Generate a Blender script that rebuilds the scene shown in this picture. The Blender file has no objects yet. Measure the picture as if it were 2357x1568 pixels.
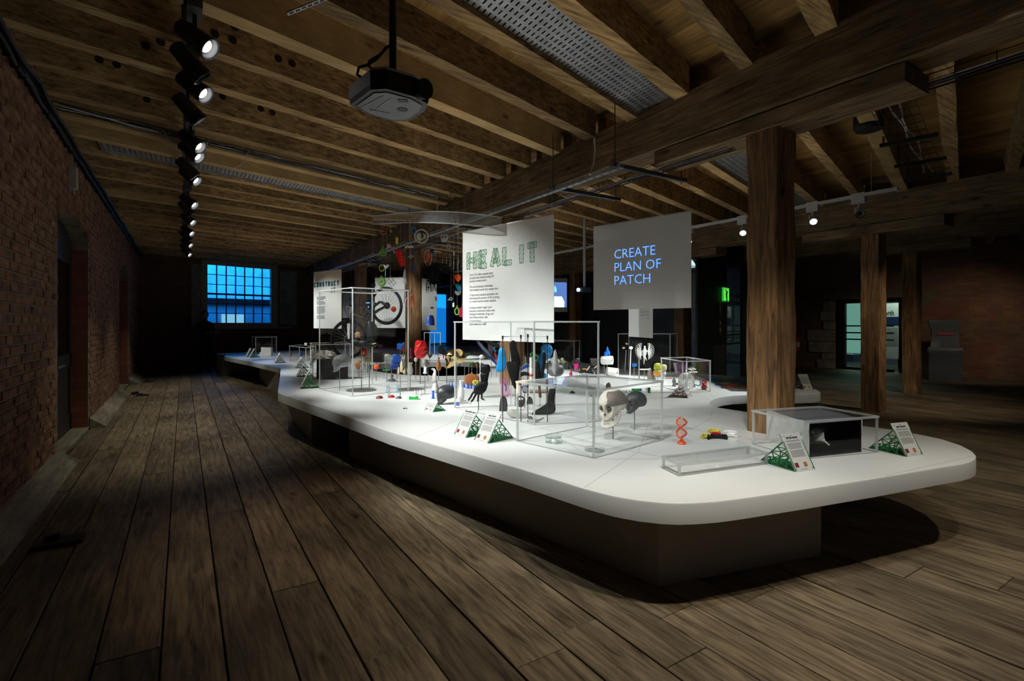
import bpy, bmesh, math, random
from mathutils import Vector, Matrix
random.seed(7)
PI = math.pi
SC = bpy.context.scene
COL = SC.collection
# ------------------------------------------------------------------ camera, world, lights, exposure
F, CX, CY, EYE = 1190.0, 1178.5, 745.0, 1.55
YAW = math.radians(32.44)
SN, CS = math.sin(YAW), math.cos(YAW)
cam_data = bpy.data.cameras.new('camera'); cam = bpy.data.objects.new('camera', cam_data); COL.objects.link(cam)
cam.location = (0, 0, EYE); cam.rotation_euler = (PI/2, 0, -YAW)
cam_data.sensor_width = 36; cam_data.lens = 36*F/2357; cam_data.shift_y = -(784-CY)/2357*-1*-1
cam_data.clip_start = .05; cam_data.clip_end = 200
SC.camera = cam
SC.view_settings.view_transform = 'Standard'; SC.view_settings.look = 'None'
SC.view_settings.exposure = 0.7; SC.view_settings.gamma = 1; SC.view_settings.use_curve_mapping = False
w = bpy.data.worlds.new('World'); SC.world = w; w.use_nodes = True
w.node_tree.nodes['Background'].inputs[0].default_value = (.50, .55, .7, 1)
w.node_tree.nodes['Background'].inputs[1].default_value = .018
SC.cycles.max_bounces = 10; SC.cycles.transparent_max_bounces = 48; SC.cycles.glossy_bounces = 4
SC.cycles.sample_clamp_indirect = 4

def spot(loc, target, energy, deg, blend=.6, radius=.04, col=(1, .97, .92)):
    l = bpy.data.lights.new('spot_light', 'SPOT'); l.energy = energy; l.spot_size = math.radians(deg); l.spot_blend = blend
    l.shadow_soft_size = radius; l.color = col
    o = bpy.data.objects.new('spot_light', l); COL.objects.link(o); o.location = loc
    o.rotation_euler = (Vector(target)-Vector(loc)).to_track_quat('-Z', 'Y').to_euler()
    return o
def area(loc, target, energy, sx, sy, col=(1, 1, 1), spread=180):
    l = bpy.data.lights.new('area_light', 'AREA'); l.energy = energy; l.shape = 'RECTANGLE'; l.size = sx; l.size_y = sy; l.color = col
    l.spread = math.radians(spread)
    o = bpy.data.objects.new('area_light', l); COL.objects.link(o); o.location = loc
    o.rotation_euler = (Vector(target)-Vector(loc)).to_track_quat('-Z', 'Y').to_euler()
    return o
# added spots over the front of the table, above the frame, without fixtures
WARM, COOL = (1, .84, .66), (.95, 1, .985)
spot((2.3, 1.3, 3.7), (3.0, 2.6, .6), 66, 70, .8, .03, COOL)
spot((1.2, 2.0, 3.7), (2.9, 3.3, .6), 120, 58, .7, .03, COOL)
spot((3.9, .9, 3.6), (4.3, 1.7, .6), 30, 66, .8, .03, COOL)
spot((2.0, 1.0, 3.7), (1.85, 1.35, 0), 150, 64, .9, .04, (1, .90, .76))
spot((3.7, .4, 3.7), (3.7, .6, 0), 95, 70, .9, .04, (1, .90, .76))
spot((1.0, 3.2, 3.7), (1.05, 3.9, 0), 70, 50, .9, .04, (1, .82, .62))
# spots on the left track
for yy, tx, ty, en in [(3.9, 2.6, 4.3, 140), (4.65, 3.2, 4.3, 120), (6.1, 2.9, 6.2, 190), (6.45, 4.6, 5.6, 230), (7.5, 2.9, 7.4, 190), (9.04, 4.3, 8.4, 230),
                       (10.6, 3.0, 10.8, 150), (12.0, 4.2, 12.4, 170), (13.5, 3.0, 14.0, 110), (15, 3, 16.5, 80)]:
    spot((.30, yy, 3.22), (tx, ty, .6), en*1.25, 54, .7, .03, COOL)
# pools on the boards of the left aisle
for yy, en in [(7.4, 36), (9.6, 46), (12.0, 44), (15, 44)]:
    spot((.30, yy, 3.15), (-.05, yy+.5, 0), en*1.8, 82, .9, .04, (1, .98, .80))
# spots on the right track
for yy, tx, ty, en in [(3.6, 5.6, 4.8, 110), (4.7, 6.2, 6.0, 170), (6.0, 5.8, 6.6, 170), (7.8, 5.4, 8.2, 150), (10.2, 6, 11, 170), (12.2, 6.2, 13.4, 170)]:
    spot((7.50, yy, 2.95), (tx, ty, .6), en*1.7, 50, .7, .03, COOL)
spot((5.6, .2, 3.7), (5.5, .5, 0), 80, 74, .9, .05, (1, .88, .7))  # this and the next: added floor spots, off the track, no fixtures
spot((7.4, 1.9, 3.3), (7.7, 2.4, 0), 60, 80, .9, .05, (1, .92, .74))
# wash on the right aisle, wall and posts
spot((10.8, 2.0, 3.5), (12.0, 5.0, 0), 120, 74, .9, .05, WARM)
spot((15.0, 2.6, 3.5), (19, 6.2, .7), 110, 56, .9, .05, WARM)
spot((2.6, 1.6, 3.6), (4.3, 2.6, .95), 55, 26, .9, .03, WARM)
spot((8.4, 2.6, 3.1), (10.3, 4.3, 1.6), 34, 36, .9, .03, WARM)
# added spots, without fixtures, to brighten the white hanging panels at the back
spot((3.0, 8.2, 3.2), (3.95, 11.2, 1.9), 190, 30, .8, .03, COOL)
spot((4.2, 8.0, 3.2), (4.9, 10.9, 1.9), 120, 24, .8, .03, COOL)
# added unseen uplights among the exhibits, standing in for table bounce on the timbers
for x, y, en in [(2.3, 3.6, 16), (2.3, 5.8, 17), (2.0, 8.0, 18), (2.0, 10.3, 18), (2.2, 12.8, 18), (2.2, 15.5, 18), (6.2, 5.0, 15), (6.6, 7.5, 18), (6.6, 10.5, 18), (6.8, 14, 18)]:
    spot((x, y, .9), (x-.15, y-.25, 4), en, 104, 1, .02, (1, .66, .36))

# ------------------------------------------------------------------ survey: a point of the photograph on a plane of the room
def ray(u, v):
    r = (u-CX)/F
    return (SN+CS*r, CS-SN*r, (CY-v)/F)
def at_z(u, v, z=.6):
    d = ray(u, v); t = (z-EYE)/d[2]
    return Vector((d[0]*t, d[1]*t, z))
def at_d(u, v, t):
    d = ray(u, v); return Vector((d[0]*t, d[1]*t, EYE+d[2]*t))
def at_x(u, v, x):
    d = ray(u, v); t = x/d[0]; return Vector((x, d[1]*t, EYE+d[2]*t))
def depth(p): return p[0]*SN+p[1]*CS
TZ = .6
RV = Vector((CS, -SN, 0)); FV = Vector((SN, CS, 0)); UP = Vector((0, 0, 1))

# ------------------------------------------------------------------ materials
MATS = {}
def _new(name):
    m = bpy.data.materials.new(name); m.use_nodes = True
    nt = m.node_tree; b = nt.nodes['Principled BSDF']
    return m, nt, b
def mat(name, col, rough=.5, metal=0, var=.08, scale=14, bump=0, coat=0, emit=None, es=0, spec=.5):
    if name in MATS: return MATS[name]
    m, nt, b = _new(name)
    n = nt.nodes.new('ShaderNodeTexNoise'); n.inputs['Scale'].default_value = scale; n.inputs['Detail'].default_value = 4
    tc = nt.nodes.new('ShaderNodeTexCoord'); nt.links.new(tc.outputs['Object'], n.inputs['Vector'])
    r = nt.nodes.new('ShaderNodeValToRGB'); nt.links.new(n.outputs['Fac'], r.inputs[0])
    r.color_ramp.elements[0].position = .3; r.color_ramp.elements[1].position = .7
    r.color_ramp.elements[0].color = (*[c*(1-var) for c in col], 1); r.color_ramp.elements[1].color = (*[min(1, c*(1+var)) for c in col], 1)
    nt.links.new(r.outputs[0], b.inputs['Base Color'])
    b.inputs['Roughness'].default_value = rough; b.inputs['Metallic'].default_value = metal; b.inputs['Coat Weight'].default_value = coat
    b.inputs['Specular IOR Level'].default_value = spec
    if bump:
        bp = nt.nodes.new('ShaderNodeBump'); bp.inputs['Strength'].default_value = bump; bp.inputs['Distance'].default_value = .01
        nt.links.new(n.outputs['Fac'], bp.inputs['Height']); nt.links.new(bp.outputs[0], b.inputs['Normal'])
    if emit:
        b.inputs['Emission Color'].default_value = (*emit, 1); b.inputs['Emission Strength'].default_value = es
    MATS[name] = m; return m
def wood(name, c1, c2, axis='Y', rough=.75, fine=1.0, bump=.35, knots=True, spread=.35):
    if name in MATS: return MATS[name]
    m, nt, b = _new(name); N = nt.nodes.new; L = nt.links.new
    tc = N('ShaderNodeTexCoord'); oi = N('ShaderNodeObjectInfo')
    mp = N('ShaderNodeMapping'); s = {'X': (1.1, 13, 13), 'Y': (13, 1.1, 13), 'Z': (13, 13, 1.1)}[axis]
    mp.inputs['Scale'].default_value = [k*fine for k in s]
    geo = N('ShaderNodeNewGeometry')
    ad = N('ShaderNodeVectorMath'); ad.operation = 'ADD'; cb = N('ShaderNodeCombineXYZ')
    mu = N('ShaderNodeMath'); mu.operation = 'MULTIPLY'; mu.inputs[1].default_value = 37
    L(oi.outputs['Random'], mu.inputs[0]); L(mu.outputs[0], cb.inputs[0]); L(mu.outputs[0], cb.inputs[1]); L(mu.outputs[0], cb.inputs[2])
    L(geo.outputs['Position'], ad.inputs[0]); L(cb.outputs[0], ad.inputs[1]); L(ad.outputs[0], mp.inputs[0])
    n = N('ShaderNodeTexNoise'); n.inputs['Scale'].default_value = 2.4; n.inputs['Detail'].default_value = 9; n.inputs['Roughness'].default_value = .65
    n.inputs['Distortion'].default_value = .6
    L(mp.outputs[0], n.inputs['Vector'])
    r = N('ShaderNodeValToRGB'); L(n.outputs['Fac'], r.inputs[0])
    e = r.color_ramp.elements; e[0].position = .32; e[0].color = (*c1, 1); e[1].position = .68; e[1].color = (*c2, 1)
    n2 = N('ShaderNodeTexNoise'); n2.inputs['Scale'].default_value = 1.7; n2.inputs['Detail'].default_value = 3; L(ad.outputs[0], n2.inputs['Vector'])
    r2 = N('ShaderNodeValToRGB'); L(n2.outputs['Fac'], r2.inputs[0]); r2.color_ramp.elements[0].position = .3; r2.color_ramp.elements[1].position = .7
    r2.color_ramp.elements[0].color = (.62, .62, .62, 1); r2.color_ramp.elements[1].color = (1.1, 1.1, 1.1, 1)
    mx = N('ShaderNodeMix'); mx.data_type = 'RGBA'; mx.blend_type = 'MULTIPLY'; mx.inputs[0].default_value = 1
    L(r.outputs[0], mx.inputs[6]); L(r2.outputs[0], mx.inputs[7])
    last = mx.outputs[2]
    if knots:
        mp2 = N('ShaderNodeMapping'); k = {'X': (1.6, 4, 4), 'Y': (4, 1.6, 4), 'Z': (4, 4, 1.6)}[axis]; mp2.inputs['Scale'].default_value = k
        L(ad.outputs[0], mp2.inputs[0]); vo = N('ShaderNodeTexVoronoi'); vo.inputs['Scale'].default_value = 1.0; L(mp2.outputs[0], vo.inputs['Vector'])
        rk = N('ShaderNodeValToRGB'); L(vo.outputs['Distance'], rk.inputs[0]); q = rk.color_ramp.elements
        q[0].position = .06; q[0].color = (.25, .2, .17, 1); q[1].position = .13; q[1].color = (1, 1, 1, 1)
        m3 = N('ShaderNodeMix'); m3.data_type = 'RGBA'; m3.blend_type = 'MULTIPLY'; m3.inputs[0].default_value = .8
        L(last, m3.inputs[6]); L(rk.outputs[0], m3.inputs[7]); last = m3.outputs[2]
    mr = N('ShaderNodeMapRange'); mr.inputs[3].default_value = 1-spread; mr.inputs[4].default_value = 1+spread*.6; L(oi.outputs['Random'], mr.inputs[0])
    hs = N('ShaderNodeHueSaturation'); L(mr.outputs[0], hs.inputs['Value']); L(last, hs.inputs['Color']); L(hs.outputs[0], b.inputs['Base Color'])
    b.inputs['Roughness'].default_value = rough; b.inputs['Specular IOR Level'].default_value = .3
    bp = N('ShaderNodeBump'); bp.inputs['Strength'].default_value = bump; bp.inputs['Distance'].default_value = .012
    L(n.outputs['Fac'], bp.inputs['Height']); L(bp.outputs[0], b.inputs['Normal'])
    MATS[name] = m; return m
def brickmat(name, c1, c2, cm, sx=1, swap=False, scale=4.2):
    if name in MATS: return MATS[name]
    m, nt, b = _new(name); N = nt.nodes.new; L = nt.links.new
    geo = N('ShaderNodeNewGeometry'); sp = N('ShaderNodeSeparateXYZ'); cb = N('ShaderNodeCombineXYZ'); L(geo.outputs['Position'], sp.inputs[0])
    L(sp.outputs['Y' if swap else 'X'], cb.inputs[0]); L(sp.outputs['Z'], cb.inputs[1])
    br = N('ShaderNodeTexBrick'); br.inputs['Scale'].default_value = scale; br.inputs['Mortar Size'].default_value = .03
    br.inputs['Brick Width'].default_value = 1.0; br.inputs['Row Height'].default_value = .36
    br.inputs['Color1'].default_value = (*c1, 1); br.inputs['Color2'].default_value = (*c2, 1); br.inputs['Mortar'].default_value = (*cm, 1)
    L(cb.outputs[0], br.inputs['Vector'])
    n = N('ShaderNodeTexNoise'); n.inputs['Scale'].default_value = 1.6; n.inputs['Detail'].default_value = 6; L(geo.outputs['Position'], n.inputs['Vector'])
    mx = N('ShaderNodeMix'); mx.data_type = 'RGBA'; mx.blend_type = 'MULTIPLY'; mx.inputs[0].default_value = .8
    L(br.outputs['Color'], mx.inputs[6]); L(n.outputs['Color'], mx.inputs[7]); L(mx.outputs[2], b.inputs['Base Color'])
    b.inputs['Roughness'].default_value = .9
    bp = N('ShaderNodeBump'); bp.invert = True; bp.inputs['Strength'].default_value = .6; bp.inputs['Distance'].default_value = .02
    L(br.outputs['Fac'], bp.inputs['Height']); L(bp.outputs[0], b.inputs['Normal'])
    MATS[name] = m; return m
def sheet(name, tint=(1, 1, 1), refl=1.0, diff=0.0, rough=.0, boost=0.0):
    """clear acrylic or glass sheet: see-through with a Fresnel reflection, the same for every ray"""
    if name in MATS: return MATS[name]
    m = bpy.data.materials.new(name); m.use_nodes = True; nt = m.node_tree; nt.nodes.clear(); N = nt.nodes.new; L = nt.links.new
    out = N('ShaderNodeOutputMaterial'); tr = N('ShaderNodeBsdfTransparent'); tr.inputs[0].default_value = (*tint, 1)
    gl = N('ShaderNodeBsdfGlossy'); gl.inputs['Roughness'].default_value = rough
    fr = N('ShaderNodeFresnel'); fr.inputs[0].default_value = 1.45
    # the same Fresnel on both faces of the sheet
    geo = N('ShaderNodeNewGeometry'); dt = N('ShaderNodeVectorMath'); dt.operation = 'DOT_PRODUCT'
    L(geo.outputs['Incoming'], dt.inputs[0]); L(geo.outputs['Normal'], dt.inputs[1])
    ab = N('ShaderNodeMath'); ab.operation = 'ABSOLUTE'; L(dt.outputs['Value'], ab.inputs[0])
    om = N('ShaderNodeMath'); om.operation = 'SUBTRACT'; om.inputs[0].default_value = 1; L(ab.outputs[0], om.inputs[1])
    pw = N('ShaderNodeMath'); pw.operation = 'POWER'; pw.inputs[1].default_value = 5; L(om.outputs[0], pw.inputs[0])
    ma = N('ShaderNodeMath'); ma.operation = 'MULTIPLY_ADD'; ma.inputs[1].default_value = .9*refl; ma.inputs[2].default_value = .03*refl+boost; L(pw.outputs[0], ma.inputs[0])
    nt.nodes.remove(fr)
    mx = N('ShaderNodeMixShader'); L(ma.outputs[0], mx.inputs[0]); L(tr.outputs[0], mx.inputs[1]); L(gl.outputs[0], mx.inputs[2])
    last = mx.outputs[0]
    if diff:
        df = N('ShaderNodeBsdfTranslucent'); df.inputs[0].default_value = (.9, .93, .92, 1); d2 = N('ShaderNodeBsdfDiffuse'); d2.inputs[0].default_value = (.9, .93, .92, 1)
        ms = N('ShaderNodeMixShader'); ms.inputs[0].default_value = .5; L(df.outputs[0], ms.inputs[1]); L(d2.outputs[0], ms.inputs[2])
        m2 = N('ShaderNodeMixShader'); m2.inputs[0].default_value = diff; L(last, m2.inputs[1]); L(ms.outputs[0], m2.inputs[2]); last = m2.outputs[0]
    L(last, out.inputs[0]); MATS[name] = m; return m
def glow(name, col, st):
    if name in MATS: return MATS[name]
    m = bpy.data.materials.new(name); m.use_nodes = True; nt = m.node_tree; nt.nodes.clear()
    o = nt.nodes.new('ShaderNodeOutputMaterial'); e = nt.nodes.new('ShaderNodeEmission'); e.inputs[0].default_value = (*col, 1); e.inputs[1].default_value = st
    nt.links.new(e.outputs[0], o.inputs[0]); MATS[name] = m; return m

M_FLOOR = wood('floor_board_wood', (.052, .037, .021), (.27, .205, .125), 'Y', .62, 1, .3, True, .35)
M_JOIST = wood('joist_pine', (.13, .072, .026), (.60, .41, .19), 'X', .8, .9, .3, True, .4)
M_DECK = wood('deck_pine', (.24, .13, .04), (.46, .29, .10), 'Y', .8, .8, .2, True, .3)
M_BEAM = wood('beam_oak', (.06, .036, .018), (.30, .20, .10), 'Y', .8, .8, .5, True, .15)
M_POST = wood('post_oak', (.06, .028, .010), (.36, .20, .085), 'Z', .75, .9, .6, True, .15)
M_BOARD = wood('skirting_wood', (.10, .085, .06), (.28, .24, .17), 'Y', .7, .8, .2, False, .2)
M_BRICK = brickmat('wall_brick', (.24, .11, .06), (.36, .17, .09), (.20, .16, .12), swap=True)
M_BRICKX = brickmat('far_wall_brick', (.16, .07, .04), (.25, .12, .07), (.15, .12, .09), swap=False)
M_REV = brickmat('reveal_brick', (.26, .07, .035), (.36, .11, .055), (.16, .10, .08), swap=False)
M_MORTAR = mat('lime_mortar', (.15, .12, .085), .95, var=.25, scale=9)
def brick_piece_mat():
    m, nt, b = _new('brick_clay'); N = nt.nodes.new; L = nt.links.new
    oi = N('ShaderNodeObjectInfo'); geo = N('ShaderNodeNewGeometry')
    mp = N('ShaderNodeMapping'); mp.inputs['Scale'].default_value = (1, 4.25, 11.7); L(geo.outputs['Position'], mp.inputs[0])
    wn = N('ShaderNodeTexNoise'); wn.inputs['Scale'].default_value = .9; wn.inputs['Detail'].default_value = 1; L(mp.outputs[0], wn.inputs['Vector'])
    r = N('ShaderNodeValToRGB'); L(wn.outputs['Fac'], r.inputs[0]); e = r.color_ramp.elements
    e[0].position = .3; e[0].color = (.10, .038, .018, 1); e[1].position = .72; e[1].color = (.29, .145, .075, 1)
    n = N('ShaderNodeTexNoise'); n.inputs['Scale'].default_value = 26; n.inputs['Detail'].default_value = 5; L(geo.outputs['Position'], n.inputs['Vector'])
    r2 = N('ShaderNodeValToRGB'); L(n.outputs['Fac'], r2.inputs[0]); r2.color_ramp.elements[0].color = (.55, .55, .55, 1); r2.color_ramp.elements[1].color = (1.1, 1.1, 1.1, 1)
    mx = N('ShaderNodeMix'); mx.data_type = 'RGBA'; mx.blend_type = 'MULTIPLY'; mx.inputs[0].default_value = .8
    L(r.outputs[0], mx.inputs[6]); L(r2.outputs[0], mx.inputs[7]); L(mx.outputs[2], b.inputs['Base Color']); b.inputs['Roughness'].default_value = .9
    bp = N('ShaderNodeBump'); bp.inputs['Strength'].default_value = .5; bp.inputs['Distance'].default_value = .01; L(n.outputs['Fac'], bp.inputs['Height']); L(bp.outputs[0], b.inputs['Normal'])
    return m
M_CLAY = brick_piece_mat()
M_WHITE = mat('white_solid_surface', (.70, .71, .69), .34, var=.02, scale=3, spec=.45)
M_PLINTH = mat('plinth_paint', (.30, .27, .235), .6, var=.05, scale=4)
M_ACR = sheet('acrylic_sheet', (.997, .999, .998), .55)
M_EDGE = sheet('acrylic_edge', (.95, .98, .97), 1.0, diff=.42, boost=.25, rough=.08)
M_BLACK = mat('black_plastic', (.009, .009, .010), .5, spec=.35)
M_BLKM = mat('black_metal', (.02, .02, .02), .45, .3)
M_STEEL = mat('brushed_steel', (.42, .42, .41), .35, .9, var=.1)
M_ROD = mat('mount_rod_steel', (.32, .31, .29), .4, .7)
M_GALV = mat('galvanised_steel', (.30, .32, .34), .45, .7, var=.2)
M_PLWH = mat('white_nylon_print', (.86, .86, .83), .55)
M_PAPER = mat('white_printed_board', (.60, .60, .575), .7, var=.01)
M_INK = mat('dark_ink', (.03, .03, .03), .8)
M_GINK = mat('grey_ink', (.33, .34, .33), .8)
M_GREEN = mat('green_print', (.012, .15, .045), .5)
M_TEAL = mat('teal_print', (.02, .11, .10), .5)
M_BROWN = mat('brown_print', (.09, .04, .018), .6)
def C(name, r, g, b, rough=.45, **k):
    if max(r, g, b) < .03 and 'spec' not in k: k['spec'] = .22; rough = max(rough, .5)
    return mat(name, (r, g, b), rough, **k)
RED = C('red_print', .62, .01, .012); ORANGE = C('orange_print', .85, .09, .01); BLUE = C('blue_print', .01, .10, .50); SKY = C('cyan_print', .01, .26, .62)
LIME = C('lime_print', .18, .42, .03); GRN2 = C('bright_green_print', .03, .55, .10); YEL = C('yellow_print', .62, .55, .08); PINK = C('magenta_print', .75, .01, .22)
GREY = C('grey_print', .11, .11, .11); LGREY = C('light_grey_print', .45, .44, .42); DGREY = C('dark_grey_print', .018, .019, .021); BEIGE = C('beige_print', .42, .36, .28)
OCHRE = C('ochre_print', .42, .16, .03); PURP = C('purple_print', .20, .02, .25); MAROON = C('maroon_print', .20, .02, .025); CREAM = C('cream_print', .60, .52, .32)
GOLD = mat('gold_plate', (.70, .50, .24), .16, 1.0, var=.1); CHROME = mat('chrome', (.7, .7, .7), .08, 1.0)
TITAN = mat('perforated_titanium', (.23, .19, .165), .6, .2); BONE = mat('bone_white', (.72, .67, .58), .6, var=.08, bump=.2)
CLEAR = sheet('clear_resin', (.72, .75, .75), 2.6, diff=.16, rough=.04, boost=.10)
GLASS = sheet('petri_glass', (.96, .985, .975), 1.2, boost=.02)
SMOKE = sheet('dark_glazing', (.55, .62, .68), 1.0)
PINKNET = C('pink_mesh_print', .55, .20, .38)

# ------------------------------------------------------------------ mesh building
class B:
    def __init__(s, k=1.0): s.v = []; s.f = []; s.k = k
    def add(s, vs, fs):
        n = len(s.v); s.v += [tuple(p) for p in vs]; s.f += [tuple(i+n for i in f) for f in fs]; return s
    def box(s, x0, y0, z0, x1, y1, z1):
        return s.add([(x0,y0,z0),(x1,y0,z0),(x1,y1,z0),(x0,y1,z0),(x0,y0,z1),(x1,y0,z1),(x1,y1,z1),(x0,y1,z1)],
                     [(0,3,2,1),(4,5,6,7),(0,1,5,4),(1,2,6,5),(2,3,7,6),(3,0,4,7)])
    def hexa(s, p):   # 8 points, bottom 4 then top 4
        return s.add(p, [(0,3,2,1),(4,5,6,7),(0,1,5,4),(1,2,6,5),(2,3,7,6),(3,0,4,7)])
    def bar(s, a, b, w, h=None, up=(0, 0, 1)):
        h = h or w; a = Vector(a); b = Vector(b); d = (b-a)
        if d.length < 1e-9: return s
        d.normalize(); up = Vector(up)
        if abs(d.dot(up)) > .98: up = Vector((1, 0, 0))
        x = d.cross(up).normalized(); y = x.cross(d).normalized(); x = x*w/2; y = y*h/2
        return s.hexa([a-x-y, a+x-y, a+x+y, a-x+y, b-x-y, b+x-y, b+x+y, b-x+y])
    def cyl(s, a, b, r, r2=None, n=12, cap=True):
        a = Vector(a); b = Vector(b); r2 = r if r2 is None else r2; d = (b-a).normalized()
        up = Vector((0, 0, 1)) if abs(d.z) < .98 else Vector((1, 0, 0))
        x = d.cross(up).normalized(); y = d.cross(x).normalized()
        vs = [a+(x*math.cos(2*PI*i/n)+y*math.sin(2*PI*i/n))*r for i in range(n)]+[b+(x*math.cos(2*PI*i/n)+y*math.sin(2*PI*i/n))*r2 for i in range(n)]
        fs = [(i, (i+1) % n, n+(i+1) % n, n+i) for i in range(n)]
        if cap: fs += [tuple(range(n-1, -1, -1)), tuple(range(n, 2*n))]
        return s.add(vs, fs)
    def tube(s, pts, r, n=6, closed=False, r_end=None):
        pts = [Vector(p) for p in pts]; m = len(pts); rings = []; px = None
        for i, p in enumerate(pts):
            q0 = pts[(i-1) % m] if (closed or i) else p; q1 = pts[(i+1) % m] if (closed or i < m-1) else p
            d = (q1-q0)
            if d.length < 1e-9: d = Vector((0, 0, 1))
            d.normalize()
            if px is None:
                up = Vector((0, 0, 1)) if abs(d.z) < .9 else Vector((1, 0, 0)); px = d.cross(up).normalized()
            px = (px-d*px.dot(d)).normalized(); y = d.cross(px)
            rr = r if r_end is None else r+(r_end-r)*i/(m-1)
            rings.append([p+(px*math.cos(2*PI*j/n)+y*math.sin(2*PI*j/n))*rr for j in range(n)])
        vs = [q for g in rings for q in g]; fs = []
        for i in range(m if closed else m-1):
            a = i*n; b = ((i+1) % m)*n
            fs += [(a+j, a+(j+1) % n, b+(j+1) % n, b+j) for j in range(n)]
        if not closed: fs += [tuple(range(n-1, -1, -1)), tuple(range((m-1)*n, m*n))]
        return s.add(vs, fs)
    def lathe(s, prof, cx=0, cy=0, n=20, sq=1.0):
        vs = []; fs = []; m = len(prof)
        for r, z in prof:
            for j in range(n): vs.append((cx+r*math.cos(2*PI*j/n), cy+r*sq*math.sin(2*PI*j/n), z))
        for i in range(m-1): fs += [(i*n+j, i*n+(j+1) % n, (i+1)*n+(j+1) % n, (i+1)*n+j) for j in range(n)]
        fs += [tuple(range(n-1, -1, -1)), tuple(range((m-1)*n, m*n))]
        return s.add(vs, fs)
    def ball(s, c, rx, ry=None, rz=None, n=14, m=9, fn=None):
        ry = rx if ry is None else ry; rz = rx if rz is None else rz; vs = []; fs = []
        for i in range(m+1):
            t = PI*i/m
            for j in range(n):
                p = 2*PI*j/n; d = (math.sin(t)*math.cos(p), math.sin(t)*math.sin(p), math.cos(t)); k = fn(d) if fn else 1
                vs.append((c[0]+d[0]*rx*k, c[1]+d[1]*ry*k, c[2]+d[2]*rz*k))
        for i in range(m): fs += [(i*n+j, (i+1)*n+j, (i+1)*n+(j+1) % n, i*n+(j+1) % n) for j in range(n)]
        return s.add(vs, fs)
    def prism(s, poly, y0, y1):      # polygon in x-z, extruded along y
        n = len(poly); vs = [(x, y0, z) for x, z in poly]+[(x, y1, z) for x, z in poly]
        ar = sum(poly[i][0]*poly[(i+1) % n][1]-poly[(i+1) % n][0]*poly[i][1] for i in range(n))
        if ar < 0: vs = [(x, y0, z) for x, z in poly[::-1]]+[(x, y1, z) for x, z in poly[::-1]]
        return s.add(vs, [tuple(range(n)), tuple(range(2*n-1, n-1, -1))]+[(i, n+i, n+(i+1) % n, (i+1) % n) for i in range(n)])
    def slab(s, poly, z0, z1):       # polygon in x-y, extruded along z
        n = len(poly); ar = sum(poly[i][0]*poly[(i+1) % n][1]-poly[(i+1) % n][0]*poly[i][1] for i in range(n))
        if ar < 0: poly = poly[::-1]
        vs = [(p[0], p[1], z0) for p in poly]+[(p[0], p[1], z1) for p in poly]
        return s.add(vs, [tuple(range(n-1, -1, -1)), tuple(range(n, 2*n))]+[(i, (i+1) % n, n+(i+1) % n, n+i) for i in range(n)])
    def ring(s, c, R, r, n=24, m=6, sz=1.0):   # ring standing in x-z
        return s.tube([(c[0]+R*math.cos(2*PI*i/n), c[1], c[2]+R*sz*math.sin(2*PI*i/n)) for i in range(n)], r, m, True)
    def mesh(s, name, m, smooth=False):
        me = bpy.data.meshes.new(name); k = s.k
        me.from_pydata([(a*k, b*k, c*k) for a, b, c in s.v], [], s.f)
        ms = m if isinstance(m, (list, tuple)) else [m]
        for q in ms: me.materials.append(q)
        if smooth:
            me.polygons.foreach_set('use_smooth', [True]*len(me.polygons))
            try: me.set_sharp_from_angle(angle=math.radians(40))
            except Exception: pass
        me.update(); return me
    def build(s, name, m, parent=None, smooth=False, loc=(0, 0, 0), rot=(0, 0, 0)):
        o = bpy.data.objects.new(name, s.mesh(name, m, smooth)); COL.objects.link(o); o.location = loc; o.rotation_euler = rot
        if parent: o.parent = parent
        return o
def tag(o, label=None, cat=None, group=None, kind=None):
    if label: o['label'] = label
    if cat: o['category'] = cat
    if group: o['group'] = group
    if kind: o['kind'] = kind
    return o
def empty(name, loc=(0, 0, 0), rz=0):
    o = bpy.data.objects.new(name, None); COL.objects.link(o); o.location = loc; o.rotation_euler = (0, 0, rz); o.empty_display_size = .1
    return o
def thing(name, label, cat, loc=(0, 0, 0), rz=0, group=None): return tag(empty(name, loc, rz), label, cat, group)
def copy_tree(o, parent=None):
    c = o.copy(); COL.objects.link(c); c.parent = parent
    for ch in o.children: copy_tree(ch, c)
    return c
def text_mesh(name, body, size, m, align='LEFT', extrude=0.0, space=1.0, bold=0.0, line=1.0):
    cu = bpy.data.curves.new(name, 'FONT'); cu.body = body; cu.size = size; cu.align_x = align; cu.extrude = extrude; cu.space_character = space
    cu.offset = bold; cu.space_line = line; cu.resolution_u = 2
    t = bpy.data.objects.new(name, cu); COL.objects.link(t); me = bpy.data.meshes.new_from_object(t); bpy.data.objects.remove(t)
    me.name = name; me.materials.clear(); me.materials.append(m)
    return me
def put(name, me, parent=None, loc=(0, 0, 0), rot=(0, 0, 0)):
    o = bpy.data.objects.new(name, me); COL.objects.link(o); o.location = loc; o.rotation_euler = rot
    if parent: o.parent = parent
    return o

# ================================================================== THE ROOM
XL, XR, ZJ, ZT, BX = -1.17, 19.0, 3.77, 4.08, 4.12
SK = .2937                                        # the joists and cross walls run at a slant across the room
def far_y(x): return 20.4+SK*(x+1.2)
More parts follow.
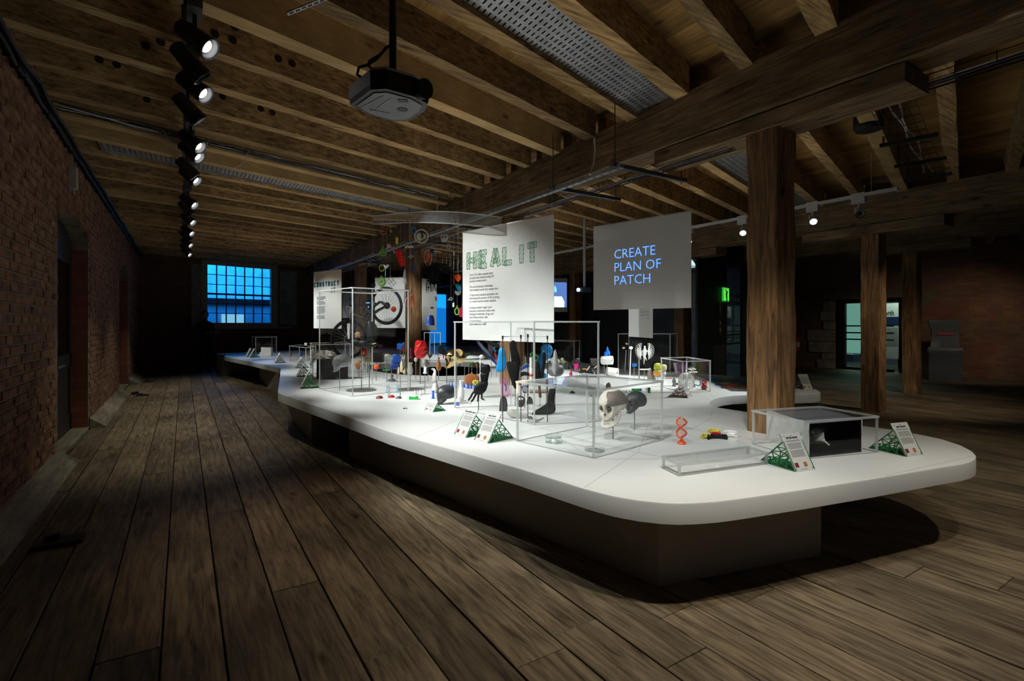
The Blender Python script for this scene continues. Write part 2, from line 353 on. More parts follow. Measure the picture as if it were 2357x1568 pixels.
# ---- floor: boards run the length of the room
floor = B().box(XL-.6, -1.5, -.12, XR+4, 27, -.035).build('floor', mat('under_floor', (.01, .008, .006), .9)); tag(floor, kind='structure')
boards = []
x = XL+.02; i = 0
while x < XR:
    wd = .263+random.uniform(-.02, .02); y = -1.2-random.random()*3
    while y < far_y(x+wd)+.3:
        ln = random.uniform(3.0, 5.6); y1 = min(y+ln, far_y(x+wd)+.3)
        cx, cy = x+wd/2, max(y, min(y1, 2.5)); dd = math.hypot(cx-1.5, cy-2)
        if y1 > -.5: boards.append((dd, x, x+wd, y, y1))
        y = y1+.004
    x += wd+.009
boards.sort(); rest = B(); MB = {}
for i, (dd, x0, x1, y0, y1) in enumerate(boards):
    h = random.uniform(-.003, .003)
    if i < 290:
        b = B(); w2, l2 = (x1-x0)/2, (y1-y0)/2; c = .003
        b.hexa([(-w2,-l2,-.035),(w2,-l2,-.035),(w2,l2,-.035),(-w2,l2,-.035),(-w2,-l2,-c),(w2,-l2,-c),(w2,l2,-c),(-w2,l2,-c)])
        b.hexa([(-w2,-l2,-c),(w2,-l2,-c),(w2,l2,-c),(-w2,l2,-c),(-w2+c,-l2+c,0),(w2-c,-l2+c,0),(w2-c,l2-c,0),(-w2+c,l2-c,0)])
        b.build('floor_board', M_FLOOR, floor, loc=((x0+x1)/2, (y0+y1)/2, h))
    else: rest.box(x0, y0, -.035, x1, y1, h)
tag(rest.build('distant_floor_boards', M_FLOOR, floor), kind='stuff')

# ---- left wall with two arched doorways
wl = empty('wall_left'); tag(wl, kind='structure')
ARCH = [(7.55, 9.75, 2.62, .30), (14.1, 16.2, 2.62, .30)]     # y0, y1, spring, rise
def arch_top(y):
    for y0, y1, sp, rs in ARCH:
        if y0 <= y <= y1:
            t = (y-(y0+y1)/2)/((y1-y0)/2); return sp+rs*math.sqrt(max(0, 1-t*t*.92))
    return None
back = B(); y = -1.5
edges = [-1.5]
for y0, y1, sp, rs in ARCH: edges += [y0+(y1-y0)*k/22 for k in range(23)]
edges.append(21.5)
for a, c in zip(edges, edges[1:]):
    t = arch_top((a+c)/2); back.box(XL-.62, a, t if t else -.1, XL-.012, c, 4.2)
back.build('brick_core', M_MORTAR, wl)
BH, BW, G = .075, .222, .010
unit = B().box(-.03, -BW/2, -BH/2, .0, BW/2, BH/2); u2 = B(); cbv = .006
u2.hexa([(-.03,-BW/2,-BH/2),(-.03,BW/2,-BH/2),(-.03,BW/2,BH/2),(-.03,-BW/2,BH/2),(0,-BW/2+cbv,-BH/2+cbv),(0,BW/2-cbv,-BH/2+cbv),(0,BW/2-cbv,BH/2-cbv),(0,-BW/2+cbv,BH/2-cbv)])
ub = u2.mesh('brick', M_CLAY); restb = B(); cnt = 0; row = 0; z = .02; allb = []
while z < 3.95:
    yy = 4.6+(.116 if row % 2 else 0)
    while yy < 20.3:
        zc, yc = z+BH/2, yy+BW/2; t = arch_top(yc); ok = True
        for q in (yc-BW/2, yc, yc+BW/2):
            tt = arch_top(q)
            if tt and zc-BH/2 < tt+.02: ok = False
        if ok: allb.append((yc+abs(zc-1.5)*.25, yc, zc))
        yy += BW+G
    z += BH+G; row += 1
allb.sort()
for i, (k, yc, zc) in enumerate(allb):
    jx = random.uniform(-.004, .006)
    if i < 290: put('brick', ub, wl, (XL+jx, yc, zc), (random.uniform(-.012, .012), 0, 0))
    else:
        c = cbv; X0, X1 = XL-.03, XL+jx
        restb.hexa([(X0,yc-BW/2,zc-BH/2),(X0,yc+BW/2,zc-BH/2),(X0,yc+BW/2,zc+BH/2),(X0,yc-BW/2,zc+BH/2),(X1,yc-BW/2+c,zc-BH/2+c),(X1,yc+BW/2-c,zc-BH/2+c),(X1,yc+BW/2-c,zc+BH/2-c),(X1,yc-BW/2+c,zc+BH/2-c)])
tag(restb.build('distant_bricks', M_CLAY, wl), kind='stuff')
# arch rings of headers
for y0, y1, sp, rs in ARCH:
    b = B(); n = 26
    for k in range(n):
        a0 = y0+(y1-y0)*(k+.5)/n; t = arch_top(a0); sl = (a0-(y0+y1)/2)*.12
        b.hexa([(XL-.03,a0-.036,t),(XL+.008,a0-.036,t),(XL+.008,a0+.036,t),(XL-.03,a0+.036,t),(XL-.03,a0-.036+sl,t+.2),(XL+.008,a0-.036+sl,t+.2),(XL+.008,a0+.036+sl,t+.2),(XL-.03,a0+.036+sl,t+.2)])
    tag(b.build('arch_bricks', M_CLAY, wl), kind='stuff')
# doors set deep in the arches
for n, (y0, y1, sp, rs) in enumerate(ARCH):
    dr = empty('door_%d' % (n+1)); tag(dr, kind='structure')
    B().box(XL-.3, y1-.006, 0, XL-.013, y1+.001, sp).build('brick_reveal', M_REV, wl); B().box(XL-.3, y0-.001, 0, XL-.013, y0+.006, sp).build('brick_reveal', M_REV, wl)
    dark = mat('black_door_paint', (.012, .011, .010), .5); bx = XL-.20
    ym = (y0+y1)/2
    for s0, s1 in ((y0, ym-.01), (ym+.01, y1)):
        fr = B(); tp = sp-.1
        fr.box(bx-.05, s0, 0, bx, s0+.11, tp); fr.box(bx-.05, s1-.11, 0, bx, s1, tp); fr.box(bx-.05, s0, 0, bx, s1, .25); fr.box(bx-.05, s0, tp-.12, bx, s1, tp); fr.box(bx-.05, s0, .95, bx, s1, 1.12)
        lf = fr.build('door_leaf', dark, dr); B().box(bx-.03, s0+.11, 1.12, bx-.02, s1-.11, tp-.12).build('door_glass', SMOKE, dr); B().box(bx-.035, s0+.11, .25, bx-.02, s1-.11, .95).build('door_panel', dark, dr)
    b = B(); 
    for k in range(12):
        a, c = y0+(y1-y0)*k/12, y0+(y1-y0)*(k+1)/12; b.box(bx-.06, a, sp-.1, bx, c, arch_top((a+c)/2)+.02)
    b.build('fanlight_panel', dark, dr)
    B().bar((bx+.05, ym-.25, 1.0), (bx+.05, ym+.25, 1.0), .03).build('push_bar', M_STEEL, dr)
    B().box(XL-.45, y0, -.02, XL+.0, y1, .03).build('door_sill', M_BOARD, dr)
    if n == 1:
        B().box(bx-.5, y0+.3, 1.25, bx-.48, y0+.42, 1.75).build('glint_strip', glow('window_glint', (.5, .9, .9), .6), dr)  # added glowing strip standing in for the window glint in the door
# skirting boards
base = empty('baseboard_left'); tag(base, kind='structure')
for a, c in ((-1.4, 7.5), (9.8, 14.05), (16.25, 20.3)):
    y = a
    while y < c-.1:
        e = min(c, y+random.uniform(2.4, 3.4))
        B().add([(XL, y, 0), (XL+.19, y, 0), (XL+.19, y, .012), (XL, y, .15), (XL, e, 0), (XL+.19, e, 0), (XL+.19, e, .012), (XL, e, .15)],
                [(0,1,2,3),(7,6,5,4),(0,4,5,1),(1,5,6,2),(2,6,7,3),(3,7,4,0)]).build('skirting_board', M_BOARD, base)
        y = e+.006
# cable run along the top of the left wall
b = B(); random.seed(3)
for k in range(5):
    b.tube([(XL+.05+.02*k*(k % 2)+random.uniform(-.012, .012), 4.4+j*.4, 3.70-.02*k+random.uniform(-.012, .012)) for j in range(40)], .018, 5)
for j in range(70): b.box(XL+.01, 4.5+j*.22, 3.60+random.uniform(-.02, .02), XL+.06, 4.52+j*.22, 3.74)
tag(b.build('cable_bundle', M_BLACK, smooth=False), 'black cable bundle clipped along the top of the left brick wall', 'cable')
# emergency fitting and its cable
t = thing('wall_sensor', 'small pale rectangular sensor box high on the left brick wall', 'sensor', at_x(160, 408, XL))
B().box(.0, -.05, -.13, .07, .10, .13).build('casing', mat('aged_white_plastic', (.35, .32, .27), .5), t)
B().tube([(.02, .03, .13), (.02, .03, .35), (.03, -.01, .6), (.03, -.06, .85)], .006).build('wire', LGREY, t)
B().tube([(.04, .02+.06*math.sin(a*.5), -.16+.04*math.cos(a*.5)) for a in range(13)], .004).build('wire_loop', LGREY, t)

# ---- far wall (runs at a slant) with a big sash window
wf = empty('wall_far'); tag(wf, kind='structure')
def FW(x, z, off=0.0):     # a point of the far wall, off = towards the room
    return Vector((x+off*.2818, far_y(x)-off*.9595, z))
WX0, WX1, WZ0, WZ1 = .60, 2.98, 1.52, 3.70
def wall_box(b, x0, x1, z0, z1, o0, o1):
    b.hexa([FW(x0,z0,o1),FW(x1,z0,o1),FW(x1,z0,o0),FW(x0,z0,o0),FW(x0,z1,o1),FW(x1,z1,o1),FW(x1,z1,o0),FW(x0,z1,o0)])
b = B()
for x0, x1, z0, z1 in ((-1.5, WX0, -.1, 4.2), (WX1, 8.9, -.1, 4.2), (WX0, WX1, -.1, WZ0), (WX0, WX1, WZ1, 4.2), (8.9, 19.2, 3.3, 4.2), (8.9, 19.2, -.1, .55)): wall_box(b, x0, x1, z0, z1, -.45, 0)
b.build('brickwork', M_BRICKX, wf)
# plaster strip beside the window
b = B(); wall_box(b, 3.14, 3.78, 1.5, 3.62, 0, .03); b.build('plaster_patch', mat('grey_plaster', (.17, .18, .18), .9, var=.3, scale=5, bump=.3), wf)
b = B(); wall_box(b, .22, .55, 1.5, 3.6, 0, .03); b.build('plaster_patch', MATS['grey_plaster'], wf)
win = empty('window_1'); tag(win, kind='structure')
wp = mat('window_paint', (.26, .24, .20), .6)
b = B()
for a, c, z0, z1 in ((WX0-.08, WX0+.1, WZ0-.1, WZ1+.08), (WX1-.16, WX1+.08, WZ0-.1, WZ1+.08), (WX0, WX1, WZ1-.08, WZ1+.08), (WX0, WX1, WZ0-.1, WZ0+.06)): wall_box(b, a, c, z0, z1, -.1, .04)
b.build('window_frame', wp, win)
gx0, gx1, gz0, gz1 = WX0+.1, WX1-.16, WZ0+.06, WZ1-.08
b = B()
for k in range(1, 7):
    xx = gx0+(gx1-gx0)*k/7; wall_box(b, xx-.012, xx+.012, gz0, gz1, -.06, .0)
for k in range(1, 6):
    zz = gz0+(gz1-gz0)*k/6; hh = .03 if k == 3 else .011; wall_box(b, gx0, gx1, zz-hh, zz+hh, -.06, .0)
b.build('glazing_bars', mat('dark_glazing_bar', (.03, .035, .04), .6), win)
PANE = sheet('window_pane', (.85, .95, 1), 1)
for i in range(7):
    for j in range(6):
        b = B(); a = gx0+(gx1-gx0)*i/7; c = gx0+(gx1-gx0)*(i+1)/7; z0 = gz0+(gz1-gz0)*j/6; z1 = gz0+(gz1-gz0)*(j+1)/6
        wall_box(b, a+.012, c-.012, z0+.012, z1-.012, -.035, -.030); b.build('window_pane', PANE, win)
b = B(); wall_box(b, WX0-.1, WX1+.6, WZ0-.16, WZ0-.1, 0, .14); b.build('window_sill', wp, win)
# neighbouring building seen through the window at dusk
nb = thing('neighbouring_building', 'pale banded facade of the building outside the far window', 'building')
b = B(); wall_box(b, -4, 9, 2.86, 7, -4.2, -4); b.build('upper_facade', mat('pale_render', (.62, .66, .70), .8, var=.15, scale=3), nb)
b = B(); wall_box(b, -4, 9, 2.62, 2.84, -3.9, -3.7); b.build('cornice', mat('pale_stone', (.7, .72, .74), .8), nb)
b = B(); wall_box(b, -4, 9, -2, 2.62, -4.2, -4.0); b.build('lower_facade', mat('slate_render', (.20, .26, .34), .8, var=.2, scale=2), nb)
b = B(); wall_box(b, 2.5, 3.4, 1.2, 1.95, -4.0, -3.95); b.build('lit_window', glow('neighbour_window', (.35, .75, 1), .5), nb)
l = area((2.2, 22.3, 6.5), (2.6, 25.2, 2.6), 560, 6, 1.0, (.015, .36, 1))

# ---- right wall with the doorway into the next gallery
wr = empty('wall_right'); tag(wr, kind='structure')
DY0, DY1, DZ = 7.1, 9.05, 2.35
b = B()
b.box(XR, 1.0, -.1, XR+.5, DY0, 4.2); b.box(XR, DY1, -.1, XR+.5, 27, 4.2); b.box(XR, DY0, DZ, XR+.5, DY1, 4.2)
b.build('brickwork', M_BRICK, wr)
st = mat('limewashed_stone', (.30, .28, .24), .9, var=.3, scale=5, bump=.4)
for k, (zz, hh, ln) in enumerate([(0, .30, .62), (.31, .22, .45), (.54, .38, .9), (.93, .40, .95), (1.34, .30, .4), (1.65, .35, .5), (2.01, .33, .4)]):
    B().box(XR-.05, DY1+.02, zz, XR, DY1+ln, zz+hh-.012).build('quoin_stone', st, wr)
B().box(XR-.06, DY0-.3, DZ+.02, XR, DY1+.4, DZ+.26).build('lintel', M_BOARD, wr)
dd = empty('door_3'); tag(dd, kind='structure')
bf = M_BLKM; b = B()
for yy in (DY0, DY1-.28): b.box(XR-.02, yy, 0, XR+.12, yy+(.10 if yy == DY0 else .28), DZ)
b.box(XR-.02, DY0, DZ-.12, XR+.12, DY1, DZ); b.box(XR-.02, DY1-1.7, 0, XR+.1, DY1-.28, .09)
b.build('door_frame', bf, dd)
for zz in (1.0, 1.22, 1.45): B().box(XR-.01, DY1-1.7, zz, XR+.05, DY1-.28, zz+.045).build('rail', bf, dd)
B().box(XR+.02, DY1-1.7, .09, XR+.03, DY1-.28, DZ-.12).build('door_glass', M_ACR, dd)
# things in the lit gallery beyond
room = tag(B().box(XR+9, 3, -.1, XR+9.3, 24, 4.2).build('wall_gallery', mat('gallery_wall', (.30, .36, .32), .8)), kind='structure')
area((23.4, 9.5, 3.6), (23.5, 9.5, 0), 55, 4, 2.5, (.5, 1, .74))
area((20.0, 7.9, 3.3), (20.6, 8.0, 1), 26, .8, .8, (.7, 1, .85))  # added unseen lamp that brightens the text panel
tc = thing('gallery_cabinet', 'tall teal-lit display cabinet beyond the doorway', 'cabinet', (23.6, 11.5, 0))
B().box(-.6, -1.2, 0, .6, 1.4, .28).build('base', mat('navy_base', (.02, .04, .09), .5), tc)
B().box(-.5, -1.1, .28, -.45, 1.3, .36).build('shelf', M_PLWH, tc); B().box(.4, -1.1, .3, .45, 1.3, 2.5).build('lit_back', glow('cabinet_light', (.20, .50, .40), .35), tc)
B().box(-.5, -.3, .36, -.1, .3, .85).build('plinth_box', M_PLWH, tc)
B().box(-.5, .6, 1.2, -.46, 1.25, 2.3).build('hanging_panel', C('pale_teal_panel', .3, .55, .5), tc)
ip = thing('information_stand', 'free-standing text panel with a navy band beyond the doorway', 'sign', (20.6, 8.05, 0), -.35)
B().box(-.02, -.36, .35, .02, .36, 2.25).build('panel', M_PAPER, ip); B().box(-.03, -.36, 1.5, -.021, .36, 1.78).build('navy_band', C('navy_band', .01, .03, .10), ip)
B().bar((0, -.3, 0), (0, -.3, .36), .04).build('leg', M_BLKM, ip); B().bar((0, .3, 0), (0, .3, .36), .04).build('leg', M_BLKM, ip)
put('lettering', text_mesh('lettering', 'orth', .2, M_INK, bold=.004), ip, (-.035, .2, 1.86), (PI/2, 0, -PI/2))
b = B()
for k in range(18): b.box(-.024, -.28, .78+k*.036, -.0205, .2+random.uniform(-.1, .05), .796+k*.036)
b.build('printed_text', M_GINK, ip)

# ---- ceiling: joists, deck boards
ceil = B().slab([(XL-.7, -2), (XR+.5, -2), (XR+.5, far_y(XR)+.4), (XL-.7, far_y(XL)+.4)], ZT+.03, ZT+.12).build('ceiling', mat('ceiling_void', (.02, .015, .01), .9)); tag(ceil, kind='structure')
y_at = [1.95+.675*k for k in range(-6, 36)]
def joist(y0, xa, xb, w=.15, z0=ZJ, z1=ZT, m=M_JOIST):
    ya = y0+SK*(xa-BX); yb = y0+SK*(xb-BX); L = 12; b = B(); random.seed(int(y0*100)+int(xa))
    for k in range(L):
        a, c = k/L, (k+1)/L
        p = [(xa+(xb-xa)*a, ya+(yb-ya)*a), (xa+(xb-xa)*c, ya+(yb-ya)*c)]
        w0 = w+random.uniform(-.006, .006)
        b.hexa([(p[0][0],p[0][1],z0),(p[1][0],p[1][1],z0),(p[1][0],p[1][1]+w,z0),(p[0][0],p[0][1]+w,z0),(p[0][0],p[0][1],z1),(p[1][0],p[1][1],z1),(p[1][0],p[1][1]+w,z1),(p[0][0],p[0][1]+w,z1)]) if False else None
    # one clean tapered timber with slightly wavering lower edge
    n = 16; vs = []
    for k in range(n+1):
        a = k/n; x = xa+(xb-xa)*a; y = ya+(yb-ya)*a; d0 = random.uniform(-.006, .006); d1 = random.uniform(-.006, .006); dz = random.uniform(-.004, .004)
        vs += [(x, y+d0, z0+dz), (x, y+w+d1, z0+dz), (x, y+w, z1), (x, y, z1)]
    fs = []
    for k in range(n):
        o = 4*k; fs += [(o, o+1, o+5, o+4), (o+1, o+2, o+6, o+5), (o+2, o+3, o+7, o+6), (o+3, o, o+4, o+7)]
    fs += [(0, 3, 2, 1), (4*n, 4*n+1, 4*n+2, 4*n+3)]
    B().add(vs, fs).build('joist', m, ceil)
M_JNEW = wood('new_joist_pine', (.36, .24, .10), (.50, .36, .17), 'X', .75, .7, .12, True, .1)
for k, y0 in enumerate(y_at):
    w = [.15, .17, .13, .16, .14][k % 5]
    if y0 < 22: joist(y0, XL-.1, BX+.02, w, m=M_JNEW if k in (11, 16, 17, 22) else M_JOIST)
    if y0 > -1.6 and y0 < 20: joist(y0, BX+.25, 10.25, w, m=M_JNEW if k in (6, 9) else M_JOIST)
    if y0+SK*6 < 14: joist(y0, 10.5, XR, w)
x = XL; deck = []
while x < XR:
    deck.append((x, x+.197)); x += .2
for x0, x1 in deck:
    B().box(x0, -1.8, ZT, x1, far_y(x0)+.3, ZT+.028).build('deck_board', M_DECK, ceil)

# ---- main beams and posts
def beam(name, x0, x1, y0, y1, z0, z1, label):
    n = 40; vs = []; random.seed(int(x0*10))
    for k in range(n+1):
        y = y0+(y1-y0)*k/n; r = [random.uniform(-.008, .008) for _ in range(4)]
        vs += [(x0+r[0], y, z0+r[1]*.5), (x1+r[2], y, z0+r[3]*.5), (x1, y, z1), (x0, y, z1)]
    fs = []
    for k in range(n):
        o = 4*k; fs += [(o, o+4, o+5, o+1), (o+1, o+5, o+6, o+2), (o+2, o+6, o+7, o+3), (o+3, o+7, o+4, o)]
    fs += [(0, 1, 2, 3), (4*n+3, 4*n+2, 4*n+1, 4*n)]
    return tag(B().add(vs, fs).build(name, M_BEAM), label, 'beam')
beam('timber_beam', BX, BX+.36, -2, 21.4, 3.356, ZJ+.03, 'heavy dark timber beam over the nearest row of posts')
beam('timber_beam', 10.2, 10.55, -2, 23, 3.30, ZJ+.03, 'second heavy timber beam, behind the right spotlight track')
beam('timber_beam', 13.5, 13.85, -2, 12, 3.30, ZJ+.03, 'third timber beam, deep in the dark right aisle')
def post(x, y, w, wy, label, zb=3.215, zt=3.356, bolster=True, zoff=0.0, seed=1):
    t = thing('timber_post', label, 'post', (x, y, 0), 0, 'timber posts')
    random.seed(seed); n = 34; m = 7; vs = []; fs = []
    ring = []
    for k in range(m): ring.append((0, wy*(1-k/m)))
    for k in range(m): ring.append((w*k/m, 0))
    for k in range(m): ring.append((w, wy*k/m))
    for k in range(m): ring.append((w*(1-k/m), wy))
    R = len(ring); ph = [random.uniform(0, 6) for _ in range(4)]
    for i in range(n+1):
        z = zb*i/n; e = .0025*math.sin(z*3+ph[0])+.0025*math.sin(z*7+ph[1])
        for j, (a, c) in enumerate(ring):
            dx = (-1 if a == 0 else 0)+(1 if a == w else 0); dy = (-1 if c == 0 else 0)+(1 if c == wy else 0)
            crack = .0
            if a > 0 and c == 0 and abs(a/w-.30-.06*math.sin(z*1.7)) < .09: crack = .022
            if a == 0 and abs(c/wy-.42-.05*math.sin(z*2.1+1)) < .06: crack = .008
            nz = random.uniform(-.0025, .0025)
            ch = .012 if (dx and dy) else 0
            vs.append((a+dx*(e+nz-crack-ch*.7), c+dy*(e+nz-crack-ch*.7), z))
    for i in range(n):
        for j in range(R):
            a = i*R+j; b2 = i*R+(j+1) % R; fs.append((a, b2, b2+R, a+R))
    fs += [tuple(range(R-1, -1, -1)), tuple(range(n*R, n*R+R))]
    B().add(vs, fs).build('shaft', M_POST, t, smooth=True)
    if bolster:
        B().box(-.05, -.93, zb, w+.05, 1.3, zt-.012).build('bolster', M_BEAM, t)
    return t
post(4.217, 2.474, .30, .29, 'nearest timber post, deeply cracked, rising through the white table', seed=5)
post(4.22, 6.72, .29, .29, 'timber post behind the large hanging banner and the row of insoles', seed=6)
post(4.22, 10.88, .29, .29, 'timber post among the hanging coloured prints', seed=7)
post(4.22, 14.95, .29, .29, 'timber post between the left-hand hanging banner and the white hanging panels', seed=8)
post(10.22, 4.17, .31, .30, 'split timber post in the dim right aisle, nearest the gallery doorway edge', zb=3.12, zt=3.30, seed=9)
post(10.22, 8.33, .30, .30, 'timber post under the projection screen edge, left of the exit sign', zb=3.12, zt=3.30, seed=10)
post(10.22, 12.45, .30, .30, 'timber post beside the small blue projection screen', zb=3.12, zt=3.30, seed=11)
post(13.5, 4.78, .29, .29, 'slim farthest timber post in the right aisle, left of the covered bin', zb=3.12, zt=3.30, seed=12)

# ---- perforated trays between the joists
def perforated(name, y0, xa, xb, wid, z, label, group=None, nx=70, ny=6):
    b = B(); dx = (xb-xa)/nx; dy = wid/ny
    def P(x, y): return (x, y0+SK*(x-BX)+y, z)
    sx, sy = .28, .62     # slot share
    for i in range(nx):
        for j in range(ny):
            x0, x1 = xa+i*dx, xa+(i+1)*dx; ya, yb = j*dy, (j+1)*dy
            a0, a1 = x0+dx*(.5-sx/2), x0+dx*(.5+sx/2); c0, c1 = ya+dy*(.5-sy/2), ya+dy*(.5+sy/2)
            vs = [P(x0,ya),P(x1,ya),P(x1,yb),P(x0,yb),P(a0,c0),P(a1,c0),P(a1,c1),P(a0,c1)]
            b.add(vs, [(0,4,5,1),(1,5,6,2),(2,6,7,3),(3,7,4,0)])
    t = thing(name, label, 'tray', (0, 0, 0), 0, group)
    b.build('slotted_sheet', M_GALV, t)
    c = B()
    for yy in (0, wid): c.bar(P(xa, yy), P(xb, yy), .02, .04)
    c.build('folded_edge', M_GALV, t)
    return t
perforated('perforated_tray', 1.95+.675*2+.15+.04, -.9, BX, .50, ZJ+.05, 'slotted metal tray between the joists, nearest, above the projector', nx=96, ny=6)
perforated('perforated_tray', 1.95+.675*11+.15+.02, -.9, BX, .48, ZJ+.05, 'slotted metal tray between joists far down the left bay', nx=90, ny=6)
perforated('perforated_tray', 1.95+.675*2+.15+.04, BX+.6, 9.9, .50, ZJ+.05, 'slotted metal tray between the joists behind the hanging wire tray', nx=96, ny=6)

# round plugged holes in the sides of the older joists
hm = mat('hole_dark', (.010, .006, .004), .9)
for u, v in ((335,105),(370,96),(228,137),(268,149),(338,229),(500,112),(535,92),(640,135),(672,146),(480,214),(512,222),(600,250),(627,259),(494,78),(540,62)):
    d = ray(u, v)
    for y0 in y_at:
        t = (y0-SK*BX)/(d[1]-SK*d[0]); z = EYE+d[2]*t
        if t > 0 and ZJ+.03 < z < ZT-.03:
            n = Vector((SK, -1, 0)).normalized(); c = Vector((d[0]*t, d[1]*t, z))
            B().cyl(c-n*.01, c+n*.006, .034, n=14).build('joist_hole', hm, ceil); break
# fittings between the joists at the upper right
def at_h(u, v, z): return at_z(u, v, z)
t = thing('ceiling_speaker', 'round black speaker fixed between the joists right of the main beam bolster', 'speaker', at_z(2000, 300, 3.72))
B().lathe([(.02,0),(.13,.0),(.15,.04),(.15,.16),(.06,.22)], n=20).build('drum', M_BLACK, t, True); B().bar((0,0,.2), (0,0,.36), .04).build('bracket', M_BLKM, t)
t = thing('wire_tray', 'short wire cage tray with white cables and black cross arms high on the right', 'cable tray')
a, c = at_z(2050, 235, 3.72), at_z(2135, 400, 3.72); dv = (c-a); nn = Vector((-dv.y, dv.x, 0)).normalized()*.18; b = B()
for k in range(13): q = a+dv*k/12; b.bar(q-nn, q+nn, .006)
for k in range(6): b.bar(a-nn+nn*2*k/5, c-nn+nn*2*k/5, .006)
b.build('wire_basket', M_BLKM, t)
for f in (.38, .72, 1.0): q = a+dv*f-UP*.05; B().bar(q-nn*1.5, q+nn*1.5, .05, .04).build('cross_arm', M_BLKM, t); B().bar(q+nn*1.3, q+nn*1.3+UP*.35, .015).build('hanger', M_BLKM, t)
for s in (-.2, .1): B().tube([a+dv*k/10+nn*(s+.12*math.sin(k*1.3+s*9))+UP*.02 for k in range(11)], .011, 5).build('cable', LGREY, t)

# ================================================================== THE WHITE DISPLAY TABLE
def rounded(pts, seg=1):
    return pts
outline = [(517,821),(516,819),(523,816.5),(575,813),(700,808),(800,803),(950,798),(1100,797),(1200,806),(1290,822),(1340,834),(1424,850),(1500,853.5),(1545,855),(1598,861),(1719,868),
 (1800,878),(1838,886),(1860,890),(1876,895),(1886,900),(1889,903.5),(1886,905.5),(1872,907.5),(1833,909),(1775,908),(1719,909),(1685,911),(1661,914),(1643,919),(1634,925),(1633,930),(1641,935),(1658,939),(1719,948),
 (1850,960),(1984,980),(2060,990),(2122,1001),(2173,1012),(2213,1025),(2238,1038),(2247,1048),(2246,1056),(2235,1063),(2213,1068.5),(2173,1074.5),(2010,1102),(1847,1127),(1760,1139.5),(1700,1148),(1650,1154),(1600,1157.5),
 (1560,1158.5),(1524,1157),(1470,1151.5),(1416,1142.5),(1380,1134),(1343,1124),(1191,1077),(1045,1036),(900,995),(755,944),(662,912.5),(648,908),(641,904),(639.5,900),(643,874),(646,850),(645,847.5),(636,845),(580,833)]
OUT = [at_z(u, v, TZ) for u, v in outline]
HOLE = [(846,846),(852,841),(880,837.5),(940,835),(1000,834),(1060,833),(1110,836),(1122,842),(1122,852),(1108,860),(1080,864),(1010,866),(920,862.5),(866,855),(850,850)]
HOL = [at_z(u, v, TZ) for u, v in HOLE]
def slab_with_hole(out, hole, z0, z1, r=.012):
    bm = bmesh.new()
    def loop(pts, z): return [bm.verts.new((p.x, p.y, z)) for p in pts]
    def ccw(p): return sum(p[i].x*p[(i+1) % len(p)].y-p[(i+1) % len(p)].x*p[i].y for i in range(len(p))) > 0
    if not ccw(out): out = out[::-1]
    if not ccw(hole): hole = hole[::-1]
    def inset(pts, d):
        n = len(pts); q = []
        for i in range(n):
            a = (pts[i]-pts[i-1]); c = (pts[(i+1) % n]-pts[i]); na = Vector((-a.y, a.x, 0)).normalized(); nc = Vector((-c.y, c.x, 0)).normalized()
            m = (na+nc); m = m.normalized() if m.length > 1e-6 else na; q.append(pts[i]+m*d)
        return q
    oi = inset(out, r)
    L0 = loop(out, z0); L1 = loop(out, z1-r); Lm = loop(inset(out, r*.3), z1-r*.3); L2 = loop(oi, z1)
    H0 = loop(hole, z0); H2 = loop(hole, z1)
    def wall(A, Bq, flip=False):
        n = len(A)
        for i in range(n):
            f = (A[i], A[(i+1) % n], Bq[(i+1) % n], Bq[i]); bm.faces.new(f if not flip else f[::-1])
    wall(L0, L1); wall(L1, Lm); wall(Lm, L2); wall(H0, H2, True)
    for A, H, up in ((L2, H2, True), (L0, H0, False)):
        es = []
        for L in (A, H):
            for i in range(len(L)):
                e = bm.edges.get((L[i], L[(i+1) % len(L)])) or bm.edges.new((L[i], L[(i+1) % len(L)])); es.append(e)
        bmesh.ops.triangle_fill(bm, edges=es, use_beauty=True, normal=(0, 0, 1 if up else -1))
    bmesh.ops.recalc_face_normals(bm, faces=bm.faces)
    me = bpy.data.meshes.new('tabletop'); bm.to_mesh(me); bm.free(); return me
table = thing('display_table', 'long winding white display table with rounded corners and dark timber posts rising through it', 'table', (0, 0, 0))
me = slab_with_hole(OUT, HOL, TZ-.115, TZ); me.materials.append(M_WHITE)
for p in me.polygons: p.use_smooth = len(p.vertices) == 4 and abs(p.normal.z) < .99
try: me.set_sharp_from_angle(angle=math.radians(35))
except Exception: pass
put('tabletop', me, table)
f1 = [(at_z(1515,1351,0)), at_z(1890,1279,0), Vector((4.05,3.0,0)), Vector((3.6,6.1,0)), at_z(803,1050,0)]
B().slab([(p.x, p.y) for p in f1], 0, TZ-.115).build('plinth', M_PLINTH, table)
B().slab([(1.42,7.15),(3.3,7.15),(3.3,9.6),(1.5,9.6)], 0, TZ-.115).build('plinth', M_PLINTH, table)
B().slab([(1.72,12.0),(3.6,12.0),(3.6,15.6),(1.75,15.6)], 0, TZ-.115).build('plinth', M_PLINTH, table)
B().slab([(5.6,5.0),(7.6,5.4),(7.6,8.2),(5.6,8.2)], 0, TZ-.115).build('plinth', M_PLINTH, table)
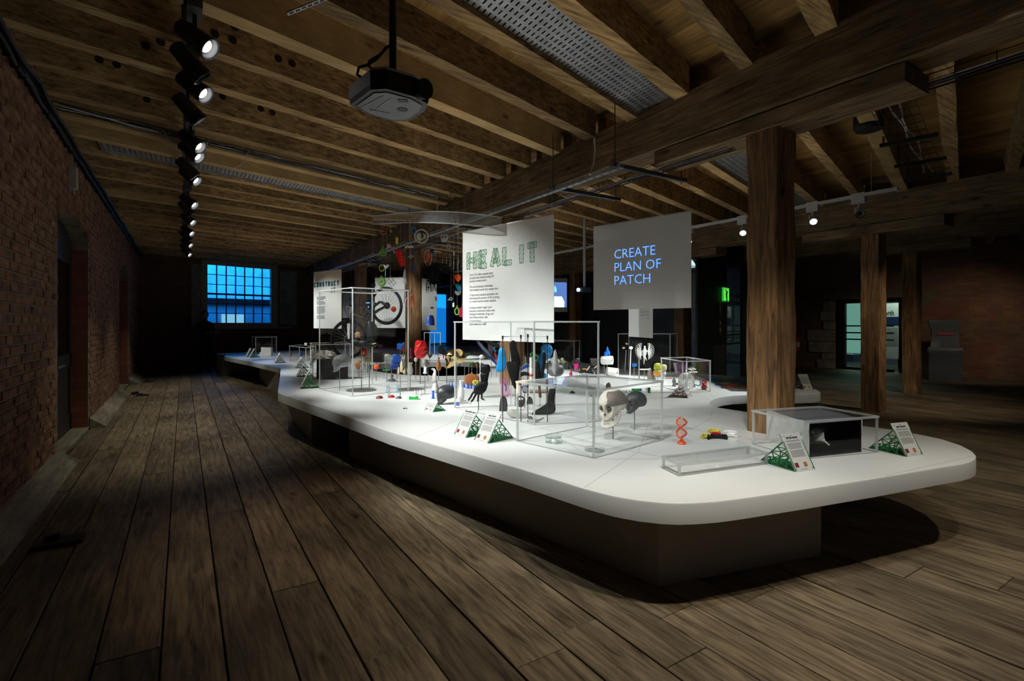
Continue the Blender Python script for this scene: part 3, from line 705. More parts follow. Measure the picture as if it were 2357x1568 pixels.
# joint lines between the table panels, and the printed network of fine lines
def strips(name, segs, m, w, z, parent, h=.0006):
    for a, c in segs:
        b = B(); p = at_z(*a, TZ); q = at_z(*c, TZ); d = (q-p).normalized(); n = Vector((-d.y, d.x, 0))*w/2
        b.hexa([p-n+UP*z, q-n+UP*z, q+n+UP*z, p+n+UP*z, p-n+UP*(z+h), q-n+UP*(z+h), q+n+UP*(z+h), p+n+UP*(z+h)])
        b.build(name, m, parent)
strips('panel_joint', [((1346,1122),(1470,1040)),((1470,1040),(1500,958)),((956,1008),(1235,890)),((2040,1095),(2240,1050)),((1600,905),(1661,935)),((648,868),(720,866)),((735,900),(811,914)),((655,916),(735,897))], C('joint_grey', .42, .42, .40, .6), .0035, 0, table)
strips('printed_line', [((1528,978),(1606,1010)),((1530,972),(1560,1006)),((1550,940),(1633,965)),((1633,965),(1592,988)),((1633,965),(1680,955)),((1633,965),(1714,975)),((1367,1056),(1522,1010)),((1368,1057),(1524,1057)),
 ((1445,1038),(1524,1052)),((1445,1038),(1540,1000)),((1205,1014),(1445,1038)),((1240,985),(1330,1010)),((1310,950),(1345,975)),((1560,1012),(1660,1015)),((1606,1010),(1680,1003)),((1290,1010),(1367,1056)),
 ((1420,960),(1500,942)),((1500,942),(1590,955)),((1345,975),(1420,960)),((1690,1000),(1760,1020)),((1640,945),(1633,965))], C('print_grey', .40, .40, .39, .6), .004, .0002, table)
# recessed colour screen near the far right lobe
sc = thing('map_screen', 'dark panel with blue, purple and orange shapes set in the far right table lobe', 'screen')
P = [at_z(u, v, TZ) for u, v in ((1600,864),(1719,869),(1830,889),(1828,903),(1683,901))]
B().slab([(p.x, p.y) for p in P], TZ, TZ+.004).build('panel', C('dark_slate_panel', .10, .10, .10, .35), sc)
for (u, v, du, dv, m) in ((1650,879,18,2.2,M_TEAL),(1668,884,14,2.4,LGREY),(1690,877,16,2.6,PURP),(1710,880,12,2,BLUE),(1684,889,15,2.6,ORANGE),(1712,892,9,2.2,ORANGE),(1655,886,10,2,BLUE),(1668,893,10,1.6,MAROON),(1640,874,16,1.8,BLUE)):
    q = [at_z(u+du*a, v+dv*c, TZ) for a, c in ((-1,0),(-.4,-1),(.5,-.9),(1,.1),(.3,1),(-.6,.8))]
    B().slab([(p.x, p.y) for p in q], TZ+.004, TZ+.006).build('coloured_shape', m, sc)
# low bench by the far wall and a second pale ledge under the blue windows
t = at_z(510, 850, 0); 
tag(B().box(0, 0, 0, 3.4, .5, .62).build('wall_bench', mat('bench_white', (.35, .35, .33), .6), loc=(1.02, 17.9, 0), rot=(0, 0, .29)), 'low pale box bench standing against the far wall behind the table tip', 'bench')
tag(B().box(0, 0, 0, 5.5, .9, .5).build('window_ledge', C('ledge_white', .7, .72, .75), loc=(10.2, 22.6, 0), rot=(0, 0, .286)), 'pale ledge lit blue under the far blue windows', 'ledge')

# ================================================================== ACRYLIC CASES
def case(label, front, left, right, vtop, back=None, group='clear acrylic display cases', zb=TZ):
    f = at_z(*front, zb); l = at_z(*left, zb); r = at_z(*right, zb); zt = EYE+(CY-vtop)/F*depth(f); bk = l+(r-f)
    h = zt-zb; t = thing('acrylic_case', label, 'display case', f, 0, group); th = .006 if h > .3 else .005
    L = l-f; R_ = r-f; K = bk-f; H = UP*h; e0 = Vector((0, 0, .0005)); nl = L.normalized(); nr = R_.normalized()
    def panel(a, c, name='side_panel'):
        n = UP.cross((c-a).normalized())*th*.5
        B().hexa([a-n+e0, c-n+e0, c+n+e0, a+n+e0, a-n+H, c-n+H, c+n+H, a+n+H]).build(name, M_ACR, t)
    Z = Vector((0, 0, 0)); i = .012
    panel(Z+nl*i, L-nl*i); panel(Z+nr*i, R_-nr*i); panel(L+nr*i, K-nr*i); panel(R_+nl*i, K-nl*i)
    z1 = UP*(h-th)
    B().hexa([z1+(nl+nr)*i, z1+R_+(nl-nr)*i, z1+K-(nl+nr)*i, z1+L-(nl-nr)*i, H+(nl+nr)*i, H+R_+(nl-nr)*i, H+K-(nl+nr)*i, H+L-(nl-nr)*i]).build('lid', M_ACR, t)
    e = .014
    for p in (Z, L, R_, K):
        b = B(); q = p+(nl*(e/2) if p in (Z, R_) else nl*(-e/2))+(nr*(e/2) if p in (Z, L) else nr*(-e/2)); b.bar(q+e0, q+H, e)
        b.build('polished_corner', M_EDGE, t)
    b = B()
    for a, c in ((Z, L), (Z, R_), (L, K), (R_, K)): b.bar(a+UP*(h-e/2), c+UP*(h-e/2), e)
    b.build('polished_rim', M_EDGE, t)
    b = B()
    for a, c in ((Z, L), (Z, R_), (L, K), (R_, K)): b.bar(a+UP*.003, c+UP*.003, .006)
    b.build('foot_edge', MATS['joint_grey'], t)
    return t
case('low square acrylic case over the white skull with the grey plate', (1367,1056), (1188,1016), (1526,1013), 897)
case('tall acrylic case over the insoles and artificial limbs', (1229,979), (1045,939), (1380,971), 739)
case('tallest acrylic case, around the thin rods left of the gold skull', (811,913), (734,896), (941,900), 661)
case('acrylic case over the black cylinder with the crumpled fabric', (719,871), (714,861), (807,866), 793)
case('small acrylic case on the left part of the table, a blue bottle before it', (704,838), (666,831), (727,833), 800)
case('acrylic case at the far left tip of the table behind the white house model', (588,818), (580,813), (637,816), 776)
case('square acrylic case over the white birdcage', (1571,905), (1521,890), (1636,902), 831)
case('tall acrylic case around the white winged figure', (1422,858), (1447,850), (1543,860), 768)
case('flat long acrylic lid near the front edge, left of the paper sign', (1563,1097), (1524,1078), (1768,1069), 1067)
case('low wide acrylic case over the black display box by the nearest post', (1853,1058), (1731,1023), (2022,1042), 969)
case('distant acrylic case behind the red faceted vase', (1000,826), (976,822), (1014,825), 766)
case('distant acrylic case behind the blue chair, below the large banner', (1322,842), (1250,838), (1335,838), 785)
# pocket under the flat lid
t = thing('recessed_tray', 'shallow white tray with a small knob under the flat acrylic lid', 'tray')
P = [at_z(u, v, TZ) for u, v in ((1566,1094),(1532,1078),(1728,1058),(1762,1068))]
B().slab([(p.x, p.y) for p in P], TZ, TZ+.003).build('tray_floor', C('tray_grey', .62, .62, .60), t)
q = at_z(1650, 1077, TZ); B().ball((q.x, q.y, q.z+.008), .007).build('knob', M_PLWH, t, True)
b = B()
for a, c in zip(P, P[1:]+P[:1]): b.bar(a+UP*.008, c+UP*.008, .006, .014)
b.build('tray_rim', M_WHITE, t)

# black display box with a funnel-shaped prosthesis
f = at_z(1862,1054,TZ); r = at_z(1984,1041,TZ); l = at_z(1765,1011,TZ)
t = thing('display_box', 'box with a black glossy front and white sides inside the low wide acrylic case', 'box', f)
R_ = r-f; L = l-f; h = .245; K = L+R_; H = UP*h; nr = R_.normalized(); nl = L.normalized(); th = .006
pw = C('box_white', .72, .72, .70); pk = mat('gloss_black', (.006, .006, .007), .12)
def wallp(a, c, m, name, off=0):
    n = UP.cross((c-a).normalized())*th*.5
    B().hexa([a-n, c-n, c+n, a+n, a-n+H, c-n+H, c+n+H, a+n+H]).build(name, m, t)
wallp(Vector((0,0,0)), L, pw, 'white_side'); wallp(R_, K, pw, 'white_side'); wallp(L, K, pw, 'white_side')
wallp(nl*.16+nr*th, R_+nl*.16-nr*th, pk, 'black_back')
wallp(nr*.006+nl*.005, nr*.006+nl*.16, pk, 'black_lining'); wallp(R_-nr*.006+nl*.005, R_-nr*.006+nl*.16, pk, 'black_lining')
B().hexa([H-UP*.006+p for p in (Vector((0,0,0)), R_, K, L)]+[H+p for p in (Vector((0,0,0)), R_, K, L)]).build('grey_lid', C('lid_grey', .20, .20, .23), t)
B().hexa([p+UP*.001 for p in (nl*.003, R_+nl*.003, R_+nl*.16, nl*.16)]+[p+UP*.006 for p in (nl*.003, R_+nl*.003, R_+nl*.16, nl*.16)]).build('glossy_floor', mat('gloss_grey', (.03, .03, .034), .15), t)
c0 = f+R_*.30+L.normalized()*.08+UP*.125
fu = thing('funnel_prosthesis', 'white funnel-shaped print with a bulb and a spout inside the black display box', 'medical model', c0)
ax = (RV*.62-UP*.62-FV*.35).normalized(); Q = ax.to_track_quat('Z', 'Y').to_euler()
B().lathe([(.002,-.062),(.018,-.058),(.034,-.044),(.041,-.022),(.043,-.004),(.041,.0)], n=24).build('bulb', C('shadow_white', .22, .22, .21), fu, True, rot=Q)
B().lathe([(.043,.0),(.045,.004),(.038,.012),(.022,.030),(.014,.034),(.013,.044),(.006,.046),(.0055,.090),(.003,.090)], n=24).build('funnel', M_PLWH, fu, True, rot=Q)
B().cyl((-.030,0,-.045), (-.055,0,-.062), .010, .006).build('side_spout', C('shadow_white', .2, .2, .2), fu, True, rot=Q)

# ================================================================== A-FRAME SIGNS
def aframe(label, BL, BR, TL, back, side, m, head=None, tr_only=False, group='triangular sign holders'):
    """plaque corners as seen; 'back' is where the rear foot of the visible lattice side (side 'L' or 'R') stands"""
    bl = at_z(*BL, TZ); br = at_z(*BR, TZ); bk = at_z(*back, TZ)
    foot = bl if side == 'L' else br; e = bk-foot; D = e.length
    if D > .30: e = e*(.30/D); D = .30
    W = (br-bl)
    if W.length > .17: W = W.normalized()*.17
    if W.length < .10: W = W.normalized()*.14
    if side == 'R': bl = br-W
    else: br = bl+W
    n = Vector((-W.y, W.x, 0)).normalized()
    if n.dot(e) < 0: n = -n
    # height and lean of the plaque from the seen top corner
    ref = bl if side == 'L' else br; best = None
    for i in range(30):
        for j in range(40):
            k = i*.008; hh = .08+j*.006; p = ref+n*k+UP*hh; dd = depth(p); u = CX+F*(p.x*CS-p.y*SN)/dd; v = CY-F*(p.z-EYE)/dd
            s = (u-TL[0])**2+(v-TL[1])**2
            if best is None or s < best[0]: best = (s, k, hh)
    k, hh = best[1], best[2]; k = max(k, .03)
    t = thing('sign_holder', label, 'sign', (bl+br)*.5, 0, group); o = t.location.copy()
    D = max(min(D, .28), k*1.6); LN = n*k+UP*hh; S = LN.length; xd = W.normalized(); zd = LN.normalized(); yd = zd.cross(xd); 
    if yd.dot(n) > 0: yd = -yd                       # outward (towards the reader)
    M = Matrix((xd, zd, yd)).transposed()
    rot = M.to_euler() if M.determinant() > 0 else Matrix((-xd, zd, yd)).transposed().to_euler()
    wd = W.length; cen = (bl+br)*.5-o
    def panelbox(b, x0, x1, z0, z1, y0, y1): b.add([(x0,z0,y0),(x1,z0,y0),(x1,z1,y0),(x0,z1,y0),(x0,z0,y1),(x1,z0,y1),(x1,z1,y1),(x0,z1,y1)], [(0,3,2,1),(4,5,6,7),(0,1,5,4),(1,2,6,5),(2,3,7,6),(3,0,4,7)])
    b = B(); panelbox(b, -wd/2, wd/2, 0, S, 0, .003); b.build('plaque', M_PAPER, t, loc=cen, rot=rot)
    b = B(); panelbox(b, -wd/2, wd/2, 0, S, -.004, -.0002); b.build('backing', m, t, loc=cen, rot=rot)
    b = B(); y = .0031; random.seed(int(BL[0]))
    panelbox(b, -wd*.42, -wd*.30, S*.925, S*.935, y, y+.0004)
    for q in range(17):
        if q in (2, 9): continue
        z0 = S*(.80-q*.027); a0 = random.uniform(.30, .40); panelbox(b, -wd*.36, wd*a0, z0, z0+S*.009, y, y+.0004)
    panelbox(b, -wd*.2, wd*.15, S*.045, S*.052, y, y+.0004)
    b.build('printed_text', M_INK, t, loc=cen, rot=rot)
    for (x0, x1, mm) in ((-.40, -.22, MAROON), (.05, .22, OCHRE)):
        b = B(); panelbox(b, wd*x0, wd*x1, S*.10, S*.22, y, y+.0005); b.build('portrait_photo', mm, t, loc=cen, rot=rot)
    b = B()
    for sx, sz in ((-.43, .055), (.43, .055), (0, .935)): b.cyl((wd*sx, S*sz, y), (wd*sx, S*sz, y+.0012), .0042, n=8)
    b.build('rivets', m, t, loc=cen, rot=rot)
    if head:
        me = text_mesh('heading', head, wd*.085, M_INK, 'CENTER', bold=.0012); 
        hb = put('heading', me, t, cen+zd*S*.855+yd*.0036, rot)
    # lattice sides
    apz = .80; n_ = n
    for sgn in (-1, 1):
        b = B(); off = xd*(wd/2-.004)*sgn+cen
        A = Vector((0, 0, .003)); Bk = n_*D+UP*.003; T = LN*apz
        tube = .0052
        for p, q in ((A, Bk), (A, T), (Bk, T)): b.bar(off+p, off+q, tube*1.25)
        pts = [A, Bk, T, (A+T)*.5, (Bk+T)*.5, (A+Bk)*.5, (A*.35+Bk*.35+T*.3), (A*.2+Bk*.5+T*.3), A*.5+Bk*.15+T*.35, A*.3+Bk*.3+T*.4, A*.2+Bk*.2+T*.6, A*.25+Bk*.75, A*.75+Bk*.25, A*.25+T*.75, Bk*.25+T*.75, A*.75+T*.25, Bk*.75+T*.25, A*.12+Bk*.60+T*.28, A*.6+Bk*.1+T*.3]
        con = [(5,6),(5,7),(11,7),(11,17),(1,17),(17,16),(7,17),(7,4),(4,9),(9,6),(6,8),(8,12),(12,18),(0,18),(18,15),(8,15),(8,3),(3,9),(9,10),(10,4),(10,3),(10,13),(10,14),(13,14),(6,12),(7,9),(5,8),(16,7),(14,4),(6,7)]
        for i, j in con: b.bar(off+pts[i], off+pts[j], tube)
        b.build('lattice_side', m, t)
    B().bar(cen+xd*(wd/2)+n_*D+UP*.004, cen-xd*(wd/2)+n_*D+UP*.004, .008).build('rear_bar', m, t)
    B().hexa([cen+xd*a+n_*c+UP*z for z in (.0, .003) for a, c in ((-wd/2, 0), (wd/2, 0), (wd/2, D), (-wd/2, D))]).build('base_plate', m, t)
    return t
aframe('green-backed paper sign nearest the front edge, before the black display box', (1831,1087), (1881,1080), (1795,999), (1781,1060), 'L', M_GREEN, 'BETTER DRUGS')
aframe('green-backed paper sign at the right end of the table', (2086,1052), (2127,1047), (2048,975), (2024,1031), 'L', M_GREEN, 'NEW ORGANS')
aframe('grey paper sign on a green holder, left one of the pair beside the front case', (1042,1000), (1073,1008.5), (1101.5,943.8), (1116,995), 'R', M_GREEN, 'REPLACEMENT PARTS')
aframe('grey paper sign on a green holder, right one of the pair beside the front case', (1090,1013.5), (1124,1021.7), (1154,953.5), (1168,1005.4), 'R', M_GREEN, 'SMALL PARTS')
aframe('small short paper sign on a green holder in front of the dark grey skull', (973.7,943.8), (996.7,949.4), (1008.4,924.4), (1013,944), 'R', M_GREEN)
aframe('green lattice sign seen from its side at the corner of the tallest case', (687.5,889.5), (690.5,895.7), (712.5,855), (734.5,892.7), 'R', M_GREEN)
aframe('teal lattice sign directly behind the green lattice sign', (681,866), (684,868), (702,837.5), (721,867), 'R', M_TEAL)
aframe('teal lattice sign farthest back in the row of three', (676,846.5), (679,848.2), (694.6,823), (717,846.5), 'R', M_TEAL)
aframe('teal lattice sign standing alone near the middle of the left table part', (626.7,835), (633,836.5), (646,813), (658.4,835.5), 'R', M_TEAL)
aframe('left one of two teal signs at the far left tip of the table', (561,821.5), (567.5,822.6), (578.8,802), (592,821.8), 'R', M_TEAL)
aframe('right one of two teal signs at the far left tip of the table', (569.6,823), (574.5,824.3), (587,803), (597,823.2), 'R', M_TEAL)
aframe('brown lattice sign in front of the birdcage case', (1583.5,917), (1596,912), (1565,879), (1545,912), 'L', M_BROWN)
aframe('brown lattice sign on the far right lobe, peeping out behind the post', (1850,897), (1860,897), (1836,862), (1832,892), 'L', M_BROWN)
aframe('brown lattice sign behind the two white cylinders', (1362,847), (1372,847), (1350,825), (1345,845), 'L', M_BROWN)

# ================================================================== HANGING BANNERS AND SCREENS
def hang(name, label, cat, TL, TR, BR, BL, dR, m, wires=True, group=None, ztop=3.80, th=.004, mull=False):
    hl = BL[1]-TL[1]; hr = BR[1]-TR[1]; dL = dR*hr/hl
    tl, tr, br, bl = at_d(*TL, dL), at_d(*TR, dR), at_d(*BR, dR), at_d(*BL, dL)
    H = ((tl-bl).length+(tr-br).length)/2; base = bl; x = (br-bl); x.z = 0; W = x.length; x.normalize(); rz = math.atan2(x.y, x.x)
    t = thing(name, label, cat, bl, rz, group)
    B().box(0, 0, 0, W, th, H).build('panel', m, t)
    for xx in (.03, W-.03):
        if wires: B().cyl((xx, th/2, H-.02), (xx, th/2, ztop-bl.z), .0022, n=5).build('suspension_wire', M_STEEL, t)
    if wires:
        b = B(); b.box(0, -.002, H-.006, W, th+.002, H+.006); b.build('top_rail', M_STEEL, t)
    return t, W, H
def flat(b, pts, w, y=-.001):     # polyline of thin ribbons on the front of a hanging panel
    for (x0, z0), (x1, z1) in zip(pts, pts[1:]):
        d = Vector((x1-x0, 0, z1-z0)); 
        if d.length < 1e-6: continue
        n = Vector((-d.z, 0, d.x)).normalized()*w/2; p = Vector((x0, y, z0)); q = Vector((x1, y, z1))
        b.add([p-n, q-n, q+n, p+n], [(0, 1, 2, 3)])
T1, W1, H1 = hang('hanging_banner', 'large white hanging banner with the green lattice heading HEAL IT', 'banner', (1063,535), (1272,492), (1275,788), (1065,782), 5.7, M_PAPER)
def bars(letter):
    S_ = .24
    return {'H': [((0,0),(0,1)), ((.62,0),(.62,1)), ((0,.5),(.62,.5))], 'E': [((0,0),(0,1)), ((0,.9),(.6,.9)), ((0,.5),(.5,.5)), ((0,.1),(.6,.1))],
            'A': [((0,0),(.32,1)), ((.64,0),(.34,1)), ((.12,.32),(.52,.32))], 'L': [((0,0),(0,1)), ((0,.1),(.58,.1))], 'I': [((0,0),(0,1))],
            'T': [((.32,0),(.32,1)), ((0,.9),(.66,.9))], 'C': [((0,0),(0,1)), ((0,.9),(.55,.9)), ((0,.1),(.55,.1))], 'O': [((0,0),(0,1)), ((.58,0),(.58,1)), ((0,.9),(.58,.9)), ((0,.1),(.58,.1))],
            'N': [((0,0),(0,1)), ((.6,0),(.6,1)), ((0,1),(.6,0))], 'S': [((0,.9),(.55,.9)), ((0,.5),(.55,.5)), ((0,.1),(.55,.1)), ((0,.5),(0,.95)), ((.55,.05),(.55,.5))],
            'R': [((0,0),(0,1)), ((0,.9),(.5,.9)), ((.55,.5),(.55,.95)), ((0,.5),(.5,.5)), ((.25,.5),(.6,0))], 'U': [((0,0),(0,1)), ((.58,0),(.58,1)), ((0,.1),(.58,.1))]}[letter]
def lattice_word(word, x0, z0, hgt, pitch, lw, m, parent, bw=.2):
    random.seed(12); x = x0
    for ch in word:
        b = B()
        if ch == ' ': x += pitch*.30; continue
        for (ax, az), (cx, cz) in bars(ch):
            a = Vector((x+ax*hgt, 0, z0+az*hgt)); c = Vector((x+cx*hgt, 0, z0+cz*hgt)); d = c-a; L = d.length; d.normalize(); n = Vector((-d.z, 0, d.x))*bw*hgt/2
            k = max(2, int(L/(hgt*.21))); P1 = [a+d*L*i/k+n*(1+random.uniform(-.12, .12)) for i in range(k+1)]; P2 = [a+d*L*i/k-n*(1+random.uniform(-.12, .12)) for i in range(k+1)]
            f2 = lambda p: (p.x, p.z)
            flat(b, [f2(p) for p in P1], lw); flat(b, [f2(p) for p in P2], lw); flat(b, [f2(P1[0]), f2(P2[0])], lw); flat(b, [f2(P1[-1]), f2(P2[-1])], lw)
            for i in range(k): flat(b, [f2(P1[i]), f2(P2[i+1])], lw*.7); flat(b, [f2(P2[i]), f2(P1[i+1])], lw*.5); flat(b, [f2(P1[i]), f2(P2[i])], lw*.5)
        x += pitch*(.45 if ch == 'I' else 1); b.build('heading_letter', m, parent)
lattice_word('HEAL IT', .075*W1, .65*H1, .150*H1, .142*W1, .0110, M_GREEN, T1, .31)
def net(parent, pts, con, m, w, W, H):
    b = B()
    for i, j in con: flat(b, [(pts[i][0]*W, pts[i][1]*H), (pts[j][0]*W, pts[j][1]*H)], w, -.0005)
    return b.build('line_drawing', m, parent)
def px1(u, v):   # crop coordinates of the banner to panel fractions
    x = (u-115)/(1148-115); top = 262+(75-262)*x; bot = 1480+(1515-1480)*x; return (x, (bot-v)/(bot-top))
NP = [px1(*p) for p in [(135,450),(230,455),(305,375),(375,425),(432,385),(490,430),(555,360),(620,395),(700,345),(780,352),(800,240),(955,185),(925,300),(985,300),(1020,460),(930,460),(1018,645),(945,600),(962,725),(850,590),(740,650),(600,675),(420,700),(230,680),(140,765),(130,590),(160,520),(520,450),(680,430),(860,370),(900,580)]]
net(T1, NP, [(0,1),(1,2),(2,3),(3,4),(4,5),(5,6),(6,7),(7,8),(8,9),(9,10),(10,11),(11,12),(12,13),(13,14),(14,15),(15,16),(16,17),(17,18),(18,16),(17,19),(19,20),(20,21),(21,22),(22,23),(23,24),(24,25),(25,26),(26,0),(0,26),(1,3),(2,5),(2,1),(4,6),(6,8),(7,9),(8,10),(9,12),(11,13),(12,14),(13,15),(11,29),(10,29),(9,29),(12,29),(15,17),(14,16),(15,30),(17,30),(19,30),(27,6),(27,5),(28,8),(28,7),(25,24),(23,25),(20,28),(0,25),(11,14),(29,15)], C('thin_line_grey', .38, .40, .38), .0022, W1, H1)
NP = [px1(*p) for p in [(150,1290),(145,1410),(205,1370),(240,1395),(180,1410),(440,1410),(530,1315),(568,1418),(510,1400),(545,1340)]]
net(T1, NP, [(0,1),(0,2),(1,2),(2,3),(1,4),(4,3),(5,6),(6,7),(5,7),(5,8),(8,6),(8,9),(9,7)], MATS['thin_line_grey'], .0016, W1, H1)
paras = [(.585, 'Over 5.5 million people have\nalready been treated using 3D\nprinted medical parts.'), (.475, 'We are all unique individuals.\nOur medical needs are unique too.'), (.40, 'Today more medical specialists are\nharnessing the power of 3D printing\nto create custom-made implants.'),
         (.285, 'In future medics might print\nbespoke treatments made with\nbiological materials, drugs and\neven living human cells.'), (.165, 'Could printed\nparts make you well?')]
for z, s in paras: put('printed_text', text_mesh('printed_text', s, .0290*H1, M_INK, bold=.0003, space=.95), T1, (.088*W1, -.001, z*H1), (PI/2, 0, 0))
T2, W2, H2 = hang('projection_screen', 'grey hanging projection screen showing CREATE PLAN OF PATCH in glowing blue', 'screen', (1369,523), (1595,489), (1591,712), (1366,714), 5.6, mat('screen_grey', (.52, .50, .47), .8, var=.02))
BLG = glow('projected_blue', (.22, .48, 1.0), 1.0); BLD = glow('projected_blue_edge', (.03, .12, .62), .9)
for k, wd in enumerate(('CREATE', 'PLAN OF', 'PATCH')):
    put('projected_word', text_mesh('projected_word', wd, .160, BLG, bold=-.0040), T2, (.235*W2, -.0022, (.590-.152*k)*H2), (PI/2, 0, 0))
    put('projected_word_edge', text_mesh('projected_word_edge', wd, .160, BLD, bold=.0010), T2, (.235*W2, -.0012, (.590-.152*k)*H2), (PI/2, 0, 0))
T3, W3, H3 = hang('hanging_banner', 'white hanging banner at the left with a teal lattice heading and small text', 'banner', (722,627), (787,620), (786,757), (722,756), 10.2, M_PAPER)
lattice_word('CONSTRUCT', .03*W3, .735*H3, .072*H3, .103*W3, .010, C('teal_ink', .01, .13, .17), T3, .34)
lattice_word('IT', .66*W3, .61*H3, .085*H3, .14*W3, .008, MATS['teal_ink'], T3, .34)
b = B(); random.seed(2)
for z, n in ((.55,3),(.47,3),(.38,6),(.22,3)):
    for k in range(n): flat(b, [(.12*W3, (z-k*.022)*H3), ((.42+random.uniform(-.04, .03))*W3, (z-k*.022)*H3)], .012)
b.build('printed_text', M_INK, T3)
T4, W4, H4 = hang('hanging_banner', 'blank white hanging panel behind the upper bicycle wheel', 'banner', (866,640), (935,640), (933,757), (863,755), 11.5, M_PAPER)
T5, W5, H5 = hang('hanging_banner', 'narrow white hanging panel with a printed column just right of the middle post', 'banner', (971,641), (1006,646), (1005,761), (971,761), 11.8, M_PAPER)
b = B()
for k in range(7): flat(b, [(.1*W5, (.45-k*.035)*H5), (.45*W5, (.45-k*.035)*H5)], .012)
b.build('printed_text', M_GINK, T5)
T6, W6, H6 = hang('hanging_banner', 'small white hanging panel below the projection screen', 'banner', (1447,700), (1503,700), (1502,784), (1447,775), 7.6, M_PAPER)
b = B()
for k, xx in enumerate((.50,.53,.53,.78)): flat(b, [(xx*W6, (.82-k*.09)*H6), (.88*W6, (.82-k*.09)*H6)], .012)
b.build('printed_text', M_GINK, T6)
T7, W7, H7 = hang('projection_screen', 'dark grey projection screen with blue mirrored letters behind the bicycle handlebar', 'screen', (788,676), (812,676), (812,732), (788,732), 13.5, C('dark_screen', .16, .165, .18))
me = text_mesh('projected_text', 'TAL P', .20, glow('projected_cyan', (.10, .40, 1.0), 1.0), bold=.003); put('projected_text', me, T7, (.62, -.002, .42*H7), (PI/2, 0, PI))
T7.children[-1].location = (W7*.98, -.004, .42*H7)
T7.children[-1].rotation_euler = (PI/2, 0, 0); T7.children[-1].scale = (-1, 1, 1) if False else (1, 1, 1)
for vtx in me.vertices: vtx.co.x = -vtx.co.x
T8, W8, H8 = hang('projection_screen', 'small blue projection screen with white angular shapes beside the large banner', 'screen', (1262,640), (1306,641), (1306,718), (1262,718), 14.5, mat('screen_grey2', (.33, .34, .36), .8, var=.02))
B().box(.02*W8, -.004, .14*H8, .96*W8, -.002, .88*H8).build('projected_picture', glow('screen_blue', (.075, .155, .42), .9), T8)
b = B().prism([(.25*W8,.14*H8),(.82*W8,.14*H8),(.84*W8,.30*H8),(.70*W8,.46*H8),(.25*W8,.46*H8)], -.007, -.005); b.build('white_shape', glow('screen_white', (.75, .92, 1), 1.0), T8)
b = B().prism([(.25*W8,.56*H8),(.44*W8,.60*H8),(.42*W8,.70*H8),(.36*W8,.77*H8),(.25*W8,.78*H8)], -.007, -.005); b.build('cyan_shape', glow('screen_cyan', (.2, .6, 1), .9), T8)

# ================================================================== BLUE WINDOWS, GLAZED LOBBY
w2 = empty('window_2'); tag(w2, kind='structure')
b = B(); wall_box(b, 8.9, 19, .55, 3.3, -.2, -.15)
random.seed(4)
BW_ = glow('dusk_sky_low', (.004, .13, .42), 1.0); BW2 = glow('dusk_sky_high', (.01, .30, .75), 1.0)
xs = [9.2, 10.35, 11.9, 12.3, 13.6, 15, 16.5]
for a, c in ((10.3, 11.75), (12.35, 14.0)):
    b = B(); wall_box(b, a, c, 2.35, 3.05, -.5, -.45); b.build('upper_sky', BW2, w2)
    b = B(); wall_box(b, a, c, .5, 2.35, -.5, -.45); b.build('lower_sky', BW_, w2)
    b = B(); wall_box(b, a, c, .5, 3.25, -.02, -.015); b.build('window_glass', PANE, w2)
b = B()
for a, c in ((8.9, 10.3), (11.75, 12.35), (14.0, 19)): wall_box(b, a, c, .5, 3.3, -.4, .02)
wall_box(b, 8.9, 19, 3.05, 3.35, -.4, .02)
b.build('dark_mullion', M_BLACK, w2)
# dark screen wall along the second row of posts, the glazed lobby behind it
dk = mat('dark_partition', (.014, .015, .017), .35)
pt = empty('wall_lobby'); tag(pt, kind='structure')
b = B(); b.box(10.62, 8.75, 0, 10.7, 22.6, 3.35); b.build('dark_glazing_wall', dk, pt)
for k in range(9):
    B().box(10.58, 8.8+k*1.55, 0, 10.62, 8.86+k*1.55, 3.35).build('mullion', M_BLKM, pt)
for zz in (1.1, 2.25): B().box(10.58, 8.75, zz, 10.62, 22.5, zz+.05).build('transom', M_BLKM, pt)
b = B()
lp = [Vector((10.55, 8.05, 0)), Vector((19.0, 8.05+SK*8.45, 0))]; ld = (lp[1]-lp[0]).normalized(); ln_ = Vector((-ld.y, ld.x, 0))
def LPt(s, z, off=0): return lp[0]+ld*s+ln_*off+UP*z
def lbox(b, s0, s1, z0, z1, o0, o1):
    b.hexa([LPt(s0,z0,o0),LPt(s1,z0,o0),LPt(s1,z0,o1),LPt(s0,z0,o1),LPt(s0,z1,o0),LPt(s1,z1,o0),LPt(s1,z1,o1),LPt(s0,z1,o1)])
def s_of(u):   # distance along the partition where a column of the photograph meets it
    d = ray(u, 700); best = min(range(0, 900), key=lambda i: abs((lp[0]+ld*i*.01).x*d[1]-(lp[0]+ld*i*.01).y*d[0])); return best*.01
s1, s2, s3 = s_of(1642), s_of(1671), s_of(1708)
lbox(b, -.3, s1, 0, 3.7, 0, .05); lbox(b, s3+.02, 8.8, 0, 3.7, 0, .05); lbox(b, s1, s3+.02, 3.12, 3.7, 0, .05); b.build('black_panel', M_BLACK, pt)
b = B(); lbox(b, s1, s2, 0, 1.0, 0, .05); b.build('grey_panel', C('charcoal_panel', .03, .03, .03), pt)
b = B(); lbox(b, s1, s2, 1.0, 3.12, 0, .05); b.build('black_panel', C('near_black', .012, .012, .012), pt)
B().bar(LPt(s2, 0, .02), LPt(s2, 3.12, .02), .05).build('mullion', M_BLKM, pt); 
for zz, hh in ((2.28, .06), (2.10, .05), (1.22, .05), (.98, .05)): 
    b = B(); lbox(b, s2, s3, zz, zz+hh, .0, .05); b.build('transom', M_BLKM, pt)
b = B(); lbox(b, s2, s3, 0, 3.12, .02, .026); b.build('door_glass', SMOKE, pt)
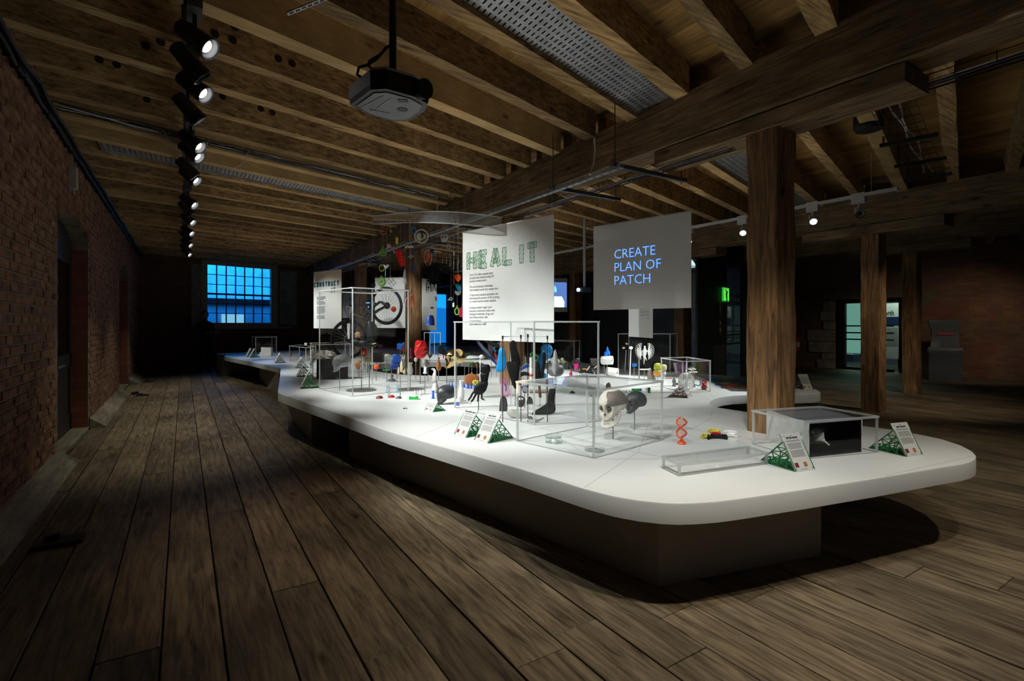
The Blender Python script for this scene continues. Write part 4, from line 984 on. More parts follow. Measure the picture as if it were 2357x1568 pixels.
for du in (1663, 1678):
    s = s_of(du); B().tube([LPt(s,2.42,-.01), LPt(s,2.42,-.09), LPt(s,2.38,-.11), LPt(s,1.12,-.11), LPt(s,1.08,-.09), LPt(s,1.08,-.01)], .014).build('door_handle', C('handle_grey', .10, .10, .10), pt)
# signs on the glazing
ex = thing('exit_sign', 'glowing green exit sign box on the glazed partition', 'sign', LPt(s_of(1659), 2.13, -.03), math.atan2(ld.y, ld.x))
sw = s_of(1673)-s_of(1659)
B().box(0, -.03, 0, sw, 0, .36).build('housing', C('sign_green', .01, .16, .02, emit=(.05, .9, .08), es=.25), ex)
B().box(sw*.1, -.034, .03, sw*.95, -.03, .33).build('lit_face', glow('exit_green', (.10, .62, .06), .8), ex)
B().prism([(sw*.45,.08),(sw*.55,.08),(sw*.6,.2),(sw*.75,.25),(sw*.6,.28),(sw*.42,.24),(sw*.38,.16)], -.038, -.035).build('running_figure', C('exit_dark_green', .0, .10, .01), ex)
fs = thing('fire_notice', 'small red fire notice with white symbol beside the door handle', 'sign', LPt(s_of(1655), 1.80, -.005), math.atan2(ld.y, ld.x))
B().box(0, -.006, 0, .13, 0, .27).build('plate', C('notice_white', .5, .4, .38), fs); B().box(.012, -.008, .012, .118, -.0061, .258).build('red_field', C('notice_red', .22, .01, .015), fs); B().box(.05, -.010, .06, .08, -.0081, .2).build('symbol', C('notice_white', .5, .4, .38), fs)
ns = thing('safety_notice', 'narrow cream and blue safety notice under the red fire notice', 'sign', LPt(s_of(1655.5), 1.35, -.005), math.atan2(ld.y, ld.x))
for k, m in enumerate((MAROON, C('notice_cream', .40, .36, .22), C('notice_blue', .02, .03, .08), MATS['notice_cream'])): B().box(0, -.006, k*.09-.09, .12, 0, k*.09-.005).build('field', m, ns)
# outside the lobby: brick yard wall with a spiral stair in blue light
yard = thing('yard_wall', 'outdoor brick wall in blue light seen through the lobby door', 'wall')
b = B(); lbox(b, -1, 12, -1, 6, 6.0, 6.2); b.build('brickwork', brickmat('yard_brick', (.36, .30, .30), (.45, .40, .42), (.5, .5, .55), scale=3.4), yard)
q0 = s_of(1690); dq = LPt(0,0,6)-LPt(0,0,0)
sp_ = thing('spiral_stair', 'spiral stair with a pale blue handrail outside the lobby door', 'stair', LPt(q0+2.2, 0, 3.6))
B().cyl((0,0,0), (0,0,4.2), .07).build('newel', C('stair_blue_dark', .02, .10, .20), sp_)
sb = C('stair_blue_glow', .10, .45, .70, emit=(.05, .35, .7), es=.25)  # glow put into the paint so the stair looks lit in blue
B().tube([(.95*math.cos(a*.22), .95*math.sin(a*.22), .9+a*.085) for a in range(36)], .03, 6).build('handrail', sb, sp_)
for k in range(13):
    a = k*.55; B().hexa([(0.05*math.cos(a),.05*math.sin(a),k*.2),(.95*math.cos(a),.95*math.sin(a),k*.2),(.95*math.cos(a+.5),.95*math.sin(a+.5),k*.2),(.05*math.cos(a+.5),.05*math.sin(a+.5),k*.2),
             (0.05*math.cos(a),.05*math.sin(a),k*.2+.04),(.95*math.cos(a),.95*math.sin(a),k*.2+.04),(.95*math.cos(a+.5),.95*math.sin(a+.5),k*.2+.04),(.05*math.cos(a+.5),.05*math.sin(a+.5),k*.2+.04)]).build('tread', sb, sp_)
p_ = LPt(q0+2, 4.0, 2.0); area(p_, LPt(q0+2, 1.2, 6), 420, 3, 1.5, (.25, .55, 1))

# ================================================================== LAMPS, TRACKS, TRAYS, PROJECTOR
t = thing('lighting_track', 'black lighting track running down the left bay under the joists', 'track')
B().box(.0, 2.6, 3.60, .05, 17.5, 3.64).build('rail', M_BLKM, t)
for k in range(9): B().cyl((.025, 3+k*1.8, 3.63), (.025, 3+k*1.8, ZJ+.01), .008, n=6).build('hanger_rod', M_BLKM, t)
t2 = thing('lighting_track', 'pale lighting track in the right bay beyond the nearest post', 'track')
B().box(7.60, 2.9, 3.24, 7.66, 15.5, 3.28).build('rail', C('track_grey', .30, .30, .31), t2)
for k in range(8): B().cyl((7.63, 3.2+k*1.7, 3.27), (7.63, 3.2+k*1.7, ZJ+.01), .006, n=6).build('hanger_rod', M_STEEL, t2)
LENS = glow('lamp_lens', (1, .98, .95), 14); RIM = mat('lamp_rim', (.05, .06, .08), .25, .6)
def spotlamp(loc, aim, label, on=True, m=M_BLKM, group=None, k=1.2, cable=True):
    loc = Vector(loc); d = (Vector(aim)-loc).normalized(); t = thing('track_spotlight', label, 'spotlight', loc, 0, group)
    B().box(-.035*k, -.09*k, .12*k, .035*k, .09*k, .27*k).build('adapter_box', C('adapter_grey', .06, .06, .062) if m is M_BLKM else m, t)
    B().bar((0, 0, .13*k), (0, 0, .0), .02*k).build('bracket', m, t)
    q = d.to_track_quat('Z', 'Y').to_euler()
    B().lathe([(.03*k,-.10*k),(.045*k,-.09*k),(.050*k,-.02*k),(.058*k,.06*k),(.060*k,.10*k),(.052*k,.10*k),(.045*k,.07*k),(.0,.068*k)], n=18).build('lamp_head', m, t, True, rot=q)
    B().lathe([(.0,.0715*k),(.030*k,.072*k),(.033*k,.078*k),(.0,.079*k)], n=18).build('lens', LENS if on else M_BLACK, t, False, rot=q)
    B().tube([(.057*k*math.cos(a*PI/9), .057*k*math.sin(a*PI/9), .102*k) for a in range(18)], .006*k, 6, True).build('rim', RIM, t, True, rot=q)
    return t
ys = [(3.86,1,0),(4.18,0,1),(4.65,1,0),(5.09,1,1),(6.05,1,0),(6.42,1,0),(7.05,1,1),(7.5,1,0),(9.04,1,0),(9.5,0,1),(10.6,1,0),(11.9,1,0),(12.5,1,1),(13.7,1,0),(14.6,1,1),(15.6,1,0)]
names = ['nearest', 'second', 'third', 'fourth', 'fifth', 'sixth', 'seventh', 'eighth', 'ninth', 'tenth', 'eleventh', 'twelfth', 'thirteenth', 'fourteenth', 'fifteenth', 'farthest']
for k, (yy, on, dn) in enumerate(ys):
    aim = (2.2, yy-1.3, 1.5) if not dn else (1.3, yy+.2, 2.0)
    spotlamp((.06 if not dn else .03, yy, 3.37 if not dn else 3.35), aim, '%s%s spotlight on the left ceiling track, counted from the camera side' % (names[k], ' and unlit' if not on else ''), on, group='left track spotlights')
for k, (yy, on, dn, lb) in enumerate([(3.35,0,0,'unlit spotlight at the near end of the right track'),(3.95,1,0,'spotlight with a glowing bell on the right track, right of the nearest post'),(4.45,1,1,'spotlight on the right track at the edge of the nearest post'),(5.05,1,0,'spotlight on the right track hidden just beyond the nearest post'),(6.1,1,0,'spotlight on the right track beside the projection screen'),(10.2,1,0,'spotlight on the right track between the banner and the projection screen')]):
    spotlamp((7.63, yy, 3.05), (5.6, yy-1.4, 1.4), lb, on, C('track_grey', .30, .30, .31), 'right track spotlights', .9)
# distant lit strips near the ceiling
for u, v, d_, w_, lb in ((487,541.5,17.5,.42,'short lit strip light at the ceiling far down the left bay'), (1893,551.5,15.5,.36,'lit strip light under the second beam beyond the nearest post')):
    p = at_d(u, v, d_); t = thing('strip_light', lb, 'lamp', p, -YAW); B().box(-w_/2, -.05, -.03, w_/2, .05, 0).build('tube', glow('strip_glow', (.75, .95, .9), 3), t); B().box(-w_/2-.02, -.07, 0, w_/2+.02, .07, .05).build('housing', M_BLKM, t)

# slotted channel hung under the main beam with cross arms
t = thing('slotted_channel', 'slotted steel channel hung alongside the main beam with dark cross arms', 'cable tray')
b = B(); x0, z0 = 3.66, 3.10
ny = 120; L_ = 14.2
for i in range(ny):
    a = 3.75+i*L_/ny; e = a+L_/ny; m0, m1 = a+.035, e-.035
    b.add([(x0,a,z0),(x0+.05,a,z0),(x0+.05,e,z0),(x0,e,z0),(x0+.015,m0,z0),(x0+.035,m0,z0),(x0+.035,m1,z0),(x0+.015,m1,z0)], [(0,4,5,1),(1,5,6,2),(2,6,7,3),(3,7,4,0)])
b.box(x0-.003, 3.75, z0, x0, 3.75+L_, z0+.045); b.box(x0+.05, 3.75, z0, x0+.053, 3.75+L_, z0+.045)
b.build('slotted_rail', M_GALV, t)
for yy in (3.80, 4.83, 7.6, 9.4, 11.4, 13.3): B().box(3.62, yy, z0+.02, 4.72, yy+.05, z0+.06).build('cross_arm', C('arm_grey', .07, .08, .09, .4, metal=.5), t)
b = B()
for yy in (3.83, 4.86, 7.63, 9.43):
    B().cyl((3.66, yy, z0), (3.66, yy, ZJ), .005, n=6).build('hanger_rod', M_BLKM, t); B().cyl((4.66, yy, z0), (4.66, yy, 3.36), .005, n=6).build('hanger_rod', M_BLKM, t)
# wire basket tray
def basket(name, x0, y0, y1, z0, label, w=.14, zs=None):
    t = thing(name, label, 'cable tray'); b = B(); n = int((y1-y0)/.22)
    for dx, dz in ((0, .06), (0, 0), (w*.33, -.01), (w*.66, -.01), (w, 0), (w, .06)): b.bar((x0+dx, y0, z0+dz), (x0+dx, y1, z0+dz), .006)
    for i in range(n+1):
        y = y0+i*.22; b.tube([(x0, y, z0+.07), (x0, y, z0), (x0+w*.3, y, z0-.012), (x0+w*.7, y, z0-.012), (x0+w, y, z0), (x0+w, y, z0+.07)], .0035, 4)
    b.build('wire_basket', M_BLKM, t)
    random.seed(9)
    for k, m in enumerate((LGREY, M_BLACK, C('violet_cable', .16, .10, .20), M_BLACK)):
        B().tube([(x0+w*(.2+.18*k)+random.uniform(-.01, .01), y0+j*.45, z0+.012+random.uniform(0, .015)) for j in range(int((y1-y0)/.45)+1)], .007, 5).build('cable', m, t)
    return t
basket('wire_tray', 4.28, 3.0, 17, 3.20, 'wire basket cable tray running under the main beam past the cross arms')
basket('wire_tray', 4.52, -.6, 2.55, 3.28, 'wire basket cable tray at the upper right beside the main beam')
# cross-running tray with spilling cables between joists on the left
t = thing('wire_tray', 'wire cable tray with messy white cables crossing the left bay between joists', 'cable tray'); b = B()
def JL(x, dy, z): return Vector((x, 1.95+.675*9+.25+SK*(x-BX)+dy, z))
for dy, dz in ((0,0),(.08,-.02),(.16,-.02),(.24,0)): b.bar(JL(-1.1,dy,ZJ-.02+dz), JL(BX-.05,dy,ZJ-.02+dz), .008)
for k in range(24): b.bar(JL(-1.1+k*.22,0,ZJ-.02), JL(-1.1+k*.22,.24,ZJ-.04), .006)
b.build('wire_basket', M_BLKM, t)
random.seed(21)
for k in range(7): B().tube([JL(-1.05+j*.3, .06+.02*k+random.uniform(-.02,.02), ZJ-.02+random.uniform(-.02,.015)) for j in range(17)], .008, 5).build('cable', (M_BLACK, LGREY)[k % 2], t)
for k in range(3): B().tube([JL(-.2+k*.45+.25*a/10*math.cos(k*2), .05, ZJ-.03-.25*math.sin(a/10*PI*.5)) for a in range(11)], .005, 5).build('loose_cable', LGREY, t)
# hanging cable loop beside the beam, unistrut end at the top edge
tag(B().tube([at_d(1368,318,5.6), at_d(1370,345,5.6), at_d(1367,375,5.6), at_d(1358,402,5.5)], .011).build('conduit', LGREY), 'grey flexible conduit curling down the side of the main beam', 'cable')
t = thing('perforated_strut', 'short perforated steel strut at the top edge left of the projector pole', 'bracket', at_d(711, 12, 3.1), -YAW+.3)
b = B()
for i in range(7):
    for s in (-1, 1): b.box(-.14+i*.04, s*.014-.004, -.003, -.10+i*.04, s*.014+.004, .003)
    b.box(-.14+i*.04, -.018, -.003, -.128+i*.04, .018, .003)
b.build('strut', M_GALV, t, rot=(0, -.55, 0))
# projector
p = at_d(898, 221, 2.75)
t = thing('ceiling_projector', 'black ceiling projector hanging from a pole in front of the slotted tray', 'projector', p, -YAW)
def PV(u, v, d=0): s = 2.75/F; return ((u-898)*s, d, (221-v)*s)
body = B(); k = 2.75/F
top = [(-.20,.02,.045),(-.06,.24,.045),(.20,.12,.045),(.10,-.12,.045)]
pts = [Vector(q) for q in ((-.205,-.02,0),(-.155,.10,0),(-.03,.205,0),(.06,.20,0),(.17,.07,0),(.205,-.03,0),(.155,-.115,0),(.03,-.205,0),(-.05,-.195,0))]
pr = [(q.x, q.y) for q in pts]
n = len(pr); vs = [(x, y, -.055) for x, y in pr]+[(x*1.03, y*1.03, -.03) for x, y in pr]+[(x*1.03, y*1.03, .04) for x, y in pr]+[(x*.9, y*.9, .065) for x, y in pr]; fs = [tuple(range(n))[::-1], tuple(range(3*n, 4*n))]
for a in range(3): fs += [(a*n+i, a*n+(i+1) % n, (a+1)*n+(i+1) % n, (a+1)*n+i) for i in range(n)]
body.add(vs, fs).build('housing', mat('projector_black', (.008, .008, .009), .5), t)
B().slab([(x*.84, y*.84) for x, y in pr], -.0595, -.0555).build('grey_underside', mat('projector_grey', (.07, .07, .075), .35), t)
B().cyl((.06,.03,-.061), (.06,.03,-.0598), .028, n=16).build('vent_ring', M_BLACK, t); B().box(.06, -.10, -.0615, .11, -.06, -.0598).build('label_plate', M_BLACK, t)
b = B()
for a, c in (((-.15,0),(.0,-.14)),((-.1,.05),(.02,-.1)),((-.12,.03),(-.02,.08))): b.bar((a[0],a[1],-.0605), (c[0],c[1],-.0605), .006, .002)
b.build('panel_ridges', C('ridge_grey', .25, .25, .26), t)
B().cyl((.16,-.085,-.01), (.21,-.13,-.02), .045, .05, 18).build('lens_barrel', M_BLACK, t, True)
pole = thing('projector_pole', 'black steel pole holding the ceiling projector', 'pole', at_d(904, 160, 2.75))
B().cyl((0,0,.0), (0,0,1.2), .020).build('tube', M_BLKM, pole, True); B().cyl((0,0,-.06), (0,0,.02), .013).build('knuckle', M_BLKM, pole, True); B().box(-.03,-.03,-.07,.03,.03,-.04).build('mount_plate', M_BLKM, pole)
tag(B().tube([at_d(890,108,2.75), at_d(868,135,2.72), at_d(845,150,2.7), at_d(826,155,2.68), at_d(822,172,2.68), at_d(840,183,2.7)], .008).build('cable', M_BLACK), 'black cable looping from the pole into the projector', 'cable')
tag(B().tube([at_d(895,105,2.75), at_d(880,122,2.73), at_d(850,140,2.72), at_d(846,150,2.7), at_d(865,165,2.72)], .006).build('cable', M_BLACK), 'second thinner black cable beside the projector pole', 'cable')
# far projector throwing blue light
p = at_d(1343, 668, 11.5); t = thing('ceiling_projector', 'distant projector on a grey pole, its lens flaring blue', 'projector', p, -YAW)
B().box(-.15,-.1,-.05,.15,.1,.05).build('housing', M_BLACK, t); B().cyl((-.13,-.1,0), (-.13,-.14,0), .035, n=12).build('lens', glow('lens_blue', (.25,.55,1), 25), t); B().cyl((.02,0,.05), (.02,0,1.9), .03).build('pole', C('track_grey', .30, .30, .31), t)

# ================================================================== EXHIBITS ON THE TABLE
G = {'a': 'artificial limbs and insoles in the tall case', 'n': 'small prints standing on the table', 'h': 'coloured prints hanging over the table', 'p': 'prints held up on thin rods', 'd': 'glass dishes'}
class Item:
    """one exhibit; shapes are given in photograph pixels at the exhibit's own depth and built at true size"""
    def __init__(s, name, label, cat, u, v, group=None, turn=0, dep=None, z=TZ):
        if dep is None: o = at_z(u, v, z)
        else: o = at_d(u, v, dep)
        s.u, s.v, s.t = u, v, math.cos(math.radians(turn)); s.s = depth(o)/F
        s.turn = math.radians(turn); s.o = o; s.d0 = depth(o); s.xr = o.x*CS-o.y*SN; s.w0 = (u, v)
        s.root = thing(name, label, cat, o, -YAW+math.radians(turn), group)
    def xz(s, u, v):
        if not s.turn: return ((u-s.u), (s.v-v))
        U = (u-CX)/F; x = (U*s.d0-s.xr)/(math.cos(s.turn)-U*math.sin(s.turn)); d = s.d0+x*math.sin(s.turn)
        return (x/s.s, ((CY-v)*d/F+EYE-s.o.z)/s.s)
    def part(s, name, m, fn, smooth=True, label=None):
        b = B(s.s); fn(b); o = b.build(name, m, s.root, smooth)
        if label: o['label'] = label
        return o
    def rod(s, *us, top, r=1.0, m=None, base=False, name='mount_rod'):
        for u in us:
            x, z = s.xz(u, top); b = B(s.s); b.cyl((x, 0, 0), (x, 0, z), r, n=8)
            b.build(name, m or M_ROD, s.root, True)
        if base: 
            b = B(s.s); b.lathe([(base, 0), (base, .8), (base*.95, 1.2)], s.xz(us[0], s.v)[0], 0, 24); b.build('base_disc', M_ROD, s.root, True)
        return s
    def poly(s, name, m, pts, th=3, y=0, label=None, smooth=False):
        return s.part(name, m, lambda b: b.prism([s.xz(*p) for p in pts], y-th/2, y+th/2), smooth, label)
    def puff(s, name, m, pts, th=6, y=0, n=1, label=None):
        """silhouette with a rounded, swelling front and back"""
        P = [s.xz(*p) for p in pts]
        # refine outline
        Q = []
        for i in range(len(P)):
            p0, p1, p2, p3 = P[i-1], P[i], P[(i+1) % len(P)], P[(i+2) % len(P)]
            for k in range(3):
                t = k/3; t2 = t*t; t3 = t2*t
                Q.append(tuple(.5*((2*p1[a])+(-p0[a]+p2[a])*t+(2*p0[a]-5*p1[a]+4*p2[a]-p3[a])*t2+(-p0[a]+3*p1[a]-3*p2[a]+p3[a])*t3) for a in (0, 1)))
        cx = sum(p[0] for p in Q)/len(Q); cz = sum(p[1] for p in Q)/len(Q); N = len(Q); vs = []; fs = []
        lv = [(.86, -.5), (1, -.18), (1, .18), (.86, .5)]
        lv = [(.45, -.5), (.8, -.42), (.95, -.25), (1, 0), (.95, .25), (.8, .42), (.45, .5)]
        for k, h in lv:
            for p in Q: vs.append((cx+(p[0]-cx)*k, y+h*th, cz+(p[1]-cz)*k))
        for i in range(len(lv)-1):
            for j in range(N): fs.append((i*N+j, i*N+(j+1) % N, (i+1)*N+(j+1) % N, (i+1)*N+j))
        a = len(vs); vs += [(cx, y-th*.52, cz), (cx, y+th*.52, cz)]
        for j in range(N): fs += [(a, (j+1) % N, j), (a+1, (len(lv)-1)*N+j, (len(lv)-1)*N+(j+1) % N)]
        def f(b): b.add(vs, fs)
        return s.part(name, m, f, True, label)
    def lathe(s, name, m, prof, cu, y=0, sq=1, n=22, label=None):     # prof = [(radius px, v px)] bottom to top
        cx = s.xz(cu, s.v)[0]
        return s.part(name, m, lambda b: b.lathe([(r, s.v-v) for r, v in prof], cx, y, n, sq), True, label)
    def ball(s, name, m, u, v, rx, rz=None, ry=None, y=0, label=None, n=16):
        x, z = s.xz(u, v); rz = rz or rx; return s.part(name, m, lambda b: b.ball((x, y, z), rx, ry or rx, rz, n, 10), True, label)
    def box(s, name, m, u0, v0, u1, v1, th=None, y=0, label=None):
        x0, z0 = s.xz(u0, v0); x1, z1 = s.xz(u1, v1); th = th or abs(x1-x0)*.6
        return s.part(name, m, lambda b: b.box(min(x0, x1), y-th/2, min(z0, z1), max(x0, x1), y+th/2, max(z0, z1)), False, label)
    def tube(s, name, m, pts, r, y=0, label=None, closed=False, r_end=None, n=7):
        P = [(s.xz(p[0], p[1])[0], (p[2] if len(p) > 2 else y), s.xz(p[0], p[1])[1]) for p in pts]
        return s.part(name, m, lambda b: b.tube(P, r, n, closed, r_end), True, label)
    def ring(s, name, m, u, v, R, r, y=0, sz=1, label=None):
        x, z = s.xz(u, v); return s.part(name, m, lambda b: b.ring((x, y, z), R, r, 26, 7, sz), True, label)
    def disc(s, name, m, u, v, R, th=2, y=0, sz=1, label=None):
        x, z = s.xz(u, v); return s.part(name, m, lambda b: b.prism([(x+R*math.cos(i*PI/14), z+R*sz*math.sin(i*PI/14)) for i in range(28)], y-th/2, y+th/2), False, label)

def sstep(a, b, x): t = max(0, min(1, (x-a)/(b-a))); return t*t*(3-2*t)
def skull(it, cu, cv, R, yaw, pitch, m, jaw=True, plate=False, dark=None, glassy=False):
    """R = half the length of the braincase in px; yaw: 0 looks at the reader, 90 looks to the left of the picture"""
    cx, cz = it.xz(cu, cv); N, Mm = 60, 42; vs = []; fs = []; vp = []
    rot = Matrix.Rotation(math.radians(-yaw), 3, 'Z') @ Matrix.Rotation(math.radians(pitch), 3, 'X')
    def g(d, c, w): return math.exp(-((d[0]-c[0])**2+(d[1]-c[1])**2+(d[2]-c[2])**2)/(w*w))
    def shape(d):
        x, y, z = d; f = sstep(.1, .75, -y); lo = sstep(-.05, -.75, z); w = f*lo
        p = Vector((x*.76, y*1.0+.05, z*.80))
        if y > 0: p.x *= 1+.05*y
        p.z -= .50*w; p.y -= .06*w; p.x *= 1-.24*w                               # upper face and teeth
        if z < -.35 and y > -.2: p.z += .20*sstep(-.35, -1, z)                    # flat skull base
        k = 1.0
        for sx in (-1, 1):
            k -= .34*g(d, (sx*.36, -.88, -.24), .19); k += .08*g(d, (sx*.30, -.93, .02), .16); k += .10*g(d, (sx*.60, -.68, -.42), .17)
            k -= .12*g(d, (sx*.86, -.42, -.18), .24); k -= .14*g(d, (sx*.68, -.50, -.72), .2); k += .06*g(d, (sx*.8, .15, -.6), .15)
        k -= .24*g(d, (0, -.90, -.50), .10); k += .07*g(d, (0, -.96, -.22), .08)
        if z < -.62 and y < -.3: k += .022*math.cos(x*38)
        return p*k
    for i in range(Mm+1):
        th = PI*i/Mm
        for j in range(N):
            ph = 2*PI*j/N; d = Vector((math.sin(th)*math.cos(ph), math.sin(th)*math.sin(ph), math.cos(th)))
            p = rot @ (shape(d)*R); vs.append((cx+p.x, p.y, cz+p.z))
            pp = rot @ (shape(d)*R*1.012); vp.append(((cx+pp.x, pp.y, cz+pp.z), d))
    for i in range(Mm): fs += [(i*N+j, (i+1)*N+j, (i+1)*N+(j+1) % N, i*N+(j+1) % N) for j in range(N)]
    it.part('cranium', m, lambda b: b.add(vs, fs))
    if plate:
        pf = []
        for i in range(Mm):
            for j in range(N):
                d = vp[i*N+j][1]
                a = math.atan2(d.x, -d.y)/math.radians(1)
                if d.z > -.06+.22*sstep(20, 70, a)*0 and 8+10*math.sin(d.z*5) < a < 128 and d.z < .93: pf.append((i*N+j, (i+1)*N+j, (i+1)*N+(j+1) % N, i*N+(j+1) % N))
        it.part('implant_plate', TITAN, lambda b: b.add([q[0] for q in vp], pf), True, 'grey-brown perforated implant plate')
        def holes(b):
            for i in range(6, Mm-18, 4):
                for j in range(0, N, 3):
                    q, d = vp[i*N+j]; a = math.atan2(d.x, -d.y)/math.radians(1)
                    if d.z > .05 and 30 < a < 115 and d.z < .88: b.ball(q, .55, .55, .55, 5, 4)
        it.part('screw_holes', M_INK, holes)
    if jaw:
        def J(x, y, z): p = rot @ (Vector((x, y, z))*R); return (cx+p.x, p.y, cz+p.z)
        pts = [(-.50,-.08,-.48),(-.49,-.14,-.82),(-.43,-.32,-1.12),(-.31,-.64,-1.26),(-.13,-.84,-1.32),(.13,-.84,-1.32),(.31,-.64,-1.26),(.43,-.32,-1.12),(.49,-.14,-.82),(.50,-.08,-.48)]
        it.part('jawbone', m, lambda b: (b.tube([J(*p) for p in pts], R*.125, 8), b.tube([J(p[0]*.94, p[1]*.97, p[2]+.12) for p in pts[2:8]], R*.085, 7)))
    # teeth
    def T(b):
        for k in range(10):
            a = (k-4.5)*.13; x = math.sin(a)*.44; y = -.98+.32*abs(a)**1.5-.02
            for zz in ((-1.02,) if not jaw else (-1.05, -1.15)):
                q = rot @ (Vector((x, y*.90, zz))*R); b.ball((cx+q.x, q.y, cz+q.z), R*.033, R*.03, R*.06, 6, 5)
    it.part('teeth', m, T)
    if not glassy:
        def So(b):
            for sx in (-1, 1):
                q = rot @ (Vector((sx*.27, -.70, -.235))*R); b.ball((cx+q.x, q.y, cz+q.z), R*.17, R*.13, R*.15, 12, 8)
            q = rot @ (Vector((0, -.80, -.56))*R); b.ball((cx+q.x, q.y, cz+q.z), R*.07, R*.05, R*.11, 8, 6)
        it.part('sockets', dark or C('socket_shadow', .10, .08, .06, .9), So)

I = Item
it = I('skull', 'white human skull model with a grey perforated plate over one temple, on a rod', 'skull', 1411, 1011, 'skulls'); it.rod(1411, top=962, r=1.5)
skull(it, 1409, 926, 38, 44, 5, BONE, True, True)
it = I('skull', 'dark grey skull print on a rod behind the white skull', 'skull', 1460.5, 990, 'skulls'); it.rod(1460.5, top=940, r=1.3)
skull(it, 1463, 922, 27, 60, -2, C('slate_print', .045, .048, .052, .5), False, False, M_INK)
it = I('skull', 'gold plated skull held on a rod to the left of the large case corner', 'skull', 1051, 918, 'skulls'); it.rod(1051, top=840, r=1.1); it.rod(1028, top=846, r=.9)
skull(it, 1048, 822, 25, 62, -6, GOLD, False, False, GOLD)
it = I('skull', 'charcoal skull print lying on the table behind the small paper sign', 'skull', 1024, 930, 'skulls')
skull(it, 1026, 905, 23.5, 52, -2, C('charcoal_print', .035, .038, .045, .38), False, False, M_INK)
it = I('skull', 'clear glassy skull on a rod in front of the black cylinder', 'skull', 782, 898, 'skulls'); it.rod(782, top=850, r=.8)
skull(it, 786, 833, 21, 75, 0, CLEAR, False, False, None, True)

# --- front group
def dish(label, u, v, r, z=0, extra=False):
    it = I('petri_dish', label, 'dish', u, v, G['d'])
    it.part('dish', GLASS, lambda b: b.lathe([(r*.93, z), (r, z+.4), (r, z+5.5), (r*.95, z+5.5), (r*.94, z+1.0)], 0, 0, 30))
    it.part('glass_rim', M_EDGE, lambda b: (b.tube([(r*math.cos(a*PI/16), r*math.sin(a*PI/16), z+5.6) for a in range(32)], .35, 5, True), b.tube([(r*math.cos(a*PI/16), r*math.sin(a*PI/16), z+.4) for a in range(32)], .3, 5, True)))
    if extra: it.part('scaffold_print', M_PLWH, lambda b: b.lathe([(6.5, z), (7, z+2), (4.5, z+7), (2.5, z+10)], 0, 0, 14))
    return it
dish('lower glass dish with a white print in it, in the low case', 1275.5, 1019, 20, .3, True)
dish('glass dish held on top of the lower dish in the low case', 1273.5, 1018.6, 19, 11.3)
dish('single empty glass dish at the front corner of the low case', 1369, 1038, 23, .3)
it = I('dna_model', 'orange-red double helix model on a round foot, right of the low case', 'model', 1569, 1022)
def hel(ph): return [(11.0*math.sin(a*PI/13+ph), 11.0*math.cos(a*PI/13+ph)*.9, 11+a*1.9) for a in range(27)]
it.part('helix_strand', ORANGE, lambda b: b.tube(hel(PI*.02), 1.8, 8)); it.part('helix_strand', ORANGE, lambda b: b.tube(hel(PI*1.02), 1.8, 8))
def rungs(b):
    A, D_ = hel(PI*.02), hel(PI*1.02)
    for k in range(2, 26, 2): b.cyl(A[k], D_[k], .65, n=6)
it.part('rungs', ORANGE, rungs); it.part('foot', ORANGE, lambda b: b.lathe([(9.5, 0), (10, 1.5), (8, 5), (3, 9), (2.5, 12)], n=22))
random.seed(31)
def denture(label, u0, u1, v0, v1, m, rows=1, upper=False):
    it = I('dental_model', label, 'dental model', (u0+u1)/2, v1, 'dental prints by the right post')
    w_ = (u1-u0)/2; h = v1-v0
    def arch(b, r, z, zz): b.tube([(w_*math.cos(a*PI/12), -8+w_*.7*math.sin(a*PI/12), z) for a in range(13)], zz, 7)
    it.part('gum_arch', m, lambda b: arch(b, 0, h*.35, h*.35))
    def teeth(b):
        for a in range(13):
            x = w_*math.cos(a*PI/12); y = -8+w_*.7*math.sin(a*PI/12); b.ball((x, y, h*.8), h*.13+.9, h*.13+.9, h*.28, 7, 5)
    it.part('teeth_row', m, teeth)
    return it
denture('black dental arch print in front of the red and yellow ones', 1628, 1669, 1000, 1011, M_BLACK)
denture('red dental arch print between the black and yellow ones', 1636, 1654, 994, 1003, RED)
it = denture('yellow dental arch print stacked highest beside the black one', 1628, 1653, 987, 996, YEL)
denture('small yellow dental print lying at the left of the cluster', 1613, 1630, 998, 1009, YEL)
denture('white dental print at the right of the cluster', 1666, 1690, 991, 1006, M_PLWH)

# --- tall case
it = I('rod_frame', 'black and steel rod frame that carries the insoles and sockets', 'stand', 1228, 972)
for u, vb, vt, d in ((1157,918,774,0),(1199,985,772,40),(1215,950,770,20),(1260,960,774,-10)):
    x, z = it.xz(u, vt); z0 = 972-vb
    B(it.s).cyl((x, 0, max(z0, -0.0)*0+.2), (x, 0, z), 1.0, n=8).build('upright_rod', M_BLKM, it.root, True)
    B(it.s).box(x-2, -2, z-7, x+2, 2, z+1).build('clamp', M_BLKM, it.root)
it.tube('cross_rod', M_STEEL, [(1156,774),(1262,775)], .9); it.tube('cross_rod', M_STEEL, [(1157,776,2),(1200,773,2)], .7)
it = I('socket_print', 'bright blue faceted limb socket hanging at the left of the rod frame', 'artificial limb', 1157, 972, G['a'], dep=5.2)
it.u, it.v = 1157, 972
it.puff('socket', SKY, [(1152,801),(1157,800),(1161,804),(1164,825),(1164,846),(1161,853),(1156,857),(1149,856),(1141.5,855),(1143,840),(1147,815),(1148,806)], 9)
it = I('leg_splint', 'tall black leg splint left of the striped insole', 'artificial limb', 1185, 935, G['a']); it.rod(1186, top=888, r=1)
it.puff('foot_shell', C('black_felt', .007, .007, .007, .8), [(1173,792),(1177,785),(1183,784),(1188,790),(1188,800),(1194,815),(1199,835),(1198,842),(1180,842),(1176,825),(1174,805)], 8)
